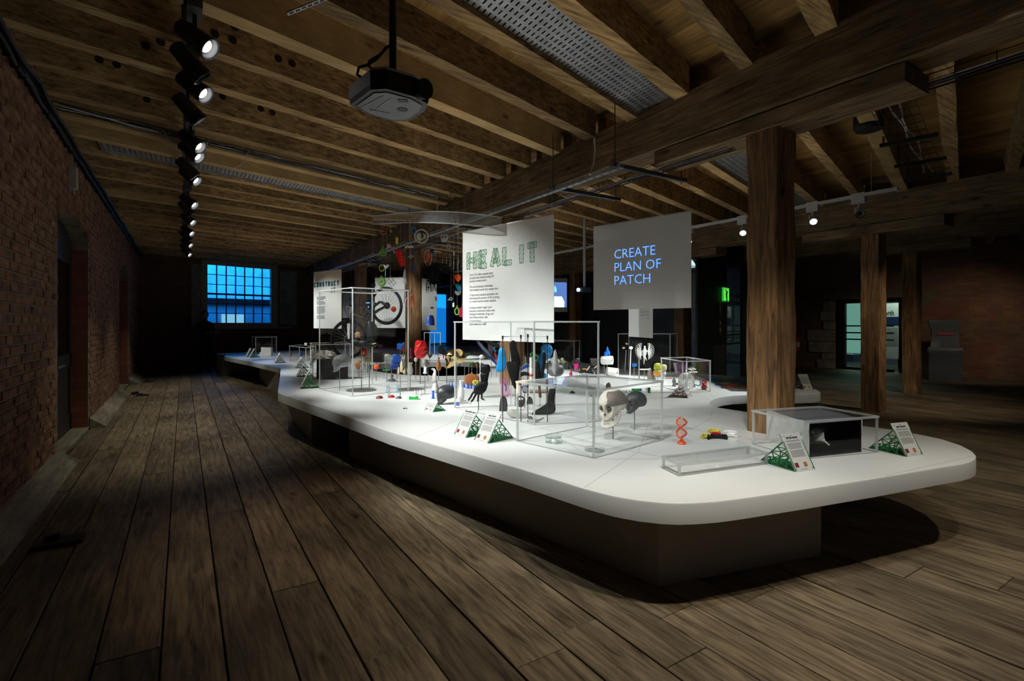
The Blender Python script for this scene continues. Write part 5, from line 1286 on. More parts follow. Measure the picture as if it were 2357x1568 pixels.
it.puff('calf_shell', MATS['black_felt'], [(1166,834),(1178,832),(1193,834),(1196,850),(1193,872),(1190,893),(1184,894),(1178,880),(1171,862),(1167,845)], 12, -3)
it = I('shoe_insole', 'insole with blue, grey and black bands and a spiral, on the rod frame', 'insole', 1207, 940, G['a']); it.rod(1207.5, top=880, r=1)
it.poly('insole_body', LGREY, [(1196,860),(1198,850),(1204,841),(1212,837),(1217,838),(1218.5,848),(1219,880),(1216,893),(1213,904),(1208,906.5),(1203,903),(1200,892),(1197,878)], 5)
it.poly('blue_band', C('royal_blue', .01, .05, .30), [(1198,851),(1204,842),(1212,838),(1216.5,839),(1217.5,845),(1207,849),(1199,854)], 5.6)
it.poly('black_band', M_BLACK, [(1197,858),(1206,855),(1218,858),(1218.5,866),(1208,864),(1197,868)], 5.6)
it.poly('navy_heel', C('navy_heel', .02, .03, .10), [(1199.5,890),(1209,887),(1217,888),(1215,897),(1212,903.5),(1208,905.5),(1204,903),(1201,896)], 5.6)
it.tube('white_spiral', M_PLWH, [(1208+ (.6+.22*a)*math.cos(a*.55), 896+(.7+.25*a)*math.sin(a*.55), -3.2) for a in range(26)], .45)
it = I('mesh_socket', 'pink net-like hand splint on a rod, left in the tall case', 'splint', 1156, 950, G['a']); it.rod(1156, top=872, r=.9)
def netshape(b, it_, pts, r, nx=9, nz=14, depth_=3):
    P = [it_.xz(*p) for p in pts]; x0 = min(p[0] for p in P); x1 = max(p[0] for p in P); z0 = min(p[1] for p in P); z1 = max(p[1] for p in P)
    def span(z):
        xs = []
        for (a, c), (d, e) in zip(P, P[1:]+P[:1]):
            if (c <= z < e) or (e <= z < c): xs.append(a+(d-a)*(z-c)/(e-c))
        return (min(xs), max(xs)) if len(xs) > 1 else None
    g_ = []
    for i in range(nz+1):
        z = z0+.01+(z1-z0-.02)*i/nz; sp = span(z)
        if sp: g_.append([(sp[0]+(sp[1]-sp[0])*j/nx, -depth_*math.sin(PI*j/nx), z) for j in range(nx+1)])
    for a, c in zip(g_, g_[1:]):
        for j in range(nx): b.bar(a[j], c[j+1], r); b.bar(a[j+1], c[j], r)
    for row in (g_[0], g_[-1]):
        for j in range(nx): b.bar(row[j], row[j+1], r*1.6)
    for a, c in zip(g_, g_[1:]): b.bar(a[0], c[0], r*1.8); b.bar(a[-1], c[-1], r*1.8)
it.part('net_shell', PINKNET, lambda b: netshape(b, it, [(1152,880),(1155,872),(1160,869.5),(1166,874),(1172,890),(1175,907),(1167,914),(1155,910)], .55))
it.tube('blue_strap', C('violet_blue', .05, .06, .30), [(1161,882,-5),(1165,892,-5),(1164,900,-5)], 1.2)
it = I('mesh_insole', 'dark grey ribbed mesh insole standing below the pink splint', 'insole', 1158, 947, G['a'])
it.poly('insole', DGREY, [(1149,946),(1150,930),(1152,918),(1156,912),(1162,912),(1166,918),(1168,930),(1168,948)], 3)
it.part('ribs', GREY, lambda b: [b.bar((x, -2, 2), (x*.6, -2, 32), .5) for x in (-8,-6,-4,-2,0,2,4,6,8)])
it = I('prosthetic_foot', 'black prosthetic lower leg and foot pointing left', 'artificial limb', 1250, 955, G['a'])
it.puff('leg_and_foot', C('matt_black', .007, .007, .008, .75), [(1264,897),(1272,895),(1279,897),(1277,915),(1277,930),(1279,943),(1274,951),(1262,954),(1243,955),(1226,955),(1224,952),(1232,946),(1247,937),(1258,928),(1262,915)], 12)
it.rod(1257, top=860, r=.9)
it = I('spike_scaffold', 'grey pointed lattice socket standing above the black prosthetic leg', 'artificial limb', 1277, 938, G['a']); 
it.part('lattice', C('pale_lattice', .40, .40, .40), lambda b: (netshape(b, it, [(1271,846),(1273,825),(1276,806),(1278,805),(1281,812),(1284,835),(1284,848),(1277.5,863),(1272,855)], .8, 7, 16, 4)))
it.part('lower_lattice', DGREY, lambda b: netshape(b, it, [(1272,871),(1283,871),(1281,888),(1278,894),(1274,888)], .7, 6, 7, 3)); it.rod(1278, top=865, r=.8)
it = I('forearm_splint', 'pale padded forearm splint lying behind the left front case post', 'splint', 1190, 963, G['a'])
it.puff('splint', C('splint_grey', .50, .48, .44), [(1166,948),(1170,942),(1177,941),(1185,945),(1195,951),(1214,954),(1216,960),(1205,963),(1188,962),(1174,959),(1168,954)], 9)
it = I('hip_implant', 'polished ball on a grey stem, a hip joint implant', 'implant', 1232, 974, G['a'])
it.ball('ball_head', CHROME, 1220, 964, 6.2); it.puff('stem', C('implant_grey', .25, .25, .25, .4), [(1225,962),(1233,966),(1243,964),(1252,960.5),(1252,963),(1243,969),(1236,973),(1227,970)], 4)
it = I('open_ring_socket', 'dark ring-shaped wrist brace standing left of the front case corner', 'splint', 1198, 955, G['a'])
it.ring('upper_ring', DGREY, 1198, 918, 8, 1.6, 0, .6); it.puff('brace', C('brace_black', .03, .03, .03), [(1192,924),(1203,922),(1208,916),(1209,925),(1204,936),(1196,938),(1191,932)], 7)
it = I('half_dome_insole', 'dark half-round mesh pad standing behind the rods', 'insole', 1219, 931, G['a']); it.poly('pad', DGREY, [(1212,930),(1213,922),(1216,915),(1219,912.5),(1223,915),(1226,921),(1227,930)], 3)
it = I('finger_splint', 'brown narrow finger splint hanging over the table behind the front case', 'splint', 1243, 935, G['a']); it.rod(1243, top=905, r=.7)
it.puff('splint', C('splint_brown', .12, .08, .05), [(1239,889),(1244,888),(1245,900),(1247,913),(1244,916.5),(1240,913),(1239,900)], 3)
# bionic hand
it = I('bionic_hand', 'black bionic hand pointing down, with pale fingertips, on a short rod', 'artificial hand', 1101.5, 944, G['a']); it.rod(1101.5, top=918, r=1.0, m=M_BLKM)
bk = C('hand_black', .005, .005, .0055, .4)
it.puff('wrist_motor', bk, [(1106,848),(1108,841),(1124,839),(1128,846),(1127,858),(1107,858)], 12)
it.puff('wrist', bk, [(1107,858),(1125,857),(1124,870),(1121,882),(1109,882),(1106,870)], 10)
it.puff('palm', bk, [(1105,878),(1121,878),(1123,886),(1118,900),(1108,908),(1095,908),(1090,900),(1094,888)], 11, -2)
for pts in ([(1093,900),(1087,907),(1083,915),(1078,921)], [(1097,905),(1093,912),(1090,918),(1085,925)], [(1102,906),(1101,914),(1100,924)], [(1110,900),(1109,909),(1109,917),(1114,920)], [(1106,890),(1112,897),(1118,893),(1116,884)]):
    it.tube('finger', bk, pts, 2.7, -3, r_end=2.0)
for u, v in ((1076,924),(1083.5,928),(1100,925),(1115.5,920.5)): it.ball('fingertip', C('clear_tip', .5, .5, .48), u, v, 2.0, 1.8, 2, -3)

# --- middle-left crowd
def vase(label, u, v, prof, m, rod=None, group=G['n'], name='vase', cat='vase'):
    it = I(name, label, cat, u, rod or v, group)
    if rod: it.rod(u, top=v, r=.9)
    it.lathe('body', m, prof, u); return it
vase('plain white vase left of the bionic hand', 1061.5, 924, [(6,924),(7,915),(7.6,905),(6,897),(3.2,889),(3.4,882),(5.2,876),(4.4,876.3)], M_PLWH)
it = vase('white vase under the clawed hand, behind the blue rook', 1002, 906, [(6.5,906),(7.5,898),(7.5,892),(5,882),(4.5,876)], M_PLWH)
it = I('clawed_hand', 'white clawed hand rising above a white vase', 'hand model', 1000, 884, G['n'], dep=7.0)
it.u, it.v = 1000, 884
it.puff('palm', M_PLWH, [(994,880),(1003,881),(1005,871),(1004,860),(1000,855),(996,862),(994,872)], 6)
for pts in ([(1001,858),(997,851),(992,849.5)], [(1002,856),(1000,849),(995,848)], [(996,866),(990,866),(986.5,864)], [(1003,860),(1002,852),(999,849)], [(996,870),(991,870),(988,867)]): it.tube('finger', M_PLWH, pts, 1.5, r_end=.7)
it = I('pointing_hand', 'small white hand with a raised finger on a rod', 'hand model', 978, 908, G['p']); it.rod(978, top=859, r=.9)
it.puff('fist', M_PLWH, [(975.5,858),(981,858),(982,850),(981,845),(978,845),(975.5,850)], 5); it.tube('raised_finger', M_PLWH, [(977.5,848),(976.8,841)], 1.1, r_end=.7)
it.tube('thumb', M_PLWH, [(980,850),(981.8,846)], 1.0); it.box('cuff', M_PLWH, 974.2, 860, 982, 857, 6)
vase('brown bottle-shaped vase on a rod', 1009.5, 852, [(3.5,853),(6,848),(6.2,842),(4,833),(2.4,828),(2.2,822)], OCHRE, 876, G['p'])
# red faceted vase
it = I('faceted_vase', 'large crumpled red faceted vase on a rod, in front of the dark post', 'vase', 967, 884, G['p']); it.rod(967, top=820, r=1.0)
random.seed(8)
def facet(b):
    prof = [(7,63),(12,61),(15,72),(17,84),(15,95),(9,100)]; n = 7; vs = []
    for i, (r, z) in enumerate([(8,0),(14,6),(17,17),(16.5,27),(13,37),(8,41)]):
        for j in range(n): a = 2*PI*j/n+i*.35; k = random.uniform(.86, 1.1); vs.append((1.5+r*k*math.cos(a), r*k*math.sin(a), 59+z+random.uniform(-1, 1)))
    fs = [tuple(range(n-1, -1, -1)), tuple(range(5*n, 6*n))]
    for i in range(5):
        for j in range(n): a = i*n+j; c = i*n+(j+1) % n; fs += [(a, c, c+n), (a, c+n, a+n)]
    b.add(vs, fs)
it.part('faceted_body', RED, facet, False)
it = I('round_badge', 'small pale oval on a rod left of the red faceted vase', 'ornament', 957, 872, G['p']); it.rod(957, top=832, r=.8); it.ball('oval', LGREY, 957, 828, 4.2, 5.2, 2)
it = I('lamp_shade', 'grey bulb-shaped shade on a rod right of the red faceted vase', 'shade', 978.5, 880, G['p']); it.rod(985, top=846, r=.7)
it.lathe('shade', C('shade_grey', .30, .28, .25), [(3,848),(8,844),(9.5,838),(7.5,832),(4.6,827.5)], 978.5)
vase('cloudy white wavy vase on a rod beside the tall case corner', 944, 861, [(5,862.5),(6,858),(7.2,852),(5,845),(3.6,840),(5.5,835)], C('cloudy', .62, .62, .58), 884, G['p'])
it = I('rocket_cluster', 'yellow three-finned rocket print on a rod', 'model', 921.5, 912, G['p']); it.rod(921.5, top=861, r=.9)
it.puff('centre_rocket', CREAM, [(925,830.5),(928,840),(928,852),(924,858),(921,852),(922,838)], 6); it.puff('left_fin', CREAM, [(917.5,845),(919.5,848),(919,861),(915.5,861),(915.8,851)], 4); it.puff('right_fin', CREAM, [(932,846),(933.5,852),(932.5,861),(930,862),(926,856),(930,852)], 4); it.tube('strut', OCHRE, [(917,859),(924,853),(931,858)], 1.0)
it = I('seat_print', 'blue upright seat-like print on rods beside the yellow rocket', 'model', 908, 880, G['p']); it.rod(901, top=850, r=.6); it.rod(914, top=850, r=.6)
it.puff('back', BLUE, [(905,816),(916,815),(919,819),(924,822),(922,828),(919,838),(902,838),(904,825)], 8); it.puff('seat', C('deep_blue', .015, .06, .32), [(902,837),(920,838),(919,849),(898,850),(899,843)], 9, -4)
it = I('bust', 'small grey bust between the rods under the blue seat print', 'bust', 902, 878.5, G['n']); it.ball('head', GREY, 902, 866, 3.6, 4.2); it.puff('shoulders', GREY, [(893,878),(895,873),(900,871),(905,871),(910,874),(911,878)], 6)
it = I('orange_oval', 'orange shell-like oval on a rod', 'ornament', 866, 877, G['p']); it.rod(866, top=848, r=.8); it.puff('shell', ORANGE, [(860,842),(866,839.5),(872,840),(871,847),(866,851),(861,849)], 5)
it = I('green_leafy_print', 'flat green leafy print lifted on rods', 'ornament', 886, 872, G['p']); it.rod(884, top=851, r=.6); it.rod(890, top=851, r=.6)
it.poly('leafy_plate', C('leaf_green', .03, .22, .04), [(880,853),(883,849),(886,851),(890,848.5),(893,850),(897,849),(897,853.5)], 8)
for k, (u, lb) in enumerate(((892.5, 'left one of two small blue helix models with a figurine between'), (916, 'right one of two small blue helix models with a figurine between'))):
    it = I('dna_model', lb, 'model', u, 903, G['n'])
    for ph in (0, PI): it.part('helix_strand', C('pale_blue_print', .05, .33, .60), lambda b, ph=ph: b.tube([(3.0*math.sin(a*PI/6+ph), 3*math.cos(a*PI/6+ph), a*1.15+.5) for a in range(17)], .5, 6))
    it.part('rungs', MATS['pale_blue_print'], lambda b: [b.bar((-2, 0, z), (2, 0, z), .4) for z in (3.5, 7, 10, 14)]); it.box('foot', MATS['pale_blue_print'], u-4, 903, u+4, 902, 5)
it = I('figurine', 'small pale figurine bending between the two blue helix models', 'figurine', 893, 916, G['n'])
it.tube('leg', LGREY, [(892.5,916),(894,907),(896,898)], .9); it.tube('leg', LGREY, [(894,915.5),(897,906),(896.5,898)], .9); it.tube('torso', LGREY, [(896.5,898),(899,894),(905,895),(910,893)], 1.5, r_end=1.0); it.ball('head', LGREY, 897, 892, 1.8)
for u0, u1, v0, v1, m, lb in ((865,882,911,917,MAROON,'dark red low dome at the left on the white table'), (894.6,909,909,915,RED,'bright red low dome in the middle'), (910,925,911.6,917.5,GREY,'grey low dome next to the bright red one')):
    it = I('low_dome', lb, 'ornament', (u0+u1)/2, v1, G['n']); r = (u1-u0)/2; it.lathe('dome', m, [(r, v1), (r*.9, v1-2), (r*.6, v1-5), (.3, v0)], (u0+u1)/2)
it = I('rocket_cluster', 'thin rod with nothing left on its top beside the grey dome', 'rod', 921.5, 912) if False else None
it = I('green_box', 'bright green open box on the table right of the domes', 'box', 952, 919.5, G['n']); it.box('tray', GRN2, 942, 919, 962, 914.5, 12); it.box('side', GRN2, 957, 915, 962, 912, 11); it.box('side', GRN2, 943, 915, 945, 912.6, 11)
for u, v0, v1, lb in ((957,896,909,'left one of two small white winged figures'), (969,895,911,'right one of two small white winged figures')):
    it = I('figurine', lb, 'figurine', u, v1, G['n']); it.puff('body', M_PLWH, [(u-1.5,v1),(u+2,v1),(u+2.5,v0+8),(u+1,v0+3),(u-1.5,v0+6)], 3); it.poly('wing', M_PLWH, [(u-1,v0+9),(u-4,v0+3),(u-3.5,v0),(u-.5,v0+5)], 1); it.poly('wing', M_PLWH, [(u+1,v0+9),(u+5,v0+5),(u+4,v0+1),(u+1,v0+5)], 1, 1)
it = I('chess_rook', 'small bright blue twisted chess piece before the charcoal skull', 'chess piece', 997, 917.5, G['n']); it.lathe('piece', BLUE, [(4.2,917),(4,915.5),(2,914),(3.2,911),(2,908),(3.2,905),(2.2,903),(3.4,900.5),(2.8,899.5)], 997)
it = I('toy_lizard', 'tiny black lizard on the table left of the small sign', 'toy', 933, 941.5, G['n']); it.tube('body', M_BLACK, [(928,940.5),(932,940),(938,940.2)], 1.3, r_end=.5); it.tube('legs', M_BLACK, [(930,942,-3),(931,940.5,0),(929,942,3)], .5); it.tube('legs', M_BLACK, [(936,942,-3),(935,940.5,0),(936.5,942,3)], .5)
it = I('blue_stone', 'blue rock-like print just inside the tall case corner', 'ornament', 1052.5, 934, G['n']); it.puff('stone', BLUE, [(1047,933),(1048,930),(1052,928.3),(1055,929),(1058,932),(1057,934)], 7)
it = I('pumpkin_print', 'flat rust-brown pumpkin print behind the row of blue cones', 'ornament', 1086, 888, G['n'])
it.puff('pumpkin', C('rust_print', .30, .09, .02, .7), [(1069,878),(1070,868),(1076,862),(1083,861),(1090,861),(1098,863),(1103,870),(1103,880),(1098,887),(1086,888),(1075,886)], 5); it.puff('stalk', MATS['rust_print'], [(1083,862),(1084,858),(1087,857.5),(1090,862)], 3)
it = I('flower_print', 'yellow-green curly flower print beside the rust pumpkin', 'ornament', 1094, 893, G['n']); it.part('petals', YEL, lambda b: [b.ball((5*math.cos(a*PI/4)+1, 0, 12+4.5*math.sin(a*PI/4)), 3, 1.5, 2.6, 8, 6) for a in range(8)]); it.tube('stem', GRN2, [(1095,881,-2),(1096,893,-2)], .8)
for k, (u, v) in enumerate(((1034,893.5),(1041,893),(1047,894),(1068,892),(1077,894),(1084,894.5),(1092,892))):
    it = I('blue_cone', '%s small blue cone in the row before the rust pumpkin' % ('first (leftmost)', 'second', 'third', 'fourth', 'fifth', 'sixth', 'last (rightmost)')[k], 'cone', u, v, 'row of seven small blue cones'); it.lathe('cone', BLUE, [(4, v), (3, v-3.5), (1.4, v-8), (.9, v-12.5)], u)
it = I('green_leaf_print', 'dark green flat oval on a rod right of the gold skull', 'ornament', 1074, 870, G['p']); it.rod(1069.5, top=822, r=.7); it.puff('oval', C('deep_green', .005, .10, .03), [(1065.5,818),(1071,813.5),(1080,812.5),(1081.5,816),(1077,820.5),(1069,822)], 3)
it = I('green_bar_print', 'thin lime bar on two rods', 'ornament', 1082, 868, G['p']); it.rod(1079, 1086, top=836, r=.6); it.tube('bar', LIME, [(1073,834.5),(1091,834.5)], 1.6)
it = I('toucan_print', 'small black and yellow bird-like print on a rod', 'ornament', 1098, 868, G['p']); it.rod(1098, top=846, r=.6); it.puff('body', M_BLACK, [(1094,840),(1096,834),(1101,834),(1102,840),(1099,847)], 4); it.puff('front', OCHRE, [(1095,838),(1098,835),(1099,840),(1098,848)], 4.6)
it = I('white_mushroom', 'white bulb on a tall white rod', 'ornament', 1105.5, 905, G['p']); it.rod(1105.5, top=824, r=1.3, m=M_PLWH); it.ball('bulb', M_PLWH, 1109, 821.5, 6, 5)
it = I('rabbit_print', 'orange rabbit-like print on rods in the tallest case', 'ornament', 824, 868, G['p']); it.rod(824, top=848, r=.7); it.rod(828, top=848, r=.7); it.puff('rabbit', OCHRE, [(816,838),(822,832),(829,830),(831,834),(828,838),(830,843),(826,851),(820,849),(818,843)], 5)
it = I('red_cylinder', 'orange-red cylinder on rods in the tallest case', 'ornament', 839.5, 850, G['p']); it.rod(837, 841, top=815, r=.6); it.lathe('cylinder', C('vermilion', .75, .05, .01), [(5,815.5),(4.5,814),(4.3,800),(5,798),(4,796.8)], 839.5)
it = I('striped_box', 'box with an olive side and red top on a rod', 'box', 848, 850, G['p']); it.rod(839, 857, top=832, r=.5); it.box('olive_side', C('olive', .25, .22, .05), 840, 833.5, 856, 826, 8); it.box('red_top', C('brick_red', .45, .04, .02), 840, 826, 856, 823, 8.4)
it = I('lidded_crate', 'grey ribbed crate in the tallest case, left of the blue seat print', 'box', 871, 848, G['n']); it.box('crate', C('crate_grey', .13, .13, .11), 861, 834, 882, 812, 18)
it.part('ribs', C('crate_dark', .08, .08, .07), lambda b: [b.box(-10.5, -9.6, 15.5+k*3, 10.5, -9.1, 16.5+k*3) for k in range(7)]); it.rod(866, 876, top=834, r=.6)
it = I('plane_print', 'small grey propeller plane on a rod', 'model', 890.5, 880, G['p']); it.rod(890.5, top=820, r=.9); it.puff('fuselage', C('plane_grey', .42, .38, .33), [(885,818),(888,815),(895,815.5),(898,818),(893,821),(886,821)], 4); it.tube('wing', C('plane_grey', .42, .38, .33), [(888,815),(896,819),(900,818)], .8)
# black cylinder with crumpled fabric
it = I('black_cylinder', 'black cylindrical pedestal in the case, fabric heaped on it', 'pedestal', 765, 872); it.lathe('drum', C('drum_black', .007, .007, .0075, .5), [(35,872),(36,868),(35,828),(34,826.5)], 765, sq=.55, n=32)
it = I('crumpled_fabric', 'crumpled grey printed fabric heaped on the black cylinder', 'fabric', 752, 872, None); random.seed(5)
def crump(b):
    n, m = 22, 12; vs = []
    for i in range(m+1):
        for j in range(n):
            a = 2*PI*j/n; r = (1-i/m)**.6; k = 1+.22*math.sin(a*5+i)+.15*random.uniform(-1, 1); z = 45+26*(1-(1-i/m)**1.6)*(1+.3*math.sin(a*2+1))*.75
            vs.append((-4+26*r*k*math.cos(a), 12*r*k*math.sin(a), z-i*.4+random.uniform(-1.4, 1.4)))
    fs = []
    for i in range(m): fs += [(i*n+j, i*n+(j+1) % n, (i+1)*n+(j+1) % n, (i+1)*n+j) for j in range(n)]
    b.add(vs, fs)
it.part('cloth', C('fabric_grey', .34, .32, .28, .8), crump, False)
it = I('pale_dress_end', 'pale fabric end trailing beside the black cylinder', 'fabric', 722, 862); it.puff('cloth', C('fabric_pale', .55, .54, .5, .8), [(716,806),(723,804),(726,815),(725,830),(719,838),(712,840),(715,825)], 5)
# black helmets on twin rods
it = I('black_helmet', 'black ribbed helmet-like print on two long rods with a disc foot', 'helmet', 832, 899, G['p']); it.rod(832, 850, top=792, r=1.1, base=34)
hb = C('helmet_black', .012, .012, .014, .35)
it.ball('shell', hb, 838, 790, 17, 9, 12); it.ring('loop', hb, 836, 762, 20, 1.8, 0, 1.1); it.ring('loop', hb, 852, 766, 15, 2.2, 4, 1.6); it.puff('strap_block', hb, [(846,741),(858,743),(861,770),(864,795),(850,798),(846,780)], 9); it.puff('lower_shell', hb, [(806,786),(822,781),(845,790),(872,788),(866,798),(845,800),(820,798)], 12, -4)
it.puff('tan_pouch', C('tan_pouch', .30, .17, .09), [(820,766),(831,765),(831,777),(819,777)], 6, -6); it.puff('yellow_clip', C('yellow_clip', .6, .45, .08), [(859,791),(868,789),(868,790.5),(860,793)], 3, -9)
it = I('display_disc', 'thin dark disc foot with rods, second one, below the wavy vase', 'stand', 940, 897, G['p']); it.lathe('disc', M_ROD, [(30,897),(30,896.4),(29,896)], 946); it.rod(921.6, 944, top=862, r=.9)
# distant left part
it = I('house_model', 'white architectural house model at the far left tip', 'model', 611, 818.5); it.box('base_slab', M_PLWH, 597, 818.5, 626, 816, 12); it.box('wing', M_PLWH, 610.5, 816, 625.5, 800, 9); it.box('tower', M_PLWH, 602, 811, 610.5, 799.5, 6); it.box('step', M_PLWH, 600, 816, 611, 810.5, 10)
it = I('blue_bottle', 'small blue bottle between the left signs and the small case', 'bottle', 694, 822, G['n']); it.lathe('bottle', BLUE, [(2.6,820),(3,815),(2.6,810),(1.4,808),(1.2,806)], 694); it.rod(694, top=819, r=.5)
it = I('white_cup', 'tiny white cup on top of the small left case', 'cup', 704, 829, G['n'], dep=12.6); it.u, it.v = 704, 829; it.lathe('cup', M_PLWH, [(2.6,795),(3,792),(3.4,789.5)], 704)
it = I('red_flask', 'tiny red pot inside the small left case', 'ornament', 669, 822, G['n']); it.puff('pot', RED, [(666.5,821),(667,817),(669,814),(671,817),(671.5,821)], 3)
it = I('grey_lamp_print', 'tiny grey ring prints inside the small left case', 'ornament', 683, 822, G['n']); it.ring('ring', LGREY, 680, 818, 2.4, .7); it.puff('block', LGREY, [(684,821),(687,821),(687,815),(684,816)], 3)
it = I('tee_shirt_print', 'bright blue bulky print near the back, left of the dark post', 'ornament', 921, 820, G['p']); it.rod(921, top=806, r=.5); it.puff('body', C('vivid_blue', .02, .17, .75), [(914,791),(919,789.5),(925,790),(931,787),(930,795),(925,804),(915,804.5),(913,798)], 6)
it = I('maroon_box', 'maroon box on a rod beside the bright blue print', 'box', 929, 822, G['p']); it.rod(929, top=808, r=.5); it.box('box', MAROON, 924.5, 808.5, 932, 796.5, 6)
it = I('purple_print', 'purple and tan tangled print near the back of the table', 'ornament', 876, 818, G['p']); it.rod(876, top=804, r=.5); it.part('tangle', PURP, lambda b: [b.ball((random.uniform(-6, 6), 0, random.uniform(14, 24)), 2.6, 2, 2.6, 7, 5) for _ in range(9)])
it = I('magenta_vase', 'magenta curvy vase partly behind the red faceted vase', 'vase', 948, 850, G['p']); it.rod(948, top=824, r=.7); it.lathe('vase', C('deep_magenta', .42, .005, .10), [(5,825),(3,822),(2.6,815),(4,806),(2.5,801.5)], 947)
it = I('black_bag_print', 'black folded bag-like print on a rod behind the gold skull', 'ornament', 1017, 858, G['p']); it.rod(1008, top=812, r=.7); it.puff('bag', C('bag_black', .015, .02, .025), [(1007,798),(1012,795),(1019,796),(1026,806),(1027,817),(1010,813)], 7)
it = I('coral_print', 'green and orange branching coral print', 'ornament', 990, 850, G['p']); it.rod(989, top=824, r=.6); random.seed(14)
it.part('branches', C('moss', .12, .20, .03), lambda b: [b.tube([(0, 0, 26), (random.uniform(-5, 5), random.uniform(-3, 3), 31), (random.uniform(-7, 7), random.uniform(-3, 3), random.uniform(31, 37))], 1.0, 5) for _ in range(9)]); it.tube('orange_branch', ORANGE, [(989,824),(986,820),(986,815)], 1.0)
it = I('red_figures', 'tiny red standing figure near the gold skull', 'figurine', 1021, 826, G['n']); it.puff('figure', RED, [(1019.5,826),(1022,826),(1022.5,818),(1021,815.5),(1019.5,818)], 2)
it = I('red_figures', 'second tiny red figure farther back near the gold skull', 'figurine', 1029, 815, G['n']); it.puff('figure', RED, [(1028,815),(1030.5,815),(1031,810),(1029.5,807.5),(1028,810)], 2)
it = I('ski_print', 'blue and silver ski-shaped board leaning diagonally behind the bionic hand', 'board', 1142, 870, G['p']); it.rod(1131, top=826, r=.7)
it.poly('board', C('ski_blue', .02, .05, .20), [(1097,784),(1103,786),(1122,806),(1146,838),(1143,842),(1120,818),(1099,792)], 3); it.poly('silver_stripe', STEEL if False else M_STEEL, [(1099,786),(1103,787),(1121,807),(1131,820),(1128,820),(1108,800)], 3.6)
it = I('black_board', 'black board leaning diagonally above the ski print', 'board', 1150, 880, G['p']); it.poly('board', M_BLACK, [(1113,784),(1125,784),(1152,794),(1156,801),(1140,800),(1124,792)], 4); it.rod(1150, top=798, r=.6)
it = I('orange_tube_print', 'orange-red curved tube left of the blue limb socket', 'ornament', 1142, 868, G['p']); it.rod(1143, top=832, r=.5); it.tube('tube', C('vermilion', .75, .05, .01), [(1138,812),(1141,818),(1143,826),(1143,832)], 1.8); it.tube('blue_tube', SKY, [(1146,789),(1149,795),(1144,797),(1136,802),(1141,810)], 2.2)

# --- right group behind the low case
it = I('blue_seat_shell', 'bright blue scooped seat shell with three grey studs, in the tall case', 'seat', 1254, 880, G['a'])
it.puff('shell', C('seat_blue', .01, .24, .62), [(1245,800),(1250,794),(1260,792.5),(1268,796),(1272,804),(1270,815),(1265,824),(1258,829),(1252,840),(1247,852),(1247,868),(1241,868),(1240,848),(1237,832),(1239,822),(1245,814)], 9)
for u, v in ((1251,808),(1260.5,800),(1261,814)): it.ball('stud', LGREY, u, v, 2.2, 2.2, 1, -5)
it.puff('lower_piece', MATS['seat_blue'], [(1250,858),(1256,860),(1259,866),(1254,872),(1250,871)], 6)
it = I('black_foot_shell', 'tall black pointed shell right in front of the blue seat', 'artificial limb', 1250, 884, G['a']); it.puff('shell', C('black_felt2', .007, .007, .007, .8), [(1248,816),(1252,811),(1256,815),(1256,832),(1253,850),(1250,871),(1245,871),(1244,855),(1248,835)], 7, -8)
it = I('black_foot_shell', 'tall black rounded shell to the left of the blue seat', 'artificial limb', 1238, 884, G['a']); it.puff('shell', MATS['black_felt2'], [(1233,838),(1237,832),(1241,835),(1243,850),(1244,872),(1232,873),(1231,850)], 7, -8)
it = I('grey_gourd', 'dark grey ribbed gourd-shaped print behind the pointed lattice', 'ornament', 1279, 886, G['n'])
it.part('gourd', C('gourd_grey', .13, .135, .14, .4), lambda b: b.ball((0, 0, 34), 19, 17, 16, 32, 14, fn=lambda d: 1+.05*abs(math.cos(5*math.atan2(d[1], d[0])))-.12*max(0, abs(d[2])-.85)/.15)); it.part('stand', GREY, lambda b: b.cyl((0,0,0), (0,0,22), 1.2, n=8))
it = I('slim_seat', 'black narrow seat back standing right of the blue seat', 'seat', 1310, 850, G['n']); it.puff('back', MATS['black_felt2'], [(1297,825),(1301,806),(1308,796),(1315,796),(1319,805),(1318,822),(1315,833),(1305,831)], 6); it.tube('frame', M_BLKM, [(1312,830),(1316,843),(1326,848)], 1.5); it.rod(1309, top=831, r=.9, m=M_BLKM)
it = I('tangled_ring', 'bright green tangled rings above the striped insole', 'ornament', 1229, 878, G['p']); it.rod(1229, top=834, r=.6); it.ring('loop', GRN2, 1226, 817, 4.5, 1.6); it.ring('loop', GRN2, 1233, 824, 4.5, 1.4, 2, 1.4)
it = I('white_cups_stack', 'stack of small white cups with an orange rim behind the striped insole', 'cup', 1222, 885, G['n']); it.lathe('lower_cup', M_PLWH, [(5,885),(5,868),(4,867)], 1223); it.lathe('orange_rim', C('vermilion', .75, .05, .01), [(5,866),(5.4,863),(4.6,861)], 1223); it.lathe('upper_cup', M_PLWH, [(4.2,861),(4.4,848),(3.6,846)], 1223); it.lathe('tall_cup', M_PLWH, [(3.4,846),(3.2,830),(3.6,823)], 1222)
it = I('oval_lattice', 'cream oval lattice paddle behind the black splint', 'ornament', 1205, 880, G['p']); it.rod(1205, top=835, r=.7); it.ring('rim', C('cream_pale', .55, .50, .45), 1204.5, 828, 5.5, 1.0, 0, 1.35); it.part('net', MATS['cream_pale'], lambda b: [b.bar((-5+k*2, 0, 46), (-1+k*2, 0, 57), .5) for k in range(4)])
it = I('blue_ribbon_print', 'light blue and white ribbon print behind the striped insole', 'ornament', 1226, 880, G['p']); it.rod(1226, top=852, r=.5); it.puff('ribbon', SKY, [(1219,846),(1228,845),(1232,850),(1226,854),(1219,852)], 4)
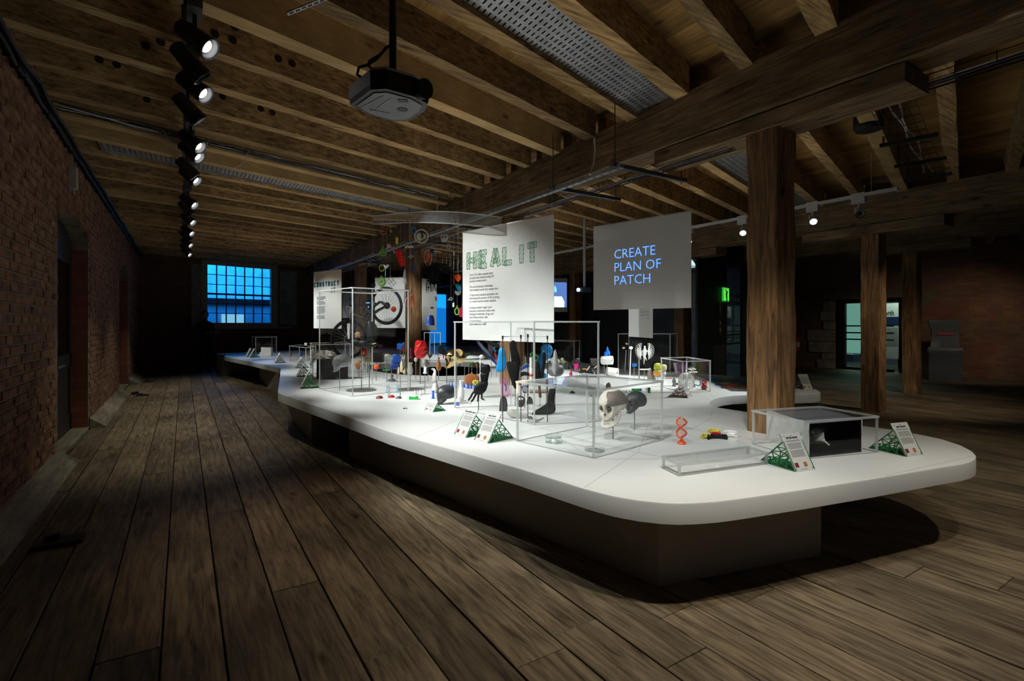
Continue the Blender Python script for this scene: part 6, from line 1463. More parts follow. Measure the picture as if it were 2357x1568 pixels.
it = I('white_molecule', 'white knobbly print cluster behind the grey gourd', 'ornament', 1282, 850, G['n']); random.seed(2); it.part('knobs', M_PLWH, lambda b: [b.ball((random.uniform(-24, 16), random.uniform(-4, 4), random.uniform(14, 24)), 3.2, 3, 3.2, 8, 6) for _ in range(26)]); it.part('stand', M_PLWH, lambda b: b.cyl((0,0,0), (0,0,16), 1.5, n=8))
it = I('lime_sprig', 'lime green sprig print right of the grey gourd', 'ornament', 1296, 856, G['p']); it.rod(1296, top=836, r=.5); it.part('sprig', LIME, lambda b: [b.tube([(0, 0, 19), (x, 0, 23), (x*1.6, 0, 22+abs(x)*.3)], .9, 5) for x in (-4, -2, 1, 3, 5)])
it = I('magenta_pot', 'magenta cup-like print on legs beside a small magenta ball', 'ornament', 1326, 862, G['p']); it.rod(1324, 1328, 1333, top=848, r=.7, m=LGREY); it.lathe('cup', PINK, [(2.5,851),(4.5,847),(5.2,838),(4.8,837)], 1326); it.ball('dark_hair', C('hair_brown', .04, .02, .02), 1329, 830, 5.5, 6)
it = I('magenta_ball', 'small magenta egg with an orange top on the table', 'ornament', 1314, 867, G['n']); it.ball('egg', PINK, 1314, 861, 3.8, 5.2); it.ring('orange_loop', ORANGE, 1314, 853, 2.4, .7)
it = I('drone_model', 'flat black drone-like model with white and orange bars', 'model', 1350, 868, G['n'])
it.tube('arm', M_BLACK, [(1312,851,-14),(1335,856,0),(1378,862,16)], 1.6); it.tube('arm', M_BLACK, [(1336,860,14),(1352,853,0),(1380,846,-14)], 1.8); it.tube('white_bar', M_PLWH, [(1349,853,-6),(1357,842,-6)], 1.3); it.tube('white_bar', M_PLWH, [(1362,853,-6),(1373,842,-6)], 1.3)
it.box('body', M_BLACK, 1335, 856, 1362, 851, 14); it.box('orange_block', C('amber', .75, .28, .05), 1341, 851, 1350, 848.5, 8); it.tube('leg', LGREY, [(1365,856,-6),(1374,868,-6)], 1.4); it.tube('leg', M_BLACK, [(1315,853,-10),(1315,866,-10)], .9); it.tube('leg', M_BLACK, [(1341,855,6),(1341,868,6)], .9)
it = I('flame_print', 'bright blue flame-like print with spikes above the upper white cylinder', 'ornament', 1397.5, 868, G['p']); it.rod(1397.5, top=818, r=.6); it.puff('flame', C('flame_blue', .005, .16, .80), [(1391,819),(1391,809),(1393,812),(1395,806),(1398,797),(1401,806),(1402.5,811),(1404,808),(1404,819),(1400,816),(1397,819)], 6)
def drum(label, u, v, L, R, ang, rodv=None):
    it = I('speaker_drum', label, 'speaker', u, rodv or v+R, 'two white ribbed cylinders')
    x, z = it.xz(u, v); a = math.radians(ang); d = Vector((math.cos(a), -math.sin(a)*.0-.5, 0)).normalized(); dz = math.sin(a)*.25; d.z = dz; d.normalize()
    c = Vector((x, 0, z)); rot = d.to_track_quat('Z', 'Y').to_matrix()
    def f(b):
        n = 44; vs = []; pr = [(R*.86, -L/2), (R*.95, -L/2+1.5), (R, -L/2+3), (R, L/2-1), (R*.97, L/2), (R*.82, L/2), (R*.80, L/2-2.2), (.1, L/2-2.2)]
        for r, h in pr:
            for j in range(n):
                k = 1-(.03 if (j % 2 and 1 < pr.index((r, h)) < 4) else 0); vs.append(c+rot @ Vector((r*k*math.cos(2*PI*j/n), r*k*math.sin(2*PI*j/n), h)))
        m = len(pr); fs = [tuple(range(n-1, -1, -1))]
        for i in range(m-1): fs += [(i*n+j, i*n+(j+1) % n, (i+1)*n+(j+1) % n, (i+1)*n+j) for j in range(n)]
        b.add(vs, fs)
    it.part('ribbed_shell', M_PLWH, f)
    it.part('dimple', GREY, lambda b: b.ball(c+rot @ Vector((0, 0, L/2-1.8)), R*.22, R*.22, R*.22, 10, 7))
    return it
it = drum('upper white ribbed cylinder on two rods beneath the blue flame print', 1397, 829.5, 26, 10, 8, 868); it.rod(1390.5, 1397.5, top=838, r=.9)
drum('lower white ribbed cylinder lying on the table', 1409, 857, 26, 10.5, -22)
it = I('blue_card_print', 'small blue square on a rod', 'ornament', 1459.5, 870, G['p']); it.rod(1459.5, top=845, r=.7); it.box('square', C('square_blue', .005, .12, .42), 1455.5, 844.5, 1465.5, 837, 3)
for u, v, r_, lb in ((1451,870,1.3,'tall thin lamp stand with a bright head inside the case of the winged figure'), (1440,858,.9,'thinner lamp stand left of the bright one')):
    it = I('mini_lamp', lb, 'lamp', u-1, v, G['n']); it.tube('stem', M_PLWH, [(u-1.5,v),(u+1,806)], r_, r_end=r_*.8); it.ball('head', glow('mini_lamp_light', (1,1,.97), 5) if r_ > 1 else M_PLWH, u+1.5 if r_ > 1 else 1436, 801 if r_ > 1 else 801, 3.8 if r_ > 1 else 4, 3)
it = I('winged_figure', 'white winged figure with ribbed wings spread, in the tall case', 'sculpture', 1471, 874); it.rod(1471, top=822, r=1.8, m=M_STEEL)
it.puff('torso', M_PLWH, [(1483,800),(1487,803),(1488,812),(1486,820),(1483,827),(1480,820),(1480,808)], 5); it.ball('head', M_PLWH, 1484, 799, 2.2, 2.8)
it.tube('leg', M_PLWH, [(1483,824),(1482.5,832),(1482,839)], 1.6, r_end=.6); it.tube('leg', M_PLWH, [(1485,822),(1487.5,828),(1488,830)], 1.5, r_end=.9); it.tube('arm', M_PLWH, [(1481,806),(1477,811),(1473,815)], 1.2, r_end=.7); it.tube('arm', M_PLWH, [(1487,806),(1491,810),(1494,813)], 1.2, r_end=.7)
def wing(b, side):
    for k in range(17):
        a = math.radians(118-k*13.5); R_ = 17+3*math.sin(k*.35); ox = 8 if side < 0 else 17
        x0 = (ox)+side*3; p0 = (x0, 0, 63); x1 = x0+side*abs(math.cos(a))*R_*(1 if math.cos(a) > -.3 else .7)*.78; z1 = 63+math.sin(a)*R_*1.05
        b.tube([p0, ((x0+x1)/2+side*1.0, -1, (63+z1)/2), (x1, -2, z1)], .75, 5, r_end=.35)
        b.ball((x1, -2, z1), .9, .7, .9, 6, 4)
it.part('left_wing', M_PLWH, lambda b: wing(b, -1)); it.part('right_wing', M_PLWH, lambda b: wing(b, 1))
it.poly('left_web', M_PLWH, [(1469,800),(1478,812),(1479,818),(1472,824),(1467,816),(1466,806)], 1, 1)
it = I('flat_top_stand', 'thin white plate on a rod like a tiny table', 'stand', 1483, 875, G['p']); it.rod(1483, top=851, r=.8); it.box('plate', M_PLWH, 1473.5, 851.5, 1494, 849.5, 10)
it = I('leaf_folder', 'taupe curled leaf-shaped print standing open on the table', 'ornament', 1500, 874.5, G['n']); it.puff('front_leaf', C('taupe', .22, .17, .13), [(1492,850),(1497,847),(1500,855),(1503,865),(1511,874),(1498,874),(1490,873),(1490,862)], 5); it.puff('dark_fold', C('fold_dark', .07, .05, .04), [(1498,851),(1501,858),(1508,872),(1500,869)], 4, -2)
it = I('lantern_print', 'lantern with a lime top block and an orange lower block on a rod', 'lantern', 1513.5, 882, G['p']); it.rod(1513.5, top=864, r=.9); it.puff('lime_block', C('lime_block', .45, .52, .05), [(1507,838),(1519,837),(1520,851),(1506,850.5)], 9); it.puff('orange_block', C('orange_block', .75, .30, .04), [(1506,852),(1520,852),(1519,865),(1505,863.5)], 9); it.box('green_patch', GRN2, 1507, 855, 1513, 852, 10)
it = I('lantern_print', 'lantern with a pale yellow top block and a white lower block', 'lantern', 1526, 886, G['p']); it.rod(1526, top=866, r=.9); it.puff('yellow_block', C('pale_yellow', .68, .66, .30), [(1522,840),(1534,841),(1532.5,855),(1522.5,854)], 8); it.puff('white_block', M_PLWH, [(1523,855),(1532.5,856),(1530.5,867),(1523,866)], 8)
it = I('ring_and_card', 'purple ring in front of a tilted white and tan card', 'ornament', 1566, 868, G['n']); it.ring('purple_ring', C('ring_purple', .22, .01, .30), 1568.5, 845.5, 10, 2.2, -3, 1.05); it.poly('card', BEIGE, [(1551,836),(1575,836),(1579,857),(1557,863)], 2, 3); it.poly('white_edge', M_PLWH, [(1550.5,835.5),(1557,836),(1559,862),(1556,861)], 2.4, 2)
it = I('wire_basket_print', 'grey wire basket print in front of the ring', 'ornament', 1535.5, 866, G['n']); it.part('wires', LGREY, lambda b: [b.bar((x, 0, 0), (x*.5, 0, 9), .35) for x in range(-7, 8, 2)]+[b.bar((-7+z*.4, 0, z), (7-z*.4, 0, z), .35) for z in (1, 4, 7)])
it = I('birdcage', 'white domed birdcage print in the right case', 'birdcage', 1579, 896)
def cage(b):
    R = 17
    for k in range(18):
        a = 2*PI*k/18; c_, s_ = math.cos(a), math.sin(a)
        b.tube([(R*c_, R*s_*.8, 2), (R*c_, R*s_*.8, 22)]+[(R*math.cos(t)*c_, R*math.cos(t)*s_*.8, 22+16*math.sin(t)) for t in (.35, .8, 1.2, 1.5)], .75, 5)
it.part('bars', M_PLWH, cage); it.part('base_ring', M_PLWH, lambda b: b.lathe([(17.5, 0), (17.5, 2.5), (16, 3)], n=28, sq=.8)); it.part('hoop', M_PLWH, lambda b: (b.tube([(17*math.cos(a*PI/14), 13.6*math.sin(a*PI/14), 22) for a in range(28)], .8, 5, True), b.tube([(17*math.cos(a*PI/14), 13.6*math.sin(a*PI/14), 12) for a in range(28)], .6, 5, True))); it.part('finial', M_PLWH, lambda b: b.ball((0, 0, 41), 2.4, 2.4, 2.8, 10, 7)); it.part('inner_tower', M_PLWH, lambda b: b.lathe([(4, 2), (3, 9), (4.5, 11), (2, 18)], n=12))
it = I('valve_print', 'white valve with a round handle behind the birdcage', 'model', 1595, 884, G['p']); it.rod(1598, top=858, r=.9); it.tube('pipe', M_PLWH, [(1585,857),(1605,857)], 1.6); it.tube('stem', M_PLWH, [(1596,857),(1596,849)], 1.2); it.tube('handle', M_PLWH, [(1588,851),(1602,850.5)], 1.1); it.ball('cap', M_PLWH, 1596, 848.5, 2.6, 1.2); it.tube('spout', M_PLWH, [(1584,850),(1590,850),(1592,856)], 1.1)
it = I('bust', 'small grey hooded bust left of the birdcage', 'bust', 1551.5, 890, G['n']); it.puff('bust', C('bust_grey', .10, .105, .11), [(1547.5,889.5),(1549,884),(1547,879),(1549,873),(1552,869),(1555,874),(1556,880),(1553.5,885),(1555,889.5)], 6); it.box('plinth', C('bust_grey', .10, .105, .11), 1547, 890, 1556, 888.5, 6)
it = I('red_block_print', 'red block-headed print on a grey foot right of the birdcage', 'ornament', 1620, 897.5, G['n']); it.box('grey_foot', GREY, 1615.5, 897.5, 1625, 893, 7); it.box('red_base', C('red_block', .55, .02, .01), 1614, 893, 1627, 890, 9); it.box('red_head', C('red_block', .55, .02, .01), 1615.5, 890, 1625.5, 876, 8); it.ball('white_eye', M_PLWH, 1618, 880, 1.6, 1.8, .8, -4.2); it.ball('white_eye', M_PLWH, 1622.5, 884, 1.8, 2.2, .8, -4.2)
it = I('blue_snail', 'blue snail-like print beside the red block print', 'ornament', 1608, 890, G['n']); it.tube('body', C('snail_blue', .01, .14, .36), [(1602,886),(1606,888.5),(1611,887),(1613,882),(1611,877),(1614,873)], 1.7)
it = I('maroon_peg', 'small maroon and black peg beside the birdcage', 'ornament', 1598, 891, G['n']); it.box('peg', MAROON, 1596, 889, 1600, 884, 4); it.box('foot', M_BLACK, 1596, 891.5, 1600, 889, 4)
it = I('black_block', 'small black block between the grey bust and the birdcage', 'box', 1558, 886, G['n']); it.box('block', M_BLACK, 1555, 886, 1561, 882, 6)
it = I('green_robot', 'small dark green square robot print', 'toy', 1493, 904, G['n']); it.box('body', C('robot_green', .01, .20, .05), 1489.5, 900, 1496.5, 892.5, 5); it.box('foot', C('robot_green', .01, .20, .05), 1489, 904, 1497, 901.5, 6); it.box('neck', C('robot_green', .01, .20, .05), 1491.5, 902, 1494.5, 899.5, 4)
for u0, m, lb in ((1454.5, GRN2, 'left green cube before the plate stand'), (1463.5, GRN2, 'right green cube before the plate stand'), (1471.5, BLUE, 'small blue sphere-like print beside the green cubes')):
    it = I('small_cube', lb, 'cube', u0+3.5, 901, G['n']); (it.box('cube', m, u0, 900.5, u0+7.5, 895, 6) if m is GRN2 else it.ball('sphere', m, u0+3, 897.5, 3.4, 3))
it = I('white_gears', 'row of small white ring and gear prints before the low case', 'gears', 1440, 906, G['n']); it.part('rings', M_PLWH, lambda b: [b.ring((x, 0, 3.4), 2.8, .7, 14, 5) for x in (-12, -5, 9, 15)]); it.poly('triangle_piece', M_PLWH, [(1438,905),(1446,905),(1441,898)], 3)
it = I('white_pillar', 'small white pillar left of the green robot', 'ornament', 1488.5, 910, G['n']); it.lathe('pillar', M_PLWH, [(2.4,909.5),(1.6,905),(1.6,897),(2.6,893)], 1488.5)
it = I('rock_print', 'beige rock print seen behind the rim of the low case', 'ornament', 1400, 905, G['n']); it.puff('rock', C('rock_beige', .40, .36, .29), [(1394,903),(1395,886),(1400,881),(1404,882),(1406,889),(1409,896),(1411,903)], 9)
it = I('opal_ornament', 'pale green marbled print on the table behind the low case rim', 'ornament', 1302, 903, G['n']); it.puff('print', C('opal', .45, .62, .52), [(1292,902),(1291,897),(1297,895),(1308,896),(1313,899),(1311,903)], 8)
it = I('orange_green_beads', 'tiny orange and green beads print at the low case rim', 'ornament', 1370, 913, G['n']); it.part('beads', OCHRE, lambda b: [b.ball((x, 0, 2), 2, 2, 2, 7, 5) for x in (-9, 4)]); it.part('green_beads', GRN2, lambda b: [b.ball((x, 0, 2), 2, 2, 2, 7, 5) for x in (-5, 8)])
it = I('wooden_tray', 'row of small wooden blocks behind the striped insole', 'tray', 1250, 905, G['n']); it.box('tray', C('tray_brown', .16, .09, .05), 1219, 904, 1262, 899, 10); it.part('blocks', BEIGE, lambda b: [b.box(x, -5.5, 4, x+3, 3, 8) for x in range(-30, 10, 5)])
it = I('black_shoe_print', 'small black shoe-like print behind the low case rim', 'ornament', 1317, 906, G['n']); it.puff('shoe', M_BLACK, [(1311,905),(1313,901),(1318,900),(1323,903),(1323,906)], 5)
it = I('blue_pebble', 'small red flake print under the lower white cylinder', 'ornament', 1403, 868, G['n']); it.puff('flake', C('flake_red', .45, .03, .02), [(1398,867),(1400,865),(1407,866.5),(1406,868.5)], 3)
it = I('red_stick', 'flat red stick lying before the lanterns', 'ornament', 1540, 872, G['n']); it.box('stick', C('flake_red', .45, .03, .02), 1532, 872.2, 1548, 870.8, 4)

# ================================================================== BICYCLE
it = I('mountain_bike', 'grey mountain bike hung nose down with its rear wheel high, behind the tallest case', 'bicycle', 798, 862, None, turn=48)
dk_ = C('tyre_black', .012, .012, .012, .8); fr_ = C('frame_grey', .10, .10, .105, .35, metal=.5)
def wheel(nm, u, v, R):
    x, z = it.xz(u, v); 
    b = B(it.s); b.ring((x, 0, z), R-2.4, 3.6, 40, 8); o = b.build(nm, dk_, it.root, True)
    B(it.s).ring((x, 0, z), R-6.0, 1.0, 36, 6).build('rim', C('rim_black', .03, .03, .035, .3), o, True)
    def sp(b):
        for k in range(28): a = k*2*PI/28; a2 = a+(.35 if k % 2 else -.35); b.bar((x+3*math.cos(a2), (2 if k % 2 else -2), z+3*math.sin(a2)), (x+(R-7)*math.cos(a), 0, z+(R-7)*math.sin(a)), .45)
    b = B(it.s); sp(b); b.build('spokes', M_STEEL, o); 
    b = B(it.s); b.cyl((x, -4, z), (x, 4, z), 3.0, n=12); b.cyl((x, -2.6, z), (x, -2.2, z), 8.5, n=20); b.build('hub', C('hub_dark', .05, .05, .05, .3, metal=.6), o)
    return o
wheel('rear_wheel', 890, 704, 46); wheel('front_wheel', 803, 781, 45)
it.tube('fork_leg', M_PLWH, [(801,745,-6),(800,780,-6)], 2.6); it.tube('fork_leg', M_PLWH, [(805,745,6),(805,780,6)], 2.6); it.tube('fork_upper', fr_, [(808,708,-5),(803,745,-5)], 1.8); it.tube('fork_upper', fr_, [(811,708,5),(807,745,5)], 1.8)
it.tube('head_tube', fr_, [(806,722),(811,704)], 3.2); it.tube('stem', M_BLKM, [(810,705),(803,702)], 2.4)
it.tube('handlebar', M_BLKM, [(778,687,-46),(790,696,-26),(804,703,0),(812,700,24),(818,694,44)], 1.8); it.tube('grip', dk_, [(776,685,-50),(783,691,-38)], 2.8)
it.tube('top_tube', fr_, [(811,708),(828,705),(842,708),(852,718)], 3.0); it.tube('down_tube', fr_, [(809,720),(828,726),(846,733)], 3.4); it.tube('seat_tube', fr_, [(846,733),(858,712),(866,698)], 3.0)
it.tube('seat_stay', fr_, [(858,708,-4),(876,694,-5),(890,704,-5)], 1.8); it.tube('chain_stay', fr_, [(846,733,-4),(868,716,-5),(890,704,-5)], 2.0); it.tube('seat_stay', fr_, [(858,708,4),(876,694,5),(890,704,5)], 1.8); it.tube('chain_stay', fr_, [(846,733,4),(868,716,5),(890,704,5)], 2.0)
it.tube('shock', M_BLKM, [(836,712),(850,700)], 2.6); it.tube('brake_cable', M_BLACK, [(788,694,-20),(784,712,-14),(795,725,-8),(803,740,-6)], .6)
it.ring('chainring', C('hub_dark', .05, .05, .05, .3, metal=.6), 846, 732, 10, 1.4, -4); it.tube('crank', M_BLKM, [(846,732,-6),(852,748,-7)], 1.8); it.puff('pedal', M_BLACK, [(848,746),(858,747),(858,751),(848,750)], 8, -10)
it.tube('seat_post', M_STEEL, [(862,702),(853,672)], 1.8) ; it.puff('saddle', M_BLACK, [(845,668),(852,655),(862,652),(864,658),(856,668)], 7)
it.ball('red_print_guard', C('guard_red', .55, .06, .02), 904, 712, 8, 7, 3, -4); it.ring('brake_disc', M_STEEL, 803, 781, 9, .8, 4); it.tube('support_rod', M_ROD, [(803,800),(803,862)], 1.0); it.tube('support_rod', M_ROD, [(846,742),(846,862)], 1.0)

# ================================================================== HANGING COLOURED PRINTS
t = thing('acrylic_mobile', 'long curved clear acrylic hoop from which the coloured prints hang', 'mobile')
arc = []
for k in range(25):
    a = k/24; u = 858+a*297; v = 508-10*math.sin(a*PI)+(a-.5)*6; arc.append((u, v, 8.9-3.0*math.sin(a*PI*.9)*.6-a*1.6))
P = [at_d(u, v+2, d) for u, v, d in arc]; b = B(); vs = []; fs = []
for p in P: vs += [tuple(p+UP*.07), tuple(p-UP*.07)]
for i in range(24): fs.append((2*i, 2*i+1, 2*i+3, 2*i+2))
b.add(vs, fs).build('hoop_band', CLEAR, t)
b = B(); b.tube([p+UP*.07 for p in P], .006, 5); b.tube([p-UP*.07 for p in P], .006, 5); b.build('hoop_rims', M_EDGE, t)
b = B()
for k in (2, 12, 22): b.cyl(P[k]+UP*.07, (P[k].x, P[k].y, ZJ), .002, n=5)
b.build('hanging_wires', M_STEEL, t)
DEP = 7.6
def hitem(name, label, u, v, dep=DEP, cat='hanging ornament', thread=True):
    it = I(name, label, cat, u, v, G['h'], dep=dep)
    if thread: it.part('thread', LGREY, lambda b: b.cyl((0, .5, 0), (0, .5, (v-505)*1.0), .18, n=4))
    return it
it = hitem('hanging_disc', 'large white disc with a dark carved globe pattern, top of the mobile', 970, 544); it.disc('disc', C('disc_cream', .62, .60, .53), 970, 544, 16.5, 2.4); it.disc('dark_field', C('disc_dark', .05, .05, .04), 970, 544, 13.3, 2.7)
it.poly('carved_shape', MATS['disc_cream'], [(961,538),(966,536),(970,540),(968,548),(972,553),(966,556),(960,551),(958,544)], 3.1); it.poly('carved_shape', MATS['disc_cream'], [(973,538),(979,540),(982,545),(978,551),(974,548),(976,543)], 3.1)
it.part('slats', MATS['disc_cream'], lambda b: [b.box(-2, -1.6, -9+k*1.7, 6, 1.6, -8.3+k*1.7) for k in range(4)])
it = hitem('hanging_pendant', 'blue loop pendant tucked behind the white disc', 953, 530); it.ring('loop', SKY, 953, 531, 4.5, 1.4, 0, 1.6); it.ring('eyelet', SKY, 954, 521, 2, .6)
it = hitem('hanging_ring', 'thin orange dotted ring at the left of the mobile', 882, 530); it.ring('ring', C('dull_orange', .40, .10, .02), 882, 531, 8, .7, 0, 1.1)
it = hitem('hanging_medallion', 'small white oval medallion right of the orange ring', 899.5, 532); it.disc('medallion', LGREY, 899.5, 532, 2.8, 1.5, 0, 1.3)
it = hitem('hanging_tag', 'small yellow upright tag', 913.5, 553); it.box('tag', YEL, 910.5, 562, 916.5, 547, 1.6)
it = hitem('hanging_key', 'small bronze key shape left of the white disc', 944, 545); it.ring('bow', OCHRE, 944, 542, 2.6, .6); it.tube('shank', OCHRE, [(944,545),(944,553)], .8)
it = hitem('hanging_pendant', 'lime green disc pendant with cut-out leaf shapes, upper left', 882, 580); it.ring('rim', LIME, 882, 581, 7, 1.3, 0, 1.15); it.ring('eyelet', LIME, 881.5, 569.5, 2, .7); it.poly('leaf', LIME, [(878,585),(880,578),(883,576),(885,581),(882,587)], 1.5); it.poly('leaf', LIME, [(883,585),(886,579),(887,584)], 1.5)
it = hitem('hanging_bookmark', 'bright red rectangular bookmark with small gold marks, tilted', 922, 594); it.poly('card', RED, [(909,577),(924,574.5),(935,610.5),(921,614.5)], 1.4); it.part('gold_marks', C('gold_mark', .75, .35, .04), lambda b: [b.box(-1.5+k*1.6, -1.1, 10-k*8, .8+k*1.6, -.8, 12-k*8) for k in range(4)])
it = hitem('hanging_scissors', 'pale scissor-like print behind the red bookmark', 898, 572); it.tube('blade', C('pale_tan', .45, .40, .36), [(889,572),(898,567),(906,577),(909,584)], 1.5); it.ball('bow', MATS['pale_tan'], 895, 565, 5, 4, 1.5); it.tube('blade', MATS['pale_tan'], [(899,568),(913,573)], 1.2)
it = hitem('hanging_chain', 'row of small white star links', 941.5, 569); it.part('stars', M_PLWH, lambda b: [b.ball((x, 0, (k % 2)*2), 2.4, 1.2, 2.4, 6, 5) for k, x in enumerate((-7, -3, 1, 5, 8))])
it = hitem('hanging_diamond', 'pale green diamond outline', 945.5, 590.5); it.poly('diamond', C('pale_sage', .36, .40, .28), [(939,591),(946,586.5),(952,590),(945,595.5)], 1.2); it.poly('inner_diamond', C('sage_dark', .12, .14, .08), [(942,591),(946,588.5),(949,590.3),(945,593)], 1.5)
it = hitem('hanging_drop', 'thin blue drop above the blue teardrop', 953, 577); it.poly('drop', C('drop_blue', .01, .08, .33), [(952,585),(951,575),(953,562),(955,575),(954,585)], 1.2)
it = hitem('hanging_drop', 'blue teardrop loop in front of the post', 953, 614); it.tube('loop', C('drop_blue', .01, .08, .33), [(953,603),(948.5,612),(949,620),(953,624),(957,620),(957.5,612)], 1.2, closed=True); it.poly('inner', C('drop_blue', .01, .08, .33), [(951,617),(953,611),(955,617),(953,620)], 1)
it = hitem('hanging_oval', 'orange and cream oval medallion with interlaced lines', 985, 593); it.disc('back', C('oval_cream', .70, .50, .42), 985, 593, 9.5, 1.8, 0, 2.0); it.disc('orange_field', C('oval_orange', .65, .10, .01), 985, 593, 8, 2.1, 0, 2.0)
it.tube('interlace', MATS['oval_cream'], [(981,604,-1.5),(984,596,-1.5),(989,592,-1.5),(986,585,-1.5),(989,580,-1.5)], .7); it.tube('interlace', MATS['oval_cream'], [(987,606,-1.5),(983,599,-1.5),(986,590,-1.5),(983,583,-1.5)], .7)
it = hitem('hanging_rosette', 'small deep blue rosette right of the orange oval', 994, 579); it.part('petals', C('rosette_blue', .01, .04, .30), lambda b: [b.ball((3.6*math.cos(k*PI/3), 0, 3.6*math.sin(k*PI/3)), 2.8, 1.4, 2.8, 7, 5) for k in range(6)])
it = hitem('black_fringe', 'large black shaggy fringed textile hanging by the post', 999, 625, 7.4, 'textile'); random.seed(77)
def fringe(b):
    out = [(974,618),(985,616),(1000,608),(1007,604),(1010,612),(1011,638),(1007,652),(1000,656),(990,652),(985,636),(978,626)]
    b.prism([it.xz(*p) for p in out], -2, 2)
    for _ in range(420):
        u = random.uniform(968, 1016); v = random.uniform(604, 662)
        if v > 632 and u < 980: continue
        x, z = it.xz(u, v); y = random.uniform(-5, 5); dx = random.uniform(-2.5, 2.5); L_ = random.uniform(6, 16); b.bar((x, y, z), (x+dx, y*1.2, z-L_), .55)
    for _ in range(40):
        a = random.uniform(0, PI); x, z = it.xz(992, 625); b.bar((x+16*math.cos(a), 0, z+14*math.sin(a)), (x+23*math.cos(a)*random.uniform(.9, 1.1), random.uniform(-4, 4), z+22*math.sin(a)*random.uniform(.9, 1.15)), .5)
it.part('fringe', C('fringe_black', .004, .004, .005, 1.0, spec=.02), fringe, False)
it = hitem('dark_pompom', 'dark navy ruffled ball at the left of the mobile', 858, 603, 8.2); random.seed(6); it.part('ruffles', C('navy_dark', .012, .012, .03, .8), lambda b: [b.ball((random.gauss(0, 5), random.gauss(0, 3), random.gauss(0, 4.5)), 3.2, 3.2, 1.6, 7, 5) for _ in range(34)])
it = hitem('hanging_pendant', 'olive green disc pendant with a wave pattern in front of the white panel', 879, 649); it.disc('disc', C('olive_green', .10, .20, .03), 879, 649, 9.5, 1.6, 0, 1.2); it.ring('eyelet', C('olive_green', .10, .20, .03), 878, 637.5, 2, .7); it.tube('wave', C('wave_pale', .45, .50, .40), [(872,652,-1.4),(876,645,-1.4),(882,644,-1.4),(885,650,-1.4),(880,655,-1.4),(875,654,-1.4)], .8)
it = hitem('hanging_lattice', 'grey square lattice hung as a diamond', 898, 645); 
it.part('bars', C('lattice_grey', .20, .19, .17), lambda b: [b.bar((-8+k*5, 0, -2+k*5*.9), (4+k*5, 0, -16+k*5*.9), 1.0) for k in range(3)]+[b.bar((-8+k*6, 0, -2-k*7), (2+k*6, 0, 8-k*7), 1.0) for k in range(3)])
it = hitem('hanging_ring', 'yellow-green thin ring left of the white bird', 879, 617); it.ring('ring', C('yellow_green', .38, .40, .05), 879, 617, 6, .8, 0, 1.2)
it = hitem('hanging_bird', 'white bird-like print with a thin blue thread', 890, 613); it.puff('wings', M_PLWH, [(883,609),(888,612),(894,608.5),(895,613),(890,618),(885,616)], 3); it.tube('blue_thread', C('thread_cyan', .25, .55, .65), [(887.5,618),(887,637)], .8)
it = hitem('hanging_figure', 'long pale skeletal figure left of the post', 932, 640); it.puff('head', LGREY, [(930,622),(933,621),(934,630),(932,642),(928,640)], 2.4); it.tube('leg', LGREY, [(933,635),(935,646),(936,655)], 1.0); it.tube('arm', LGREY, [(931,640),(928,650),(931,652)], 1.2); it.tube('tail', C('tail_grey', .3, .3, .28), [(932,652),(931,680),(930,698)], .9)
it = hitem('hanging_onion', 'dull orange-red onion-shaped loop in front of the post', 943, 694); it.tube('outline', C('rust_orange', .42, .06, .015), [(953,675),(949,684),(952,696),(948,706),(938,706),(934,698),(936,688),(942,684)], 1.6, closed=True); it.ring('inner', C('rust_orange', .42, .06, .015), 943, 697, 4.5, 1.2)
it = hitem('hanging_bell', 'royal blue bell-shaped print in front of the narrow white panel', 990.5, 738, 8.0); it.lathe('bell', C('bell_blue', .005, .045, .30), [(10.5,749),(9.5,745),(9.8,738),(8.5,731),(6,726)], 990.5, n=12); 
it = hitem('hanging_club', 'small black clover charm', 994.5, 709.5, 8.0); it.part('lobes', M_BLACK, lambda b: [b.ball((x, 0, z), 2, 1.2, 1.8, 7, 5) for x, z in ((-2.2, 0), (2.2, 0), (0, 2))])
it = hitem('hanging_red_charm', 'small dark red charm over the edge of the blue window', 1003.5, 688); it.poly('charm', C('wine_red', .25, .005, .03), [(1001,682),(1006,684),(1006,694),(1002,692)], 2)
it = hitem('hanging_key', 'white key shape right of the blue window', 1038, 689); it.ring('bow', M_PLWH, 1038, 688, 3, 1.0); it.tube('shank', M_PLWH, [(1036,689),(1030,691)], .9)
it = hitem('hanging_tag', 'small white upright tag under the key', 1043.5, 702); it.box('tag', M_PLWH, 1041.5, 707, 1045.5, 697, 1.4)
it = hitem('hanging_bowl', 'orange faceted bowl beside the large banner', 1053.5, 640); it.puff('bowl', C('hot_orange', .85, .09, .01), [(1045,634),(1050,631),(1059,632),(1061,640),(1056,648),(1050,645)], 7)
it = hitem('hanging_fish', 'blue and green folded fish print beside the large banner', 1055, 661); it.puff('body', C('fish_blue', .01, .28, .60), [(1047,652),(1056,656),(1063,663),(1058,671),(1052,667)], 4); it.puff('green_fin', C('fin_green', .01, .28, .22), [(1048,652),(1060,656),(1056,664),(1050,661)], 4.6)
it = hitem('hanging_shell', 'pale grey folded shell under the blue fish', 1054.5, 676); it.puff('shell', C('shell_grey', .45, .44, .42), [(1047,668),(1054,671),(1062,669),(1059,678),(1053,680),(1047,675)], 4)
it = hitem('hanging_pendant', 'lime green loop pendant beside the large banner', 1052, 717); it.ring('loop', LIME, 1052, 717, 5, 1.5, 0, 1.5); it.ring('eyelet', LIME, 1052, 706, 1.8, .6)
it = hitem('hanging_disc', 'dark red disc half hidden by the edge of the large banner', 1063, 719); it.disc('disc', C('crimson', .35, .003, .03), 1063, 719, 9, 1.6, 0, 1.3)
